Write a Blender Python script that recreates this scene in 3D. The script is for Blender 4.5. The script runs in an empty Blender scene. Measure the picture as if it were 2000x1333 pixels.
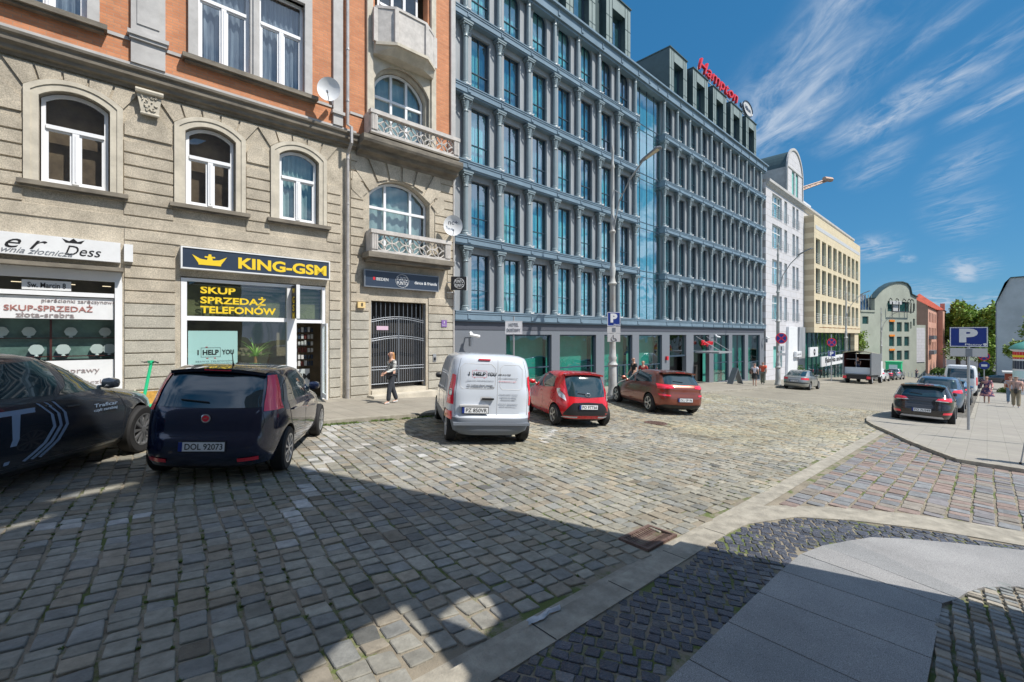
import bpy, bmesh, math, random
from mathutils import Vector, Matrix, noise as mnoise
R = math.radians
scn = bpy.context.scene
col = scn.collection
# ------------------------------------------------------------------ camera
cam = bpy.data.cameras.new("camera"); camo = bpy.data.objects.new("camera", cam); col.objects.link(camo)
scn.camera = camo
cam.sensor_width = 36.0; cam.lens = 36.0 * 889 / 2000; cam.shift_y = -0.00575
cam.clip_end = 6000; cam.clip_start = 0.05
TH = R(46.23)
camo.location = (0, 0, 2.1); camo.rotation_euler = (R(90), 0, TH - R(90))
# ------------------------------------------------------------------ sky and sun
SUN_EL, SUN_AZ = R(54), math.atan2(-0.925, 0.38)      # azimuth measured from +X
w = bpy.data.worlds.new("World"); scn.world = w; w.use_nodes = True
nt = w.node_tree; nt.nodes.clear()
def N(t, **k):
    n = nt.nodes.new(t)
    for a, b in k.items(): setattr(n, a, b)
    return n
out = N('ShaderNodeOutputWorld'); bg = N('ShaderNodeBackground'); sky = N('ShaderNodeTexSky')
sky.sky_type = 'NISHITA'; sky.sun_disc = False; sky.sun_elevation = SUN_EL
sky.sun_rotation = R(90) - SUN_AZ; sky.altitude = 200; sky.air_density = 1.0; sky.dust_density = 0.25; sky.ozone_density = 3.0
bg.inputs[1].default_value = 0.14
tc = N('ShaderNodeTexCoord'); sx = N('ShaderNodeSeparateXYZ'); nt.links.new(tc.outputs['Generated'], sx.inputs[0])
def M(op, a, b=None, c=None):
    n = N('ShaderNodeMath', operation=op)
    for i, v in enumerate((a, b, c)):
        if v is None: continue
        if isinstance(v, (int, float)): n.inputs[i].default_value = v
        else: nt.links.new(v, n.inputs[i])
    return n.outputs[0]
zc = M('MAXIMUM', sx.outputs[2], 0.02)
px = M('DIVIDE', sx.outputs[0], zc); py = M('DIVIDE', sx.outputs[1], zc)
cmb = N('ShaderNodeCombineXYZ'); nt.links.new(px, cmb.inputs[0]); nt.links.new(py, cmb.inputs[1])
def cloud(rot, scale, loc, nscale, detail, lo, hi, dist=0.6):
    mp = N('ShaderNodeMapping', vector_type='TEXTURE'); mp.inputs['Rotation'].default_value = (0, 0, rot); mp.inputs['Scale'].default_value = scale; mp.inputs['Location'].default_value = loc
    nt.links.new(cmb.outputs[0], mp.inputs[0])
    n = N('ShaderNodeTexNoise'); n.inputs['Scale'].default_value = nscale; n.inputs['Detail'].default_value = detail; n.inputs['Roughness'].default_value = 0.62; n.inputs['Distortion'].default_value = dist
    nt.links.new(mp.outputs[0], n.inputs[0])
    r = N('ShaderNodeMapRange'); r.inputs[1].default_value = lo; r.inputs[2].default_value = hi; r.interpolation_type = 'SMOOTHSTEP'
    nt.links.new(n.outputs[0], r.inputs[0]); return r.outputs[0]
def blob(cx, cy, rx, ry, rot):
    a = M('SUBTRACT', px, cx); b = M('SUBTRACT', py, cy)
    c_, s_ = math.cos(rot), math.sin(rot)
    u = M('DIVIDE', M('ADD', M('MULTIPLY', a, c_), M('MULTIPLY', b, s_)), rx)
    v = M('DIVIDE', M('SUBTRACT', M('MULTIPLY', b, c_), M('MULTIPLY', a, s_)), ry)
    d = M('SQRT', M('ADD', M('MULTIPLY', u, u), M('MULTIPLY', v, v)))
    r = N('ShaderNodeMapRange'); r.inputs[1].default_value = 1.15; r.inputs[2].default_value = 0.15; r.interpolation_type = 'SMOOTHSTEP'
    nt.links.new(d, r.inputs[0]); return r.outputs[0]
mask = None
for b in [(2.30,.66,.80,.34,.62,1.0),(1.75,.36,.65,.16,.62,.8),(2.62,.26,.62,.20,.75,1.1),(2.35,.05,.50,.12,.72,.9),(2.85,-.02,.34,.14,.5,1.0),(2.0,.09,.45,.07,.7,.5),
          (3.4,.45,.60,.18,.3,.6),(3.9,.12,.8,.20,.2,.6),(6.8,.95,1.3,.35,.15,.8),(10,.2,2.6,.4,0,.7),(5.5,.15,1.5,.3,0,.5),(28,-.6,12,2.5,0,1.0),(22,1.5,8,1.5,0,.9),(14,1.0,4,.8,0,.6)]:
    m = M('MULTIPLY', blob(*b[:5]), b[5]); mask = m if mask is None else M('MAXIMUM', mask, m)
streak = cloud(R(36), (.62, .26, 1), (3.1, 1.7, 0), 1.5, 12, .36, .78, .9)
fine = cloud(R(40), (.36, .12, 1), (0.3, 5.7, 0), 1.5, 12, .44, .78, .8)
cl = M('MULTIPLY', M('ADD', M('MULTIPLY', streak, .75), M('MULTIPLY', fine, .35)), mask)
cl = M('MINIMUM', M('MULTIPLY', cl, 1.15), .8)
mix = N('ShaderNodeMix', data_type='RGBA'); puff = cloud(0, (2.2, .55, 1), (3, 8, 0), 1.3, 8, .41, .60, .4); pm2 = None
for b in [(6.6, .95, 1.0, .22, .15), (10.2, .25, 2.6, .22, 0), (18, .9, 4, .8, 0), (20, -.4, 6, .8, 0), (34, 0, 14, 3, 0), (7.6, .75, .8, .14, 0)]:
    m = blob(*b); pm2 = m if pm2 is None else M('MAXIMUM', pm2, m)
cl = M('MAXIMUM', cl, M('MULTIPLY', puff, M('MULTIPLY', pm2, .85)))
nt.links.new(cl, mix.inputs[0])
ss = N('ShaderNodeSeparateColor'); sc_ = N('ShaderNodeCombineColor'); nt.links.new(sky.outputs[0], ss.inputs[0])
for i, (g_, k_) in enumerate(((.88, .20), (.55, .75), (.48, 1.30))): nt.links.new(M('MULTIPLY', M('POWER', ss.outputs[i], g_), k_), sc_.inputs[i])
nt.links.new(sc_.outputs[0], mix.inputs[6]); mix.inputs[7].default_value = (2.9, 3.4, 4.1, 1)
# cumulus added to the unseen sky behind the viewpoint, bright to lift the shade
fill_cloud = cloud(0, (1, 1, 1), (7, 2, 0), 1.1, 6, .40, .58, .2)
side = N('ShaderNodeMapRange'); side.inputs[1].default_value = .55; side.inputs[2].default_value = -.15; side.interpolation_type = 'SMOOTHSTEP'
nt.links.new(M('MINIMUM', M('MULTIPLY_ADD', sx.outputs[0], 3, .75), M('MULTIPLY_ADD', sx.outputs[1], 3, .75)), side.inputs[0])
mix2 = N('ShaderNodeMix', data_type='RGBA'); nt.links.new(M('MULTIPLY', fill_cloud, side.outputs[0]), mix2.inputs[0]); nt.links.new(mix.outputs[2], mix2.inputs[6]); mix2.inputs[7].default_value = (3.7, 4.5, 5.9, 1)
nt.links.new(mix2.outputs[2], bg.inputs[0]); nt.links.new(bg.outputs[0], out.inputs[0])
sl = bpy.data.lights.new("sun", 'SUN'); so = bpy.data.objects.new("sun", sl); col.objects.link(so)
sl.energy = 4.3; sl.angle = R(0.5); sl.color = (1, .95, .87)
sd = Vector((math.cos(SUN_AZ) * math.cos(SUN_EL), math.sin(SUN_AZ) * math.cos(SUN_EL), math.sin(SUN_EL)))
so.rotation_euler = sd.to_track_quat('Z', 'Y').to_euler(); so.location = (0, -20, 40)
scn.view_settings.view_transform = 'Standard'; scn.view_settings.look = 'None'
scn.view_settings.exposure = 0.42; scn.view_settings.gamma = 1
# ------------------------------------------------------------------ helpers
random.seed(7)
def G(x, y):
    xx = min(x, 130.0)
    if x < -12: xx = -12
    return -.0537 * xx + .0159 * max(-40, min(y, 40))
class MB:
    def __init__(s): s.v = []; s.f = []; s.m = []; s.c = []
    def poly(s, pts, m=0, c=None):
        b = len(s.v); s.v.extend([tuple(p) for p in pts]); s.f.append(tuple(range(b, b + len(pts)))); s.m.append(m); s.c.append(c)
    def box(s, x0, x1, y0, y1, z0, z1, m=0, i=0.0):
        # i: chamfer inset of the face that looks to -Y
        a = [(x0, y1, z0), (x1, y1, z0), (x1, y1, z1), (x0, y1, z1), (x0 + i, y0, z0 + i), (x1 - i, y0, z0 + i), (x1 - i, y0, z1 - i), (x0 + i, y0, z1 - i)]
        b = len(s.v); s.v.extend(a)
        for f in ((3, 2, 1, 0), (4, 5, 6, 7), (0, 1, 5, 4), (1, 2, 6, 5), (2, 3, 7, 6), (3, 0, 4, 7)):
            s.f.append(tuple(b + k for k in f)); s.m.append(m); s.c.append(None)
    def tube(s, pts, r, n=8, m=0, cap=True):
        P = [Vector(p) for p in pts]; rr = r if isinstance(r, (list, tuple)) else [r] * len(P)
        b = len(s.v)
        for i, p in enumerate(P):
            d = (P[min(i + 1, len(P) - 1)] - P[max(i - 1, 0)]).normalized()
            a = d.cross(Vector((0, 0, 1)) if abs(d.z) < .9 else Vector((1, 0, 0))).normalized(); q = d.cross(a)
            for k in range(n):
                t = 2 * math.pi * k / n; s.v.append(tuple(p + (a * math.cos(t) + q * math.sin(t)) * rr[i]))
        for i in range(len(P) - 1):
            for k in range(n):
                s.f.append((b + i * n + k, b + i * n + (k + 1) % n, b + (i + 1) * n + (k + 1) % n, b + (i + 1) * n + k)); s.m.append(m); s.c.append(None)
        if cap:
            s.f.append(tuple(b + k for k in range(n))[::-1]); s.m.append(m); s.c.append(None)
            s.f.append(tuple(b + (len(P) - 1) * n + k for k in range(n))); s.m.append(m); s.c.append(None)
    def lathe(s, prof, c=(0, 0, 0), n=16, m=0, axis='z', cap=True):
        b = len(s.v)
        for (r, h) in prof:
            for k in range(n):
                t = 2 * math.pi * k / n; a, q = r * math.cos(t), r * math.sin(t)
                p = (a, q, h) if axis == 'z' else ((a, h, q) if axis == 'y' else (h, a, q))
                s.v.append((p[0] + c[0], p[1] + c[1], p[2] + c[2]))
        for i in range(len(prof) - 1):
            for k in range(n):
                s.f.append((b + i * n + k, b + i * n + (k + 1) % n, b + (i + 1) * n + (k + 1) % n, b + (i + 1) * n + k)); s.m.append(m); s.c.append(None)
        if not cap: return
        s.f.append(tuple(b + k for k in range(n))[::-1]); s.m.append(m); s.c.append(None)
        s.f.append(tuple(b + (len(prof) - 1) * n + k for k in range(n))); s.m.append(m); s.c.append(None)
    def prism(s, pts, y0, y1, m=0, fn=None):
        # pts: (x,z) outline; extruded from y0 to y1; fn maps (x,y,z)
        fn = fn or (lambda x, y, z: (x, y, z)); n = len(pts); b = len(s.v)
        s.v.extend([fn(x, y0, z) for x, z in pts] + [fn(x, y1, z) for x, z in pts])
        s.f.append(tuple(b + k for k in range(n))); s.m.append(m); s.c.append(None)
        s.f.append(tuple(b + n + k for k in range(n))[::-1]); s.m.append(m); s.c.append(None)
        for k in range(n):
            k2 = (k + 1) % n; s.f.append((b + k2, b + k, b + n + k, b + n + k2)); s.m.append(m); s.c.append(None)
    def ring(s, o, i, y0, y1, m=0):
        n = len(o)
        for k in range(n):
            k2 = (k + 1) % n
            a, b_, c, d = o[k], o[k2], i[k2], i[k]
            s.poly([(a[0], y0, a[1]), (b_[0], y0, b_[1]), (c[0], y0, c[1]), (d[0], y0, d[1])], m)
            s.poly([(d[0], y0, d[1]), (c[0], y0, c[1]), (c[0], y1, c[1]), (d[0], y1, d[1])], m)
            s.poly([(b_[0], y0, b_[1]), (a[0], y0, a[1]), (a[0], y1, a[1]), (b_[0], y1, b_[1])], m)
    def build(s, name, mats, parent=None, smooth=False, ang=35, fixn=True):
        me = bpy.data.meshes.new(name); me.from_pydata(s.v, [], s.f)
        if not isinstance(mats, (list, tuple)): mats = [mats]
        for m in mats: me.materials.append(m)
        me.polygons.foreach_set('material_index', s.m)
        if any(c is not None for c in s.c):
            ca = me.color_attributes.new('Col', 'FLOAT_COLOR', 'CORNER'); arr = []
            for f, c in zip(s.f, s.c):
                c = c or (1, 1, 1); arr += [c[0], c[1], c[2], 1.0] * len(f)
            ca.data.foreach_set('color', arr)
        if fixn:
            bm = bmesh.new(); bm.from_mesh(me)
            if smooth: bmesh.ops.remove_doubles(bm, verts=bm.verts, dist=1e-5)
            bmesh.ops.recalc_face_normals(bm, faces=bm.faces); bm.to_mesh(me); bm.free()
        if smooth:
            me.polygons.foreach_set('use_smooth', [True] * len(me.polygons)); me.set_sharp_from_angle(angle=R(ang))
        me.update()
        o = bpy.data.objects.new(name, me); col.objects.link(o)
        if parent: o.parent = parent
        return o
def empty(name, loc=(0, 0, 0), rz=0.0):
    o = bpy.data.objects.new(name, None); o.empty_display_size = .2; o.location = loc; o.rotation_euler = (0, 0, rz); col.objects.link(o); return o
def tag(o, label=None, cat=None, group=None, kind=None):
    if label: o['label'] = label
    if cat: o['category'] = cat
    if group: o['group'] = group
    if kind: o['kind'] = kind
    return o
def copy_tree(o, parent=None):
    c = o.copy(); col.objects.link(c); c.parent = parent
    for ch in list(o.children): copy_tree(ch, c)
    return c
def txt(s, width, height, mat, parent=None, loc=(0, 0, 0), rot=(R(90), 0, 0), name='lettering', bold=0.0, shear=0.0, ext=0.004, label=None, spacing=1.0):
    cu = bpy.data.curves.new('t', 'FONT'); cu.body = s; cu.align_x = 'CENTER'; cu.align_y = 'CENTER'; cu.extrude = .001; cu.offset = bold; cu.shear = shear; cu.resolution_u = 3; cu.space_character = spacing
    o = bpy.data.objects.new('t', cu); col.objects.link(o)
    bpy.context.view_layer.update()
    me = bpy.data.meshes.new_from_object(o.evaluated_get(bpy.context.evaluated_depsgraph_get()))
    bpy.data.objects.remove(o)
    xs = [v.co.x for v in me.vertices]; ys = [v.co.y for v in me.vertices]
    if not xs: return None
    cx, cy = (min(xs) + max(xs)) / 2, (min(ys) + max(ys)) / 2
    kx = width / (max(xs) - min(xs)); ky = height / (max(ys) - min(ys)) if height else kx
    for v in me.vertices: v.co = ((v.co.x - cx) * kx, (v.co.y - cy) * ky, v.co.z / .001 * ext)
    me.materials.clear(); me.materials.append(mat)
    ob = bpy.data.objects.new(name, me); col.objects.link(ob); ob.location = loc; ob.rotation_euler = rot
    if parent: ob.parent = parent
    if label: ob['label'] = label
    return ob
def arch(x0, x1, z0, zs, zt, n=12):
    """window outline: flat sill at z0, springing at zs, crown at zt"""
    if zt - zs < 1e-4: return [(x0, z0), (x1, z0)] + [(x1 + (x0 - x1) * k / n, zs) for k in range(n + 1)]
    h = zt - zs; a = (x1 - x0) / 2; r = (a * a + h * h) / (2 * h); cz = zt - r; cx = (x0 + x1) / 2
    th = math.atan2(zs - cz, a)
    return [(x0, z0), (x1, z0)] + [(cx + r * math.cos(th + (math.pi - 2 * th) * k / n), cz + r * math.sin(th + (math.pi - 2 * th) * k / n)) for k in range(n + 1)]
def holed(mb, outer, holes, y, depth, m=0, mr=None):
    bm = bmesh.new(); es = []
    for lp in [outer] + holes:
        vs = [bm.verts.new((x, y, z)) for x, z in lp]
        for i in range(len(vs)): es.append(bm.edges.new((vs[i], vs[(i + 1) % len(vs)])))
    r = bmesh.ops.triangle_fill(bm, use_beauty=True, use_dissolve=False, edges=es)
    for f in bm.faces: mb.poly([v.co[:] for v in f.verts], m)
    bm.free()
    for lp in holes:
        for i in range(len(lp)):
            a, b = lp[i], lp[(i + 1) % len(lp)]
            mb.poly([(a[0], y, a[1]), (b[0], y, b[1]), (b[0], y + depth, b[1]), (a[0], y + depth, a[1])], m if mr is None else mr)
# ------------------------------------------------------------------ materials
def mat(name, c=(.5, .5, .5), rough=.6, metal=0, spec=.5, coat=0, var=0.0, vs=3.0, bump=0.0, bs=40, attr=False, c2=None, detail=6, emit=None, stretch=None, lo=.35, hi=.65, grain=0, gs=42):
    m = bpy.data.materials.new(name); m.use_nodes = True; t = m.node_tree; b = t.nodes['Principled BSDF']
    b.inputs['Base Color'].default_value = (*c, 1); b.inputs['Roughness'].default_value = rough; b.inputs['Metallic'].default_value = metal
    b.inputs['Specular IOR Level'].default_value = spec; b.inputs['Coat Weight'].default_value = coat; b.inputs['Coat Roughness'].default_value = .03
    L = t.links.new
    def nd(ty, **k):
        n = t.nodes.new(ty)
        for a, v in k.items(): setattr(n, a, v)
        return n
    if var or bump or attr or c2:
        g = nd('ShaderNodeNewGeometry'); src = g.outputs['Position']
        if stretch:
            mp = nd('ShaderNodeMapping'); mp.inputs['Scale'].default_value = stretch; L(src, mp.inputs[0]); src = mp.outputs[0]
    cur = None
    if attr:
        a = nd('ShaderNodeAttribute', attribute_name='Col'); cur = a.outputs['Color']
    if var or c2:
        n = nd('ShaderNodeTexNoise'); n.inputs['Scale'].default_value = vs; n.inputs['Detail'].default_value = detail; n.inputs['Roughness'].default_value = .65; L(src, n.inputs[0])
        mr = nd('ShaderNodeMapRange'); mr.inputs[1].default_value = lo; mr.inputs[2].default_value = hi; L(n.outputs[0], mr.inputs[0])
        mx = nd('ShaderNodeMix', data_type='RGBA')
        L(mr.outputs[0], mx.inputs[0])
        if c2:
            mx.inputs[6].default_value = (*c, 1); mx.inputs[7].default_value = (*c2, 1); cur = mx.outputs[2]
        else:
            k0, k1 = 1 - var, 1 + var
            mx.inputs[6].default_value = (k0, k0, k0, 1); mx.inputs[7].default_value = (k1, k1, k1, 1)
            mm = nd('ShaderNodeMix', data_type='RGBA', blend_type='MULTIPLY'); mm.inputs[0].default_value = 1
            if cur: L(cur, mm.inputs[6])
            else: mm.inputs[6].default_value = (*c, 1)
            L(mx.outputs[2], mm.inputs[7]); cur = mm.outputs[2]
    if grain and cur:
        n = nd('ShaderNodeTexNoise'); n.inputs['Scale'].default_value = gs; n.inputs['Detail'].default_value = 4; L(src, n.inputs[0])
        mr = nd('ShaderNodeMapRange'); mr.inputs[1].default_value = .35; mr.inputs[2].default_value = .65; mr.inputs[3].default_value = 1 - grain; mr.inputs[4].default_value = 1 + grain; L(n.outputs[0], mr.inputs[0])
        vm = nd('ShaderNodeVectorMath', operation='SCALE'); L(cur, vm.inputs[0]); L(mr.outputs[0], vm.inputs['Scale']); cur = vm.outputs[0]
    if cur: L(cur, b.inputs['Base Color'])
    if bump:
        n = nd('ShaderNodeTexNoise'); n.inputs['Scale'].default_value = bs; n.inputs['Detail'].default_value = 5; L(src, n.inputs[0])
        bp = nd('ShaderNodeBump'); bp.inputs['Strength'].default_value = bump; bp.inputs['Distance'].default_value = .02; L(n.outputs[0], bp.inputs['Height']); L(bp.outputs[0], b.inputs['Normal'])
    if emit: b.inputs['Emission Color'].default_value = (*emit, 1); b.inputs['Emission Strength'].default_value = 1
    return m
def brickmat(name, c1, c2, mortar, bw, bh, ms=.012, axes='xz', rough=.85, bump=.35, var=.22, vs=1.3, rot=0, off=.5, sq=.0, specv=.3, obj=True):
    m = bpy.data.materials.new(name); m.use_nodes = True; t = m.node_tree; b = t.nodes['Principled BSDF']; L = t.links.new
    b.inputs['Roughness'].default_value = rough; b.inputs['Specular IOR Level'].default_value = specv
    tcn = t.nodes.new('ShaderNodeTexCoord'); sp = t.nodes.new('ShaderNodeSeparateXYZ'); cb = t.nodes.new('ShaderNodeCombineXYZ')
    geo = t.nodes.new('ShaderNodeNewGeometry'); src = tcn.outputs['Object'] if obj else geo.outputs['Position']
    L(src, sp.inputs[0]); L(sp.outputs['XYZ'.index(axes[0].upper())], cb.inputs[0]); L(sp.outputs['XYZ'.index(axes[1].upper())], cb.inputs[1])
    mp = t.nodes.new('ShaderNodeMapping'); mp.inputs['Rotation'].default_value = (0, 0, rot); L(cb.outputs[0], mp.inputs[0])
    br = t.nodes.new('ShaderNodeTexBrick'); br.inputs['Scale'].default_value = 1; br.inputs['Brick Width'].default_value = bw; br.inputs['Row Height'].default_value = bh
    br.inputs['Mortar Size'].default_value = ms; br.inputs['Mortar Smooth'].default_value = .2; br.inputs['Bias'].default_value = 0; br.offset = off
    br.inputs['Color1'].default_value = (*c1, 1); br.inputs['Color2'].default_value = (*c2, 1); br.inputs['Mortar'].default_value = (*mortar, 1)
    L(mp.outputs[0], br.inputs[0])
    n = t.nodes.new('ShaderNodeTexNoise'); n.inputs['Scale'].default_value = vs; n.inputs['Detail'].default_value = 8; n.inputs['Roughness'].default_value = .7; L(geo.outputs['Position'], n.inputs[0])
    mr = t.nodes.new('ShaderNodeMapRange'); mr.inputs[1].default_value = .3; mr.inputs[2].default_value = .7; mr.inputs[3].default_value = 1 - var; mr.inputs[4].default_value = 1 + var; L(n.outputs[0], mr.inputs[0])
    mm = t.nodes.new('ShaderNodeVectorMath'); mm.operation = 'SCALE'; L(br.outputs[0], mm.inputs[0]); L(mr.outputs[0], mm.inputs['Scale']); L(mm.outputs[0], b.inputs['Base Color'])
    bp = t.nodes.new('ShaderNodeBump'); bp.invert = True; bp.inputs['Strength'].default_value = bump; bp.inputs['Distance'].default_value = .01
    L(br.outputs['Fac'], bp.inputs['Height'])
    n2 = t.nodes.new('ShaderNodeTexNoise'); n2.inputs['Scale'].default_value = 60; L(geo.outputs['Position'], n2.inputs[0])
    bp2 = t.nodes.new('ShaderNodeBump'); bp2.inputs['Strength'].default_value = bump * .5; bp2.inputs['Distance'].default_value = .01; L(n2.outputs[0], bp2.inputs['Height']); L(bp.outputs[0], bp2.inputs['Normal']); L(bp2.outputs[0], b.inputs['Normal'])
    return m
def glassmat(name, tint=(.5, .6, .62), k=.35, rough=.0, warp=.02, ior=1.6):
    """window pane: mirror reflection by fresnel, the rest seen through with a tint"""
    m = bpy.data.materials.new(name); m.use_nodes = True; t = m.node_tree; t.nodes.clear(); L = t.links.new
    o = t.nodes.new('ShaderNodeOutputMaterial'); g = t.nodes.new('ShaderNodeBsdfGlossy'); g.inputs['Roughness'].default_value = rough; g.inputs['Color'].default_value = (.92, .97, 1, 1)
    tr = t.nodes.new('ShaderNodeBsdfTransparent'); tr.inputs['Color'].default_value = (*tint, 1)
    fr = t.nodes.new('ShaderNodeLayerWeight'); fr.inputs['Blend'].default_value = .5
    pw = t.nodes.new('ShaderNodeMath'); pw.operation = 'POWER'; pw.inputs[1].default_value = 3.5; L(fr.outputs['Facing'], pw.inputs[0])
    ad = t.nodes.new('ShaderNodeMath'); ad.operation = 'MULTIPLY_ADD'; ad.use_clamp = True; ad.inputs[1].default_value = 1 - k; ad.inputs[2].default_value = k; L(pw.outputs[0], ad.inputs[0])
    mx = t.nodes.new('ShaderNodeMixShader'); L(ad.outputs[0], mx.inputs[0]); L(tr.outputs[0], mx.inputs[1]); L(g.outputs[0], mx.inputs[2]); L(mx.outputs[0], o.inputs[0])
    ge = t.nodes.new('ShaderNodeNewGeometry'); n = t.nodes.new('ShaderNodeTexNoise'); n.inputs['Scale'].default_value = .9; n.inputs['Detail'].default_value = 1; L(ge.outputs['Position'], n.inputs[0])
    bp = t.nodes.new('ShaderNodeBump'); bp.inputs['Strength'].default_value = warp * 4; bp.inputs['Distance'].default_value = .1; L(n.outputs[0], bp.inputs['Height']); L(bp.outputs[0], g.inputs['Normal'])
    return m
W = {}
W['stone'] = mat('grainy_render', (.465, .41, .325), .9, var=.22, vs=1.6, bump=.7, bs=70, detail=12, grain=.22)
W['stone2'] = mat('grainy_render_low', (.42, .395, .335), .9, var=.16, vs=2.0, bump=.6, bs=80, detail=12, grain=.2)
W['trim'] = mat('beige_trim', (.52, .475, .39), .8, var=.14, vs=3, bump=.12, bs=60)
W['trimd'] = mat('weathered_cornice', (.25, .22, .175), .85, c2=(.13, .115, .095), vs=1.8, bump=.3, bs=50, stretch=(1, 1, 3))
W['grayst'] = mat('grey_plaster', (.45, .44, .43), .8, var=.12, vs=2, bump=.1)
W['lightst'] = mat('pale_stone', (.52, .49, .46), .8, var=.15, vs=4, bump=.15)
W['brick'] = brickmat('orange_brick', (.60, .26, .13), (.50, .20, .10), (.40, .25, .17), .26, .075, .007, var=.16)
W['paper'] = mat('dirty_paper', (.50, .51, .53), .8, var=.25, vs=12)
W['white'] = mat('white_frame', (.80, .81, .83), .35, var=.03)
W['whited'] = mat('white_panel', (.72, .73, .74), .5, var=.05)
W['glass'] = glassmat('window_glass', (.72, .78, .80), .14)
W['glassd'] = glassmat('shop_glass', (.82, .90, .88), .10)
W['dark'] = mat('dark_interior', (.03, .028, .026), .9)
W['room'] = mat('room_wall', (.20, .155, .10), .9, var=.3, vs=1.2)
W['curtain'] = mat('net_curtain', (.42, .46, .52), .9, c2=(.13, .15, .20), vs=5, stretch=(2.2, 2.2, .15))
W['blind'] = mat('green_blind', (.38, .50, .47), .9, var=.12, vs=2)
W['pipe'] = mat('zinc_pipe', (.42, .40, .39), .5, metal=.3, var=.15, vs=5)
W['iron'] = mat('grey_iron', (.22, .24, .27), .45, metal=.4, var=.1)
W['hotel'] = mat('slate_blue_cladding', (.225, .265, .30), .42, spec=.4, var=.05, vs=2)
W['hotelw'] = mat('grey_panel', (.28, .30, .32), .55, var=.14, vs=1.6, stretch=(1, 1, .2))
W['hledge'] = mat('blue_grey_ledge', (.165, .235, .295), .38, spec=.5, var=.12, vs=1.2)
W['hcol'] = mat('column_paint', (.205, .26, .285), .4, var=.06, vs=3)
W['hglass'] = glassmat('blue_glass', (.60, .90, .94), .33, warp=.03)
W['hcurt'] = mat('teal_curtain', (.48, .80, .80), .9, c2=(.22, .52, .56), vs=4, stretch=(3.0, 3.0, .08))
W['hframe'] = mat('dark_frame', (.035, .06, .09), .4)
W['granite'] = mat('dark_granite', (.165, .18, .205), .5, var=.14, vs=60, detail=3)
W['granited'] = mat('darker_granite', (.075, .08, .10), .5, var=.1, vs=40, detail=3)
W['gglass'] = glassmat('green_glass', (.38, .72, .66), .12, warp=.04)
W['gback'] = mat('green_backing', (.16, .42, .38), .8, var=.2, vs=.7)
W['mans'] = mat('green_grey_zinc', (.235, .285, .27), .5, metal=.15, var=.08, vs=1.5)
W['mansd'] = mat('dark_zinc', (.05, .085, .09), .5, metal=.2, var=.1)
W['rib'] = mat('ribbed_zinc', (.36, .40, .44), .4, metal=.4, var=.06)
W['yellow'] = mat('yellow_paint', (.80, .56, .02), .5)
W['navy'] = mat('navy_sign', (.03, .045, .075), .35, var=.05)
W['black'] = mat('black_paint', (.015, .015, .017), .4)
W['rubber'] = mat('rubber', (.018, .018, .019), .8, var=.1)
W['red'] = mat('red_paint', (.62, .02, .03), .4)
W['blue'] = mat('sign_blue', (.008, .032, .22), .35)
W['steel'] = mat('galvanised_steel', (.40, .41, .42), .45, metal=.5, var=.1, vs=6)
W['lamp'] = mat('lamp_post_paint', (.42, .43, .42), .6, c2=(.33, .27, .22), vs=5, lo=.5, hi=.75, stretch=(1, 1, .5))
W['mint'] = mat('pale_mint', (.55, .74, .74), .6)
W['sgrey'] = mat('sign_grey', (.52, .52, .52), .5)
W['plate'] = mat('number_plate', (.74, .75, .76), .4)
W['orange'] = mat('orange_light', (.8, .25, .03), .3)
W['lightg'] = mat('silver_light', (.75, .77, .8), .15, metal=.6)
W['redl'] = mat('tail_light', (.85, .02, .05), .12, spec=.6, coat=1)
W['redd'] = mat('dark_red_wood', (.11, .02, .015), .6, var=.2)
W['chrome'] = mat('chrome', (.7, .71, .73), .12, metal=1)
W['alloy'] = mat('alloy_rim', (.55, .56, .58), .3, metal=.85)
W['carglass'] = mat('car_glass', (.015, .035, .042), .02, spec=.9, coat=.6)
W['carglass2'] = glassmat('car_window', (.30, .42, .42), .14, ior=1.5)
W['seat'] = mat('car_seat', (.03, .03, .035), .8)
W['green'] = mat('bright_green', (.02, .50, .22), .4)
W['skin'] = mat('skin', (.55, .32, .23), .55, var=.05, vs=20)
W['wood'] = mat('brown_wood', (.30, .14, .05), .7, var=.2)
# ------------------------------------------------------------------ ground, road, pavements
ct, st = math.cos(TH), math.sin(TH)
def inview(x, y, mgn=.12):
    z = x * ct + y * st
    if z < .4: return False
    u = (x * st - y * ct) / z * 889 / 1000
    return abs(u) < 1 + mgn and (2.1 - G(x, y)) / z * 889 < 760
def inpoly(x, y, P):
    r = False; j = len(P) - 1
    for i in range(len(P)):
        if (P[i][1] > y) != (P[j][1] > y) and x < (P[j][0] - P[i][0]) * (y - P[i][1]) / (P[j][1] - P[i][1]) + P[i][0]: r = not r
        j = i
    return r
def segd(x, y, a, b):
    dx, dy = b[0] - a[0], b[1] - a[1]; t = max(0, min(1, ((x - a[0]) * dx + (y - a[1]) * dy) / (dx * dx + dy * dy)))
    return math.hypot(x - a[0] - t * dx, y - a[1] - t * dy)
def sheet(name, x0, x1, y0, y1, nx, ny, dz, m, zf=None):
    mb = MB()
    for i in range(nx):
        for j in range(ny):
            xs = (x0 + (x1 - x0) * i / nx, x0 + (x1 - x0) * (i + 1) / nx); ys = (y0 + (y1 - y0) * j / ny, y0 + (y1 - y0) * (j + 1) / ny)
            mb.poly([(xs[a], ys[b], G(xs[a], ys[b]) + dz) for a, b in ((0, 0), (1, 0), (1, 1), (0, 1))])
    return tag(mb.build(name, m, smooth=True), kind='structure')
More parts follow.
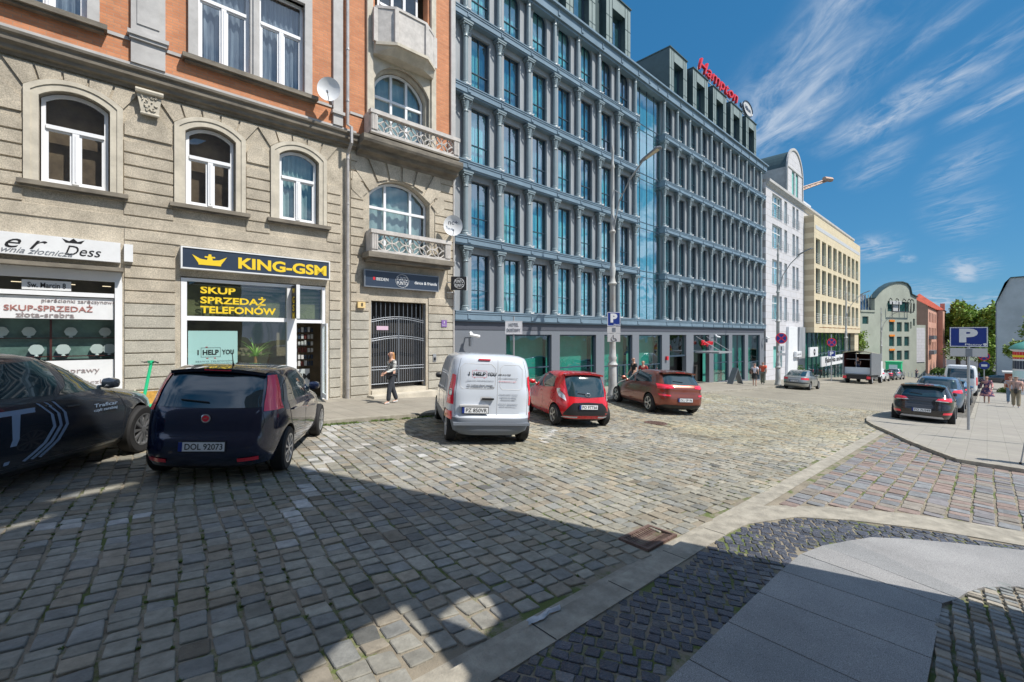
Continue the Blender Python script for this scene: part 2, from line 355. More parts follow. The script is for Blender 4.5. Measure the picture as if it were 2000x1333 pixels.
def flat(name, P, dz, m, thick=0.0, seg=3.0):
    """polygon sheet following the slope; optional vertical rim of height thick"""
    bm = bmesh.new(); vs = [bm.verts.new((x, y, 0)) for x, y in P]; bm.faces.new(vs)
    bmesh.ops.triangulate(bm, faces=bm.faces)
    for _ in range(6):
        lg = [e for e in bm.edges if e.calc_length() > seg]
        if not lg: break
        bmesh.ops.subdivide_edges(bm, edges=lg, cuts=1); bmesh.ops.triangulate(bm, faces=bm.faces)
    mb = MB()
    for f in bm.faces: mb.poly([(v.co.x, v.co.y, G(v.co.x, v.co.y) + dz) for v in f.verts])
    bm.free()
    if thick:
        n = len(P)
        for i in range(n):
            a, b = P[i], P[(i + 1) % n]; k = max(1, int(math.hypot(a[0] - b[0], a[1] - b[1]) / 3))
            for j in range(k):
                p = [a[0] + (b[0] - a[0]) * j / k, a[1] + (b[1] - a[1]) * j / k]; q = [a[0] + (b[0] - a[0]) * (j + 1) / k, a[1] + (b[1] - a[1]) * (j + 1) / k]
                mb.poly([(p[0], p[1], G(*p) + dz - thick), (q[0], q[1], G(*q) + dz - thick), (q[0], q[1], G(*q) + dz), (p[0], p[1], G(*p) + dz)])
    return tag(mb.build(name, m), kind='structure')
JN = []
def setts(name, test, org, ang, pa, lens, dz, hgt, colf, arange, brange, rnd=.012, gap=.012, mt=None, wob=.03, bev=.014, sq=1.0):
    """rows of hewn stones: every stone a bevelled, slightly tilted block"""
    mb = MB(); ea = (math.sin(ang), -math.cos(ang)); eb = (math.cos(ang), math.sin(ang)); rr = random.Random(len(name) * 7 + 3)
    a = arange[0]
    while a < arange[1]:
        b = brange[0] + rr.random() * lens[1]
        ra = pa * rr.uniform(.94, 1.06)
        while b < brange[1]:
            ln = rr.uniform(*lens)
            if rr.random() < .08: ln *= 1.35
            ca = a + ra / 2; cb_ = b + ln / 2
            x = org[0] + ca * ea[0] + cb_ * eb[0]; y = org[1] + ca * ea[1] + cb_ * eb[1]
            if inview(x, y) and test(x, y):
                sh = mnoise.noise((cb_ * .7, a * .12, 3.3)) * wob
                JN.append((org[0] + (a + sh) * ea[0] + (b + ln * rr.random()) * eb[0], org[1] + (a + sh) * ea[1] + (b + ln * rr.random()) * eb[1]))
                cc = colf(x, y, rr); j = lambda s=rnd: rr.uniform(-s, s)
                A, B = ra / 2 - gap / 2, ln / 2 - gap / 2
                base = [(-A + j(), -B + j()), (A + j(), -B + j()), (A + j(), B + j()), (-A + j(), B + j())]
                pts = []
                for k in range(4):   # clip the corners so each outline has eight points
                    p, q = base[k], base[(k + 1) % 4]; e1, e2 = rr.uniform(.03, .11), rr.uniform(.89, .97); pts.append((p[0] + (q[0] - p[0]) * e1, p[1] + (q[1] - p[1]) * e1)); pts.append((p[0] + (q[0] - p[0]) * e2, p[1] + (q[1] - p[1]) * e2))
                tx, ty, h0 = rr.uniform(-.035, .035), rr.uniform(-.035, .035), rr.uniform(-.005, .005)
                rings = []
                for (shr, hz) in ((0, -.03), (.002, hgt * .72), (bev * .55, hgt)):
                    rg = []
                    for (pa_, pb_) in pts:
                        qa = pa_ * (1 - shr / A); qb = pb_ * (1 - shr / B)
                        X = org[0] + (ca + sh + qa) * ea[0] + (cb_ + qb) * eb[0]; Y = org[1] + (ca + sh + qa) * ea[1] + (cb_ + qb) * eb[1]
                        rg.append((X, Y, G(X, Y) + dz + hz + h0 + (qa * tx + qb * ty if hz > 0 else 0)))
                    rings.append(rg)
                o = len(mb.v)
                for rg in rings: mb.v.extend(rg)
                for q in range(2):
                    for k in range(8):
                        k2 = (k + 1) % 8; mb.f.append((o + q * 8 + k, o + q * 8 + k2, o + q * 8 + 8 + k2, o + q * 8 + 8 + k)); mb.m.append(0); mb.c.append(cc)
                mb.f.append(tuple(o + 16 + k for k in range(8))); mb.m.append(0); mb.c.append(cc)
            b += ln
        a += ra
    o = mb.build(name, mt, fixn=False)
    me = o.data; bm = bmesh.new(); bm.from_mesh(me); bmesh.ops.recalc_face_normals(bm, faces=bm.faces); bm.to_mesh(me); bm.free()
    me.polygons.foreach_set('use_smooth', [True] * len(me.polygons)); me.set_sharp_from_angle(angle=R(22))
    return tag(o, kind='structure')
W['joint'] = mat('sandy_joint', (.29, .25, .19), .95, c2=(.19, .165, .125), vs=2.2, bump=.5, bs=90)
# moss inside the joints
t = W['joint'].node_tree; bn = t.nodes['Principled BSDF']; old = bn.inputs['Base Color'].links[0].from_socket
ge = t.nodes.new('ShaderNodeNewGeometry'); n1 = t.nodes.new('ShaderNodeTexNoise'); n1.inputs['Scale'].default_value = 1.3; n1.inputs['Detail'].default_value = 6; n1.inputs['Roughness'].default_value = .75
t.links.new(ge.outputs['Position'], n1.inputs[0]); mr = t.nodes.new('ShaderNodeMapRange'); mr.inputs[1].default_value = .50; mr.inputs[2].default_value = .58; t.links.new(n1.outputs[0], mr.inputs[0])
mx = t.nodes.new('ShaderNodeMix'); mx.data_type = 'RGBA'; t.links.new(mr.outputs[0], mx.inputs[0]); t.links.new(old, mx.inputs[6]); mx.inputs[7].default_value = (.10, .13, .035, 1); t.links.new(mx.outputs[2], bn.inputs['Base Color'])
W['sett'] = mat('hewn_stone', (1, 1, 1), .72, attr=True, var=.20, vs=9, bump=.35, bs=45, detail=10, spec=.3)
W['settd'] = mat('basalt_stone', (1, 1, 1), .42, attr=True, var=.25, vs=14, bump=.8, bs=50, detail=8, spec=.6)
W['roadfar'] = brickmat('far_setts', (.255, .235, .19), (.21, .195, .165), (.32, .28, .21), .19, .20, .014, axes='yx', rough=.8, bump=.6, var=.2, vs=.5, obj=False, rot=R(7))
W['ground'] = mat('ground', (.16, .16, .12), .9, c2=(.09, .12, .05), vs=.05)
W['pave'] = brickmat('pavement_slab', (.29, .265, .22), (.265, .24, .20), (.17, .16, .13), .5, .5, .008, axes='xy', rough=.85, bump=.15, var=.16, vs=1.1, obj=False, off=0)
W['paver'] = brickmat('pavement_slab_right', (.31, .29, .25), (.285, .265, .235), (.21, .20, .17), .35, .35, .005, axes='xy', rough=.85, bump=.1, var=.10, vs=1.1, obj=False, off=0)
W['kerb'] = mat('kerb_concrete', (.31, .285, .235), .85, var=.25, vs=5, bump=.4, bs=60)
W['asph'] = mat('asphalt', (.075, .075, .078), .9, var=.2, vs=2, bump=.4, bs=120)
W['gran'] = mat('speckled_granite', (.28, .275, .27), .6, var=.14, vs=1.2, detail=9, spec=.4, grain=.45, gs=190, bump=.1, bs=120)
W['grand'] = mat('grey_granite', (.25, .25, .248), .6, var=.14, vs=1.2, detail=9, spec=.4, grain=.45, gs=190, bump=.1, bs=120)
gmb = MB()
xs = [-1500, -200, -12] + list(range(0, 131, 10)) + [200, 400, 900, 2500]; ys = [-1500, -200, -40, -10, 10, 40, 200, 1500]
for i in range(len(xs) - 1):
    for j in range(len(ys) - 1):
        gmb.poly([(xs[a], ys[b], G(xs[a], ys[b]) - .12) for a, b in ((i, j), (i + 1, j), (i + 1, j + 1), (i, j + 1))])
tag(gmb.build('ground', W['ground']), kind='structure')
# the street: sandy bed under the near stones, then the far paving
sheet('road', -14, 26, -6, 11.05, 16, 8, .006, W['joint'])
sheet('road', 26, 150, .35, 11.05, 50, 6, .018, W['roadfar'])
sheet('road', 118, 230, -60, 60, 10, 10, .024, W['asph'])
NEARX = 26.0
def main_ok(x, y):
    if not (2.47 < y < 10.86 and x < NEARX + .1): return False
    if 4.36 < x < 5.02 and y < 2.86: return False
    if x > 17.9 and y < 3.2 and inpoly(x, y, RPAVE): return False
    return math.hypot(x - 12.6, y - 6.9) > .36
RPAVE = [(26.4, 2.95), (21.9, 3.06), (20.4, 2.85), (19.3, 2.5), (17.9, 1.95), (16.4, 1.4), (15.2, .85), (14.3, .4), (14.3, -3.5), (130, -3.5), (130, .35), (26.4, .35)]
PAINT = [((1.5, 4.9), (4.4, 10.6), .10, .75), ((-.7, 6.9), (1.3, 6.25), .07, .6), ((2.3, 6.3), (3.3, 5.85), .06, .3), ((3.2, 7.9), (4.2, 8.6), .09, .55), ((3.8, 7.6), (5.1, 8.2), .07, .5), ((4.0, 7.0), (5.2, 7.35), .06, .5), ((4.6, 6.3), (5.2, 6.6), .05, .6),
         ((7.5, 6.9), (8.9, 7.6), .06, .4), ((17.9, 7.8), (20.5, 10.3), .10, .6), ((20.5, 7.6), (23, 10.2), .10, .6), ((11.8, 5.9), (14, 10), .0, .5)]
def ccob(x, y, r):
    k = r.random(); sh = r.uniform(.84, 1.15)
    c = (.235, .23, .21) if k < .5 else ((.20, .205, .205) if k < .72 else ((.245, .22, .185) if k < .92 else (.27, .26, .235)))
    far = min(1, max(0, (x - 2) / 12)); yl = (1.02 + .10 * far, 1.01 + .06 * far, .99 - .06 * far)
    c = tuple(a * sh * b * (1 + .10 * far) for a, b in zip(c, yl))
    q = 1 + .22 * mnoise.noise((x * .55, y * .55, 2)) + .12 * mnoise.noise((x * .12, y * 1.1, 8)); wq = .07 * max(0, mnoise.noise((x * .35, y * .35, 5)) + .2)
    c = (c[0] * q * (1 + wq), c[1] * q * (1 + wq * .6), c[2] * q * (1 - wq * 1.5))
    for sx_, sy_, sr in ((5.2, 5.4, .28), (2.6, 4.2, .22), (8.4, 6.6, .35), (3.1, 9.2, .3), (11.5, 5.2, .4), (6.6, 3.6, .25), (1.0, 3.9, .2)):
        if math.hypot(x - sx_, (y - sy_) * .8) < sr * (1 + .4 * mnoise.noise((x * 4, y * 4, 0))): c = tuple(a * .72 for a in c)
    if r.random() < .02: c = tuple(a * .55 for a in c)
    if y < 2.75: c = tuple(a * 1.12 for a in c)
    for a, b, wd, pr in PAINT:
        if wd and segd(x, y, a, b) < wd + .05 and r.random() < pr:
            m_ = r.uniform(.15, .55); c = tuple(q * (1 - m_) + .60 * m_ for q in c)
    return c
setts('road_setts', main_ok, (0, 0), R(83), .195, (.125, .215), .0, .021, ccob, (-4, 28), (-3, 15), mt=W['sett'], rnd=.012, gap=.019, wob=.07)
JROAD = list(JN)
def cpink(x, y, r):
    k = r.random(); sh = r.uniform(.85, 1.15)
    c = (.25, .19, .165) if k < .36 else ((.205, .21, .215) if k < .62 else ((.24, .215, .185) if k < .85 else (.19, .18, .185)))
    return tuple(a * sh for a in c)
PINK = [(7.15, 2.18), (17.9, 2.18), (19.2, 2.45), (16.4, 1.28), (15.2, .72), (14.2, .28), (14.2, -1.5), (8.98, -1.5), (8.95, -.31), (8.72, .45), (8.1, 1.4), (7.4, 2.0)]
setts('side_street_setts', lambda x, y: inpoly(x, y, PINK), (0, 0), R(0), .245, (.16, .27), .0, .021, cpink, (-2.6, 1.2), (6, 20), mt=W['sett'], rnd=.010, gap=.026, wob=.02)
# kerb lines and the paved corner where the photographer stands
flat('gutter', [(-6, 2.32), (6.3, 2.32), (7.2, 2.20), (18.4, 2.20), (19.3, 2.45), (-6, 2.45)], .012, W['kerb'])
def strip(name, A, B, dz, m, thick=.1): return flat(name, A + B[::-1], dz, m, thick)
KO = [(-6, 2.31), (5.7, 2.31), (6.3, 2.26), (6.95, 2.0), (7.6, 1.42), (8.05, .75), (8.27, .2), (8.43, -.31), (8.55, -1.5)]
KI = [(-6, 2.07), (5.5, 2.07), (5.95, 2.03), (6.75, 1.72), (7.25, 1.22), (7.62, .66), (7.85, .15), (8.0, -.3), (8.12, -1.5)]
BI = [(-6, 1.38), (5.04, 1.385), (5.5, 1.36), (5.95, 1.27), (6.74, .95), (7.08, .64), (7.4, .25), (7.8, -.29), (7.95, -1.5)]
strip('kerb', KO, KI, .075, W['kerb'])
K2 = [(6.3, 2.29), (6.98, 2.04), (7.66, 1.45), (8.12, .77), (8.36, .2), (8.5, -.31), (8.62, -1.5)]
K3 = [(7.0, 2.25), (7.35, 2.02), (8.02, 1.44), (8.55, .72), (8.8, .15), (8.95, -.31), (9.05, -1.5)]
strip('gutter', K2, K3, .016, W['kerb'], .05)
kj = MB()
for x in [k * .98 + .45 for k in range(-2, 6)]:
    p = [(x, 2.075), (x + .012, 2.075), (x + .012, 2.315), (x, 2.315)]; kj.poly([(a, b, G(a, b) + .0765) for a, b in p])
tag(kj.build('kerb_joints', W['dark']), kind='structure')
flat('pavement_bed', BI + KI[::-1], .061, W['joint'])
def cbas(x, y, r):
    s_ = r.uniform(.7, 1.35)
    return (.062 * s_, .066 * s_, .085 * s_) if r.random() < .85 else (.12 * s_, .12 * s_, .125 * s_)
BAS = [(a, b + .01) for a, b in BI] + [(a, b - .01) for a, b in KI][::-1]
setts('basalt_setts', lambda x, y: inpoly(x, y, BAS), (0, 0), R(118), .102, (.075, .135), .055, .015, cbas, (-3, 9), (-6, 6), mt=W['settd'], rnd=.011, gap=.014, wob=.10, bev=.010)
# granite slabs laid across the corner
sl_e = [(1.0, 1.0), (1.7, 1.7), (2.3, 2.3), (2.95, 2.95), (3.61, 3.60), (4.28, 4.30), (4.90, 4.94), (5.5, 5.38), (5.78, 5.45)]
sm = MB()
def curve_y(x):
    for i in range(len(BI) - 1):
        if BI[i][0] <= x <= BI[i + 1][0]: k = (x - BI[i][0]) / (BI[i + 1][0] - BI[i][0]); return BI[i][1] + (BI[i + 1][1] - BI[i][1]) * k
    return -1.5
def slab(P, mi):
    n = len(P); g = .007
    cx = sum(p[0] for p in P) / n; cy = sum(p[1] for p in P) / n
    Q = [(a + g * (1 if a < cx else -1), b + g * (1 if b < cy else -1)) for a, b in P]
    sm.poly([(a, b, G(a, b) + .078) for a, b in Q], mi)
    for i in range(n): a, b = Q[i], Q[(i + 1) % n]; sm.poly([(a[0], a[1], G(*a) + .078), (b[0], b[1], G(*b) + .078), (b[0], b[1], G(*b) + .05), (a[0], a[1], G(*a) + .05)], mi)
for i in range(7):
    a, b = sl_e[i], sl_e[i + 1]; slab([(a[1], .26), (b[1], .26), (b[0], min(1.38, curve_y(b[0]))), (a[0], min(1.38, curve_y(a[0])))], 0 if i % 3 else 1)
fan = [(5.38, .26, 5.5, 1.355), (5.62, .17, 5.95, 1.265), (5.84, .12, 6.38, 1.10), (6.1, .02, 6.74, .945), (6.4, -.2, 7.08, .635), (6.6, -.45, 7.4, .245), (6.8, -.9, 7.8, -.29), (6.9, -1.5, 7.95, -1.5)]
for i in range(len(fan) - 1):
    a, b = fan[i], fan[i + 1]; slab([(a[0], a[1]), (b[0], b[1]), (b[2], b[3]), (a[2], a[3])], 1 if i in (1,) else 0)
tag(sm.build('pavement', [W['gran'], W['grand']]), kind='structure')
flat('pavement_bed', [(-1, 1.37), (5.5, 1.35), (6.74, .94), (7.4, .24), (7.8, -.3), (7.9, -1.5), (-1, -1.5)], .050, W['joint'])
def cset2(x, y, r):
    s_ = r.uniform(.75, 1.25); return (.25 * s_, .26 * s_, .255 * s_) if r.random() < .7 else (.31 * s_, .28 * s_, .23 * s_)
S2 = [(.5, .27), (5.44, .27), (5.68, .18), (5.9, .13), (6.16, .03), (6.47, -.19), (6.86, -.9), (6.9, -1.5), (.5, -1.5)]
setts('corner_setts', lambda x, y: inpoly(x, y, S2), (0, 0), R(4), .115, (.075, .10), .050, .026, cset2, (-2.0, 2.0), (0, 8), mt=W['sett'], rnd=.008, gap=.02, wob=.02, bev=.010)
# pavement beyond the side street, and the kerb beside the parked cars
flat('pavement', RPAVE, .10, W['paver'], .11)
strip('kerb', [(14.14, -3.5), (14.14, .46), (15.1, .94), (16.3, 1.5), (17.85, 2.06), (19.2, 2.62), (20.35, 2.98), (21.9, 3.2), (26.5, 3.1)], [(14.29, -3.5), (14.29, .4), (15.2, .85), (16.4, 1.4), (17.9, 1.95), (19.3, 2.5), (20.4, 2.85), (21.9, 3.06), (26.5, 2.95)], .102, W['kerb'], .12)
strip('kerb', [(26.5, .50), (130, .50)], [(26.5, .36), (130, .36)], .105, W['kerb'], .13)
# left pavement with kerb
LK = [(-14, 10.9), (17.4, 10.9), (130, 10.9)]
flat('pavement', [(-14, 11.06), (130, 11.06), (130, 16.5), (-14, 16.5)], .12, W['pave'])
strip('kerb', [(-14, 11.06), (130, 11.06)], [(-14, 10.88), (130, 10.88)], .123, W['kerb'], .13)
# gutter drain, manhole, scrap of paper
d = empty('storm_drain', (4.36, 2.47, G(4.7, 2.6) + .022)); tag(d, 'rusty brown cast iron storm drain grate sunk beside the kerb', 'drain grate')
W['rust'] = mat('rusty_iron', (.13, .075, .06), .75, metal=.3, c2=(.20, .14, .115), vs=12, bump=.5, bs=60)
mb = MB(); sxm, sym = .64, .37
mb.box(0, sxm, 0, .035, 0, .03); mb.box(0, sxm, sym - .035, sym, 0, .03); mb.box(0, .035, .036, sym - .036, 0, .03); mb.box(sxm - .035, sxm, .036, sym - .036, 0, .03); mb.build('frame', W['rust'], d)
mb = MB()
for k in range(13):
    x = .055 + k * .0425
    P = [(x + q * .022, .036 + (sym - .072) * j / 6, .026 - .024 * math.sin(math.pi * j / 6)) for j in range(7) for q in (0, 1)]
    for j in range(6): mb.poly([P[j * 2], P[j * 2 + 1], P[j * 2 + 3], P[j * 2 + 2]]); mb.poly([P[j * 2 + 1], (P[j * 2 + 1][0], P[j * 2 + 1][1], P[j * 2 + 1][2] - .02), (P[j * 2 + 3][0], P[j * 2 + 3][1], P[j * 2 + 3][2] - .02), P[j * 2 + 3]])
for j in (2, 4): mb.box(.036, sxm - .036, .036 + (sym - .07) * j / 6 - .008, .036 + (sym - .07) * j / 6 + .008, -.012, .024 - .024 * math.sin(math.pi * j / 6))
mb.build('grate', W['rust'], d)
mb = MB(); mb.box(.036, sxm - .036, .036, sym - .036, -.014, -.011); mb.build('pit', W['black'], d)
d.rotation_euler = (R(.91), R(3.07), 0)
mh = empty('manhole_cover', (12.6, 6.9, G(12.6, 6.9) + .012)); mh.rotation_euler = (R(.91), R(3.07), 0); tag(mh, 'round dark iron manhole cover in the cobbles in front of the copper car', 'manhole cover')
mb = MB(); mb.lathe([(.34, 0), (.34, .022), (.30, .022), (.30, .012), (.0, .012)], n=32); mb.build('frame', W['rust'], mh)
mb = MB()
for i in range(-4, 5):
    for j in range(-4, 5):
        if i * i + j * j < 17: mb.box(i * .06 - .02, i * .06 + .02, j * .06 - .02, j * .06 + .02, .0125, .02)
mb.build('studs', W['rust'], mh)
mb = MB(); rr = random.Random(5); P = []
for i in range(10):
    for j in range(4): P.append((2.36 + i * .04 + j * .010 + rr.uniform(-.01, .01), 2.29 + j * .018 + .012 * math.sin(i * 1.3) + rr.uniform(-.006, .006), G(2.5, 2.3) + .095 - i * .0025 + rr.uniform(0, .02) * (1 if j in (1, 2) else .3)))
for i in range(9):
    for j in range(3): mb.poly([P[i * 4 + j], P[i * 4 + 4 + j], P[i * 4 + 5 + j], P[i * 4 + 1 + j]])
tag(mb.build('paper_scrap', W['paper'], smooth=True), 'crumpled strip of white paper lying on the kerb', 'litter')
# moss and weeds in the joints (nobody could count them)
mb = MB(); rr = random.Random(11)
def tuft(x, y, z, s, n=6):
    for _ in range(n):
        a = rr.random() * 6.28; l = s * rr.uniform(.5, 1.2); wv = s * .22; dx, dy = math.cos(a), math.sin(a); t_ = rr.uniform(.3, .9)
        bx, by = x + rr.uniform(-s, s) * .7, y + rr.uniform(-s, s) * .7
        g = rr.uniform(.6, 1.4); mb.poly([(bx - dy * wv, by + dx * wv, z), (bx + dy * wv, by - dx * wv, z), (bx + dx * l * t_, by + dy * l * t_, z + l)], 0, (.11 * g, .17 * g, .035 * g))
ang = R(83); ea = (math.sin(ang), -math.cos(ang)); eb = (math.cos(ang), math.sin(ang))
cnt = 0
while cnt < 2600:
    x, y = JROAD[rr.randrange(len(JROAD))]; x += rr.uniform(-.006, .006)
    if not (2.6 < y < 10.7 and inview(x, y)) or rr.random() < (x - 3) / 9: continue
    if mnoise.noise((x * .9, y * .55, 1.7)) + .45 * mnoise.noise((x * 4, y * 3, 5)) < .12: continue
    tuft(x, y, G(x, y) + .012, .016, 9); cnt += 1
for _ in range(420):
    x = rr.uniform(3.2, 9.0) if rr.random() < .8 else rr.uniform(-.5, 3); y = 10.86 - abs(rr.gauss(0, .05)); tuft(x, y, G(x, y) + .02, .05 if mnoise.noise((x * 2, 0, 0)) > -.1 else .02, 7)
W['moss'] = mat('moss', (1, 1, 1), .8, attr=True)
tag(mb.build('moss_tufts', W['moss'], fixn=False), 'green moss and weeds growing in the joints of the cobbles', 'moss', kind='stuff')
# ------------------------------------------------------------------ brick and stone tenement (left)
AL = R(-1.85); JX, JY = 10.81, 14.6
ten = empty('tenement_building', (JX, JY, 0), AL); tag(ten, 'old tenement with beige rusticated stone below and orange brick above', 'building')
SL = -16.0
ARW = [(-11.43, -10.21), (-8.70, -7.52), (-6.38, -5.22)]       # first floor windows
Z0, ZS, ZT = 5.62, 7.58, 7.82
BW = (-3.52, -1.12, 5.0, 7.0, 7.62)                              # wide bay window
SH1 = (-14.5, -9.98, -.3, 3.66); SH2 = (-8.80, -5.0, -.3, 3.68); GATE = (-3.45, -1.28, .05, 3.30)
mb = MB()
holes = [arch(a, b, Z0, ZS, ZT) for a, b in ARW] + [arch(*BW)]
holes += [[(a, c), (b, c), (b, d_), (a, d_)] for a, b, c, d_ in (SH1, SH2, GATE)]
holed(mb, [(SL, -.8), (0, -.8), (0, 8.5), (SL, 8.5)], holes, 0, .30)
mb.box(-.02, 0, 0.002, 12, -.8, 17, 0)
mb.build('stone_wall', [W['stone']], ten)
# rusticated blocks
mb = MB(); CH = .315
excl = []
for a, b in ARW: excl.append((a - .24, b + .24, 5.35, 8.0))
excl += [(-3.72, -.92, 4.2, 8.5), (SH1[0], SH1[1] + .02, -1, 4.55), (SH2[0] - .1, SH2[1] + .1, -1, 4.5), (GATE[0] - .08, GATE[1] + .08, -1, 3.45), (-3.95, -.35, 3.8, 4.7), (-4.5, -4.2, -1, 9)]
def wedge_zone(a, b):   # where voussoirs go
    return (a - .52, b + .52, 6.93, 8.2)
excl.append((-12.9, -4.45, 7.22, 8.6))
z = -.55; k = 0
while z < 8.1:
    z1 = min(z + CH, 8.22); cuts = [(SL, 0)]
    for (a, b, c, d_) in excl:
        if d_ > z + .05 and c < z1 - .05:
            nc = []
            for (p, q) in cuts:
                if b <= p or a >= q: nc.append((p, q)); continue
                if a > p: nc.append((p, a))
                if b < q: nc.append((b, q))
            cuts = nc
    proud = -.035 if z < 3.9 or z > 5.3 else -.03
    for (p, q) in cuts:
        if q - p < .08: continue
        zz = z1 - .028
        mb.box(p + .012, q - .012, proud, .0, z, zz, 1 if z < 2.9 else 0, .012)
    z = z1 if z1 < 8.2 else 9
for a, b in ARW:        # voussoirs over each window
    cx = (a + b) / 2; zc = 5.55; top = arch(a - .25, b + .25, Z0, ZS + .16, ZT + .26, 40)[2:]
    def inn(t_): return min(top, key=lambda p: abs(math.atan2(p[1] - zc, p[0] - cx) - t_))
    A_ = [R(66 + 9.6 * k) for k in range(6)]
    for t0, t1 in zip(A_[:-1], A_[1:]):
        t0, t1 = t0 + .008, t1 - .008; mb.prism([inn(t0), (cx + (8.24 - zc) / math.tan(t0), 8.24), (cx + (8.24 - zc) / math.tan(t1), 8.24), inn(t1)], -.045, 0.0, 0)
def capb(x0, x1, q): mb.prism([(x0, 7.12), (x1, 7.12), (x1, 7.42), (x1 - q, 7.72), (x0 + q, 7.72), (x0, 7.42)], -.042, 0, 0)
capb(-12.75, -11.70, .28); capb(-9.94, -8.98, .26); capb(-7.24, -6.66, .18)
for x0, x1, t_ in ((-9.60, -9.30, 0),): mb.prism([(x0, 7.75), (x1, 7.75), (x1 + .05, 8.24), (x0 - .05, 8.24)], -.03, 0, 0)
# keystone-like ridged wedges over the bay window
cx, zc = (BW[0] + BW[1]) / 2, 5.6
for i in range(8):
    t0, t1 = R(36 + i * 13.5) + .02, R(36 + (i + 1) * 13.5) - .02
    def pp(t_, r): return (cx + r * math.cos(t_), zc + r * math.sin(t_))
    rin = 2.06 if 2 <= i <= 5 else 1.9
    def oo(t_): r = min(2.66 / math.sin(t_), 2.05 / max(.001, abs(math.cos(t_))) * .78 + .3); return pp(t_, min(r, 3.0))
    mb.prism([pp(t0, rin), oo(t0), oo(t1), pp(t1, rin)], -.05, 0.0, 0)
mb.build('stone_blocks', [W['stone'], W['stone2']], ten)
# carved console between the first two windows
mb = MB(); mb.prism([(-9.72, 8.28), (-9.2, 8.28), (-9.28, 7.72), (-9.62, 7.72)], -.16, -.002); mb.tube([(-9.74, -.18, 8.26), (-9.18, -.18, 8.26)], .07, 8); mb.tube([(-9.64, -.14, 7.72), (-9.26, -.14, 7.72)], .04, 8)
rr = random.Random(3)
for i in range(26): x, z = rr.uniform(-9.62, -9.3), rr.uniform(7.80, 8.15); mb.tube([(x, -.165, z), (x + rr.uniform(-.05, .05), -.19, z + rr.uniform(-.05, .05))], [.022, .012], 5)
mb.build('carved_console', W['trim'], ten, True)
# cornice
def cornice(x0, x1, zb, prof, name='cornice', m='trimd', parent=ten):
    mb = MB(); n = len(prof)
    for i in range(n - 1):
        (y0, z0), (y1, z1) = prof[i], prof[i + 1]
        mb.poly([(x0, -y0, zb + z0), (x1, -y0, zb + z0), (x1, -y1, zb + z1), (x0, -y1, zb + z1)])
    for x in (x0, x1): mb.poly([(x, 0.0, zb + prof[0][1])] + [(x, -a, zb + b) for a, b in prof] + [(x, 0.0, zb + prof[-1][1])])
    return mb.build(name, W[m], parent)
CP = [(.05, 0), (.08, .08), (.16, .10), (.17, .18), (.26, .24), (.27, .36), (.33, .40), (.34, .46), (.05, .56)]
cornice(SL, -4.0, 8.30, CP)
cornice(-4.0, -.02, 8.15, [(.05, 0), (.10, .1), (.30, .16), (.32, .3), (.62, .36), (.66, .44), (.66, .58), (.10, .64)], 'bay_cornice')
mb = MB(); mb.box(SL, -4.0, -.06, -.001, 8.86, 8.95); mb.build('ledge_cap', W['grayst'], ten)
# brick storeys
mb = MB()
PW = [(-13.45, -10.62), (-8.42, -5.66)]
UB = (-3.42, -1.10)
bh = [[(a, 9.62), (b, 9.62), (b, 12.4), (a, 12.4)] for a, b in PW] + [arch(UB[0], UB[1], 8.86, 11.0, 11.75), [(UB[0] + .1, 12.2), (UB[1] - .1, 12.2), (UB[1] - .1, 15.2), (UB[0] + .1, 15.2)]]
holed(mb, [(SL, 8.5), (0, 8.5), (0, 17), (SL, 17)], bh, .0, .34)
mb.build('brick_wall', [W['brick']], ten)
mb = MB(); mb.box(SL, 0, .9, 1.0, -.5, 16.9); mb.box(SL, -.03, .36, .9, 16.9, 17.0); mb.build('back_wall', W['room'], ten)
mb = MB(); mb.box(SL, -.03, .31, .899, 3.9, 4.2); mb.box(SL, -.03, .35, .899, 8.3, 8.5); mb.build('floor_slab', W['whited'], ten)
for a, b in ((-9.82, -9.13), (-4.78, -4.47), (-.20, -.0)):
    mb = MB()
    mb.box(a, b, -.10, -.001, 8.96, 17)
    if b - a > .5:
        mb.box(a + .12, b - .12, -.125, -.101, 9.95, 17); mb.box(a - .07, b + .07, -.20, -.002, 9.62, 9.72, 0); mb.box(a - .03, b + .03, -.16, -.002, 9.54, 9.62)
    elif b < -1: mb.box(a - .05, b + .05, -.16, -.002, 9.30, 9.40)
    mb.build('pilaster', W['grayst'], ten)
for a, b in ((-10.3, -9.83), (-9.12, -8.66), (-5.40, -4.79), (-4.20, -3.75)): mb = MB(); mb.box(a, b, -.03, -.001, 9.50, 9.58); mb.build('string_course', W['grayst'], ten)
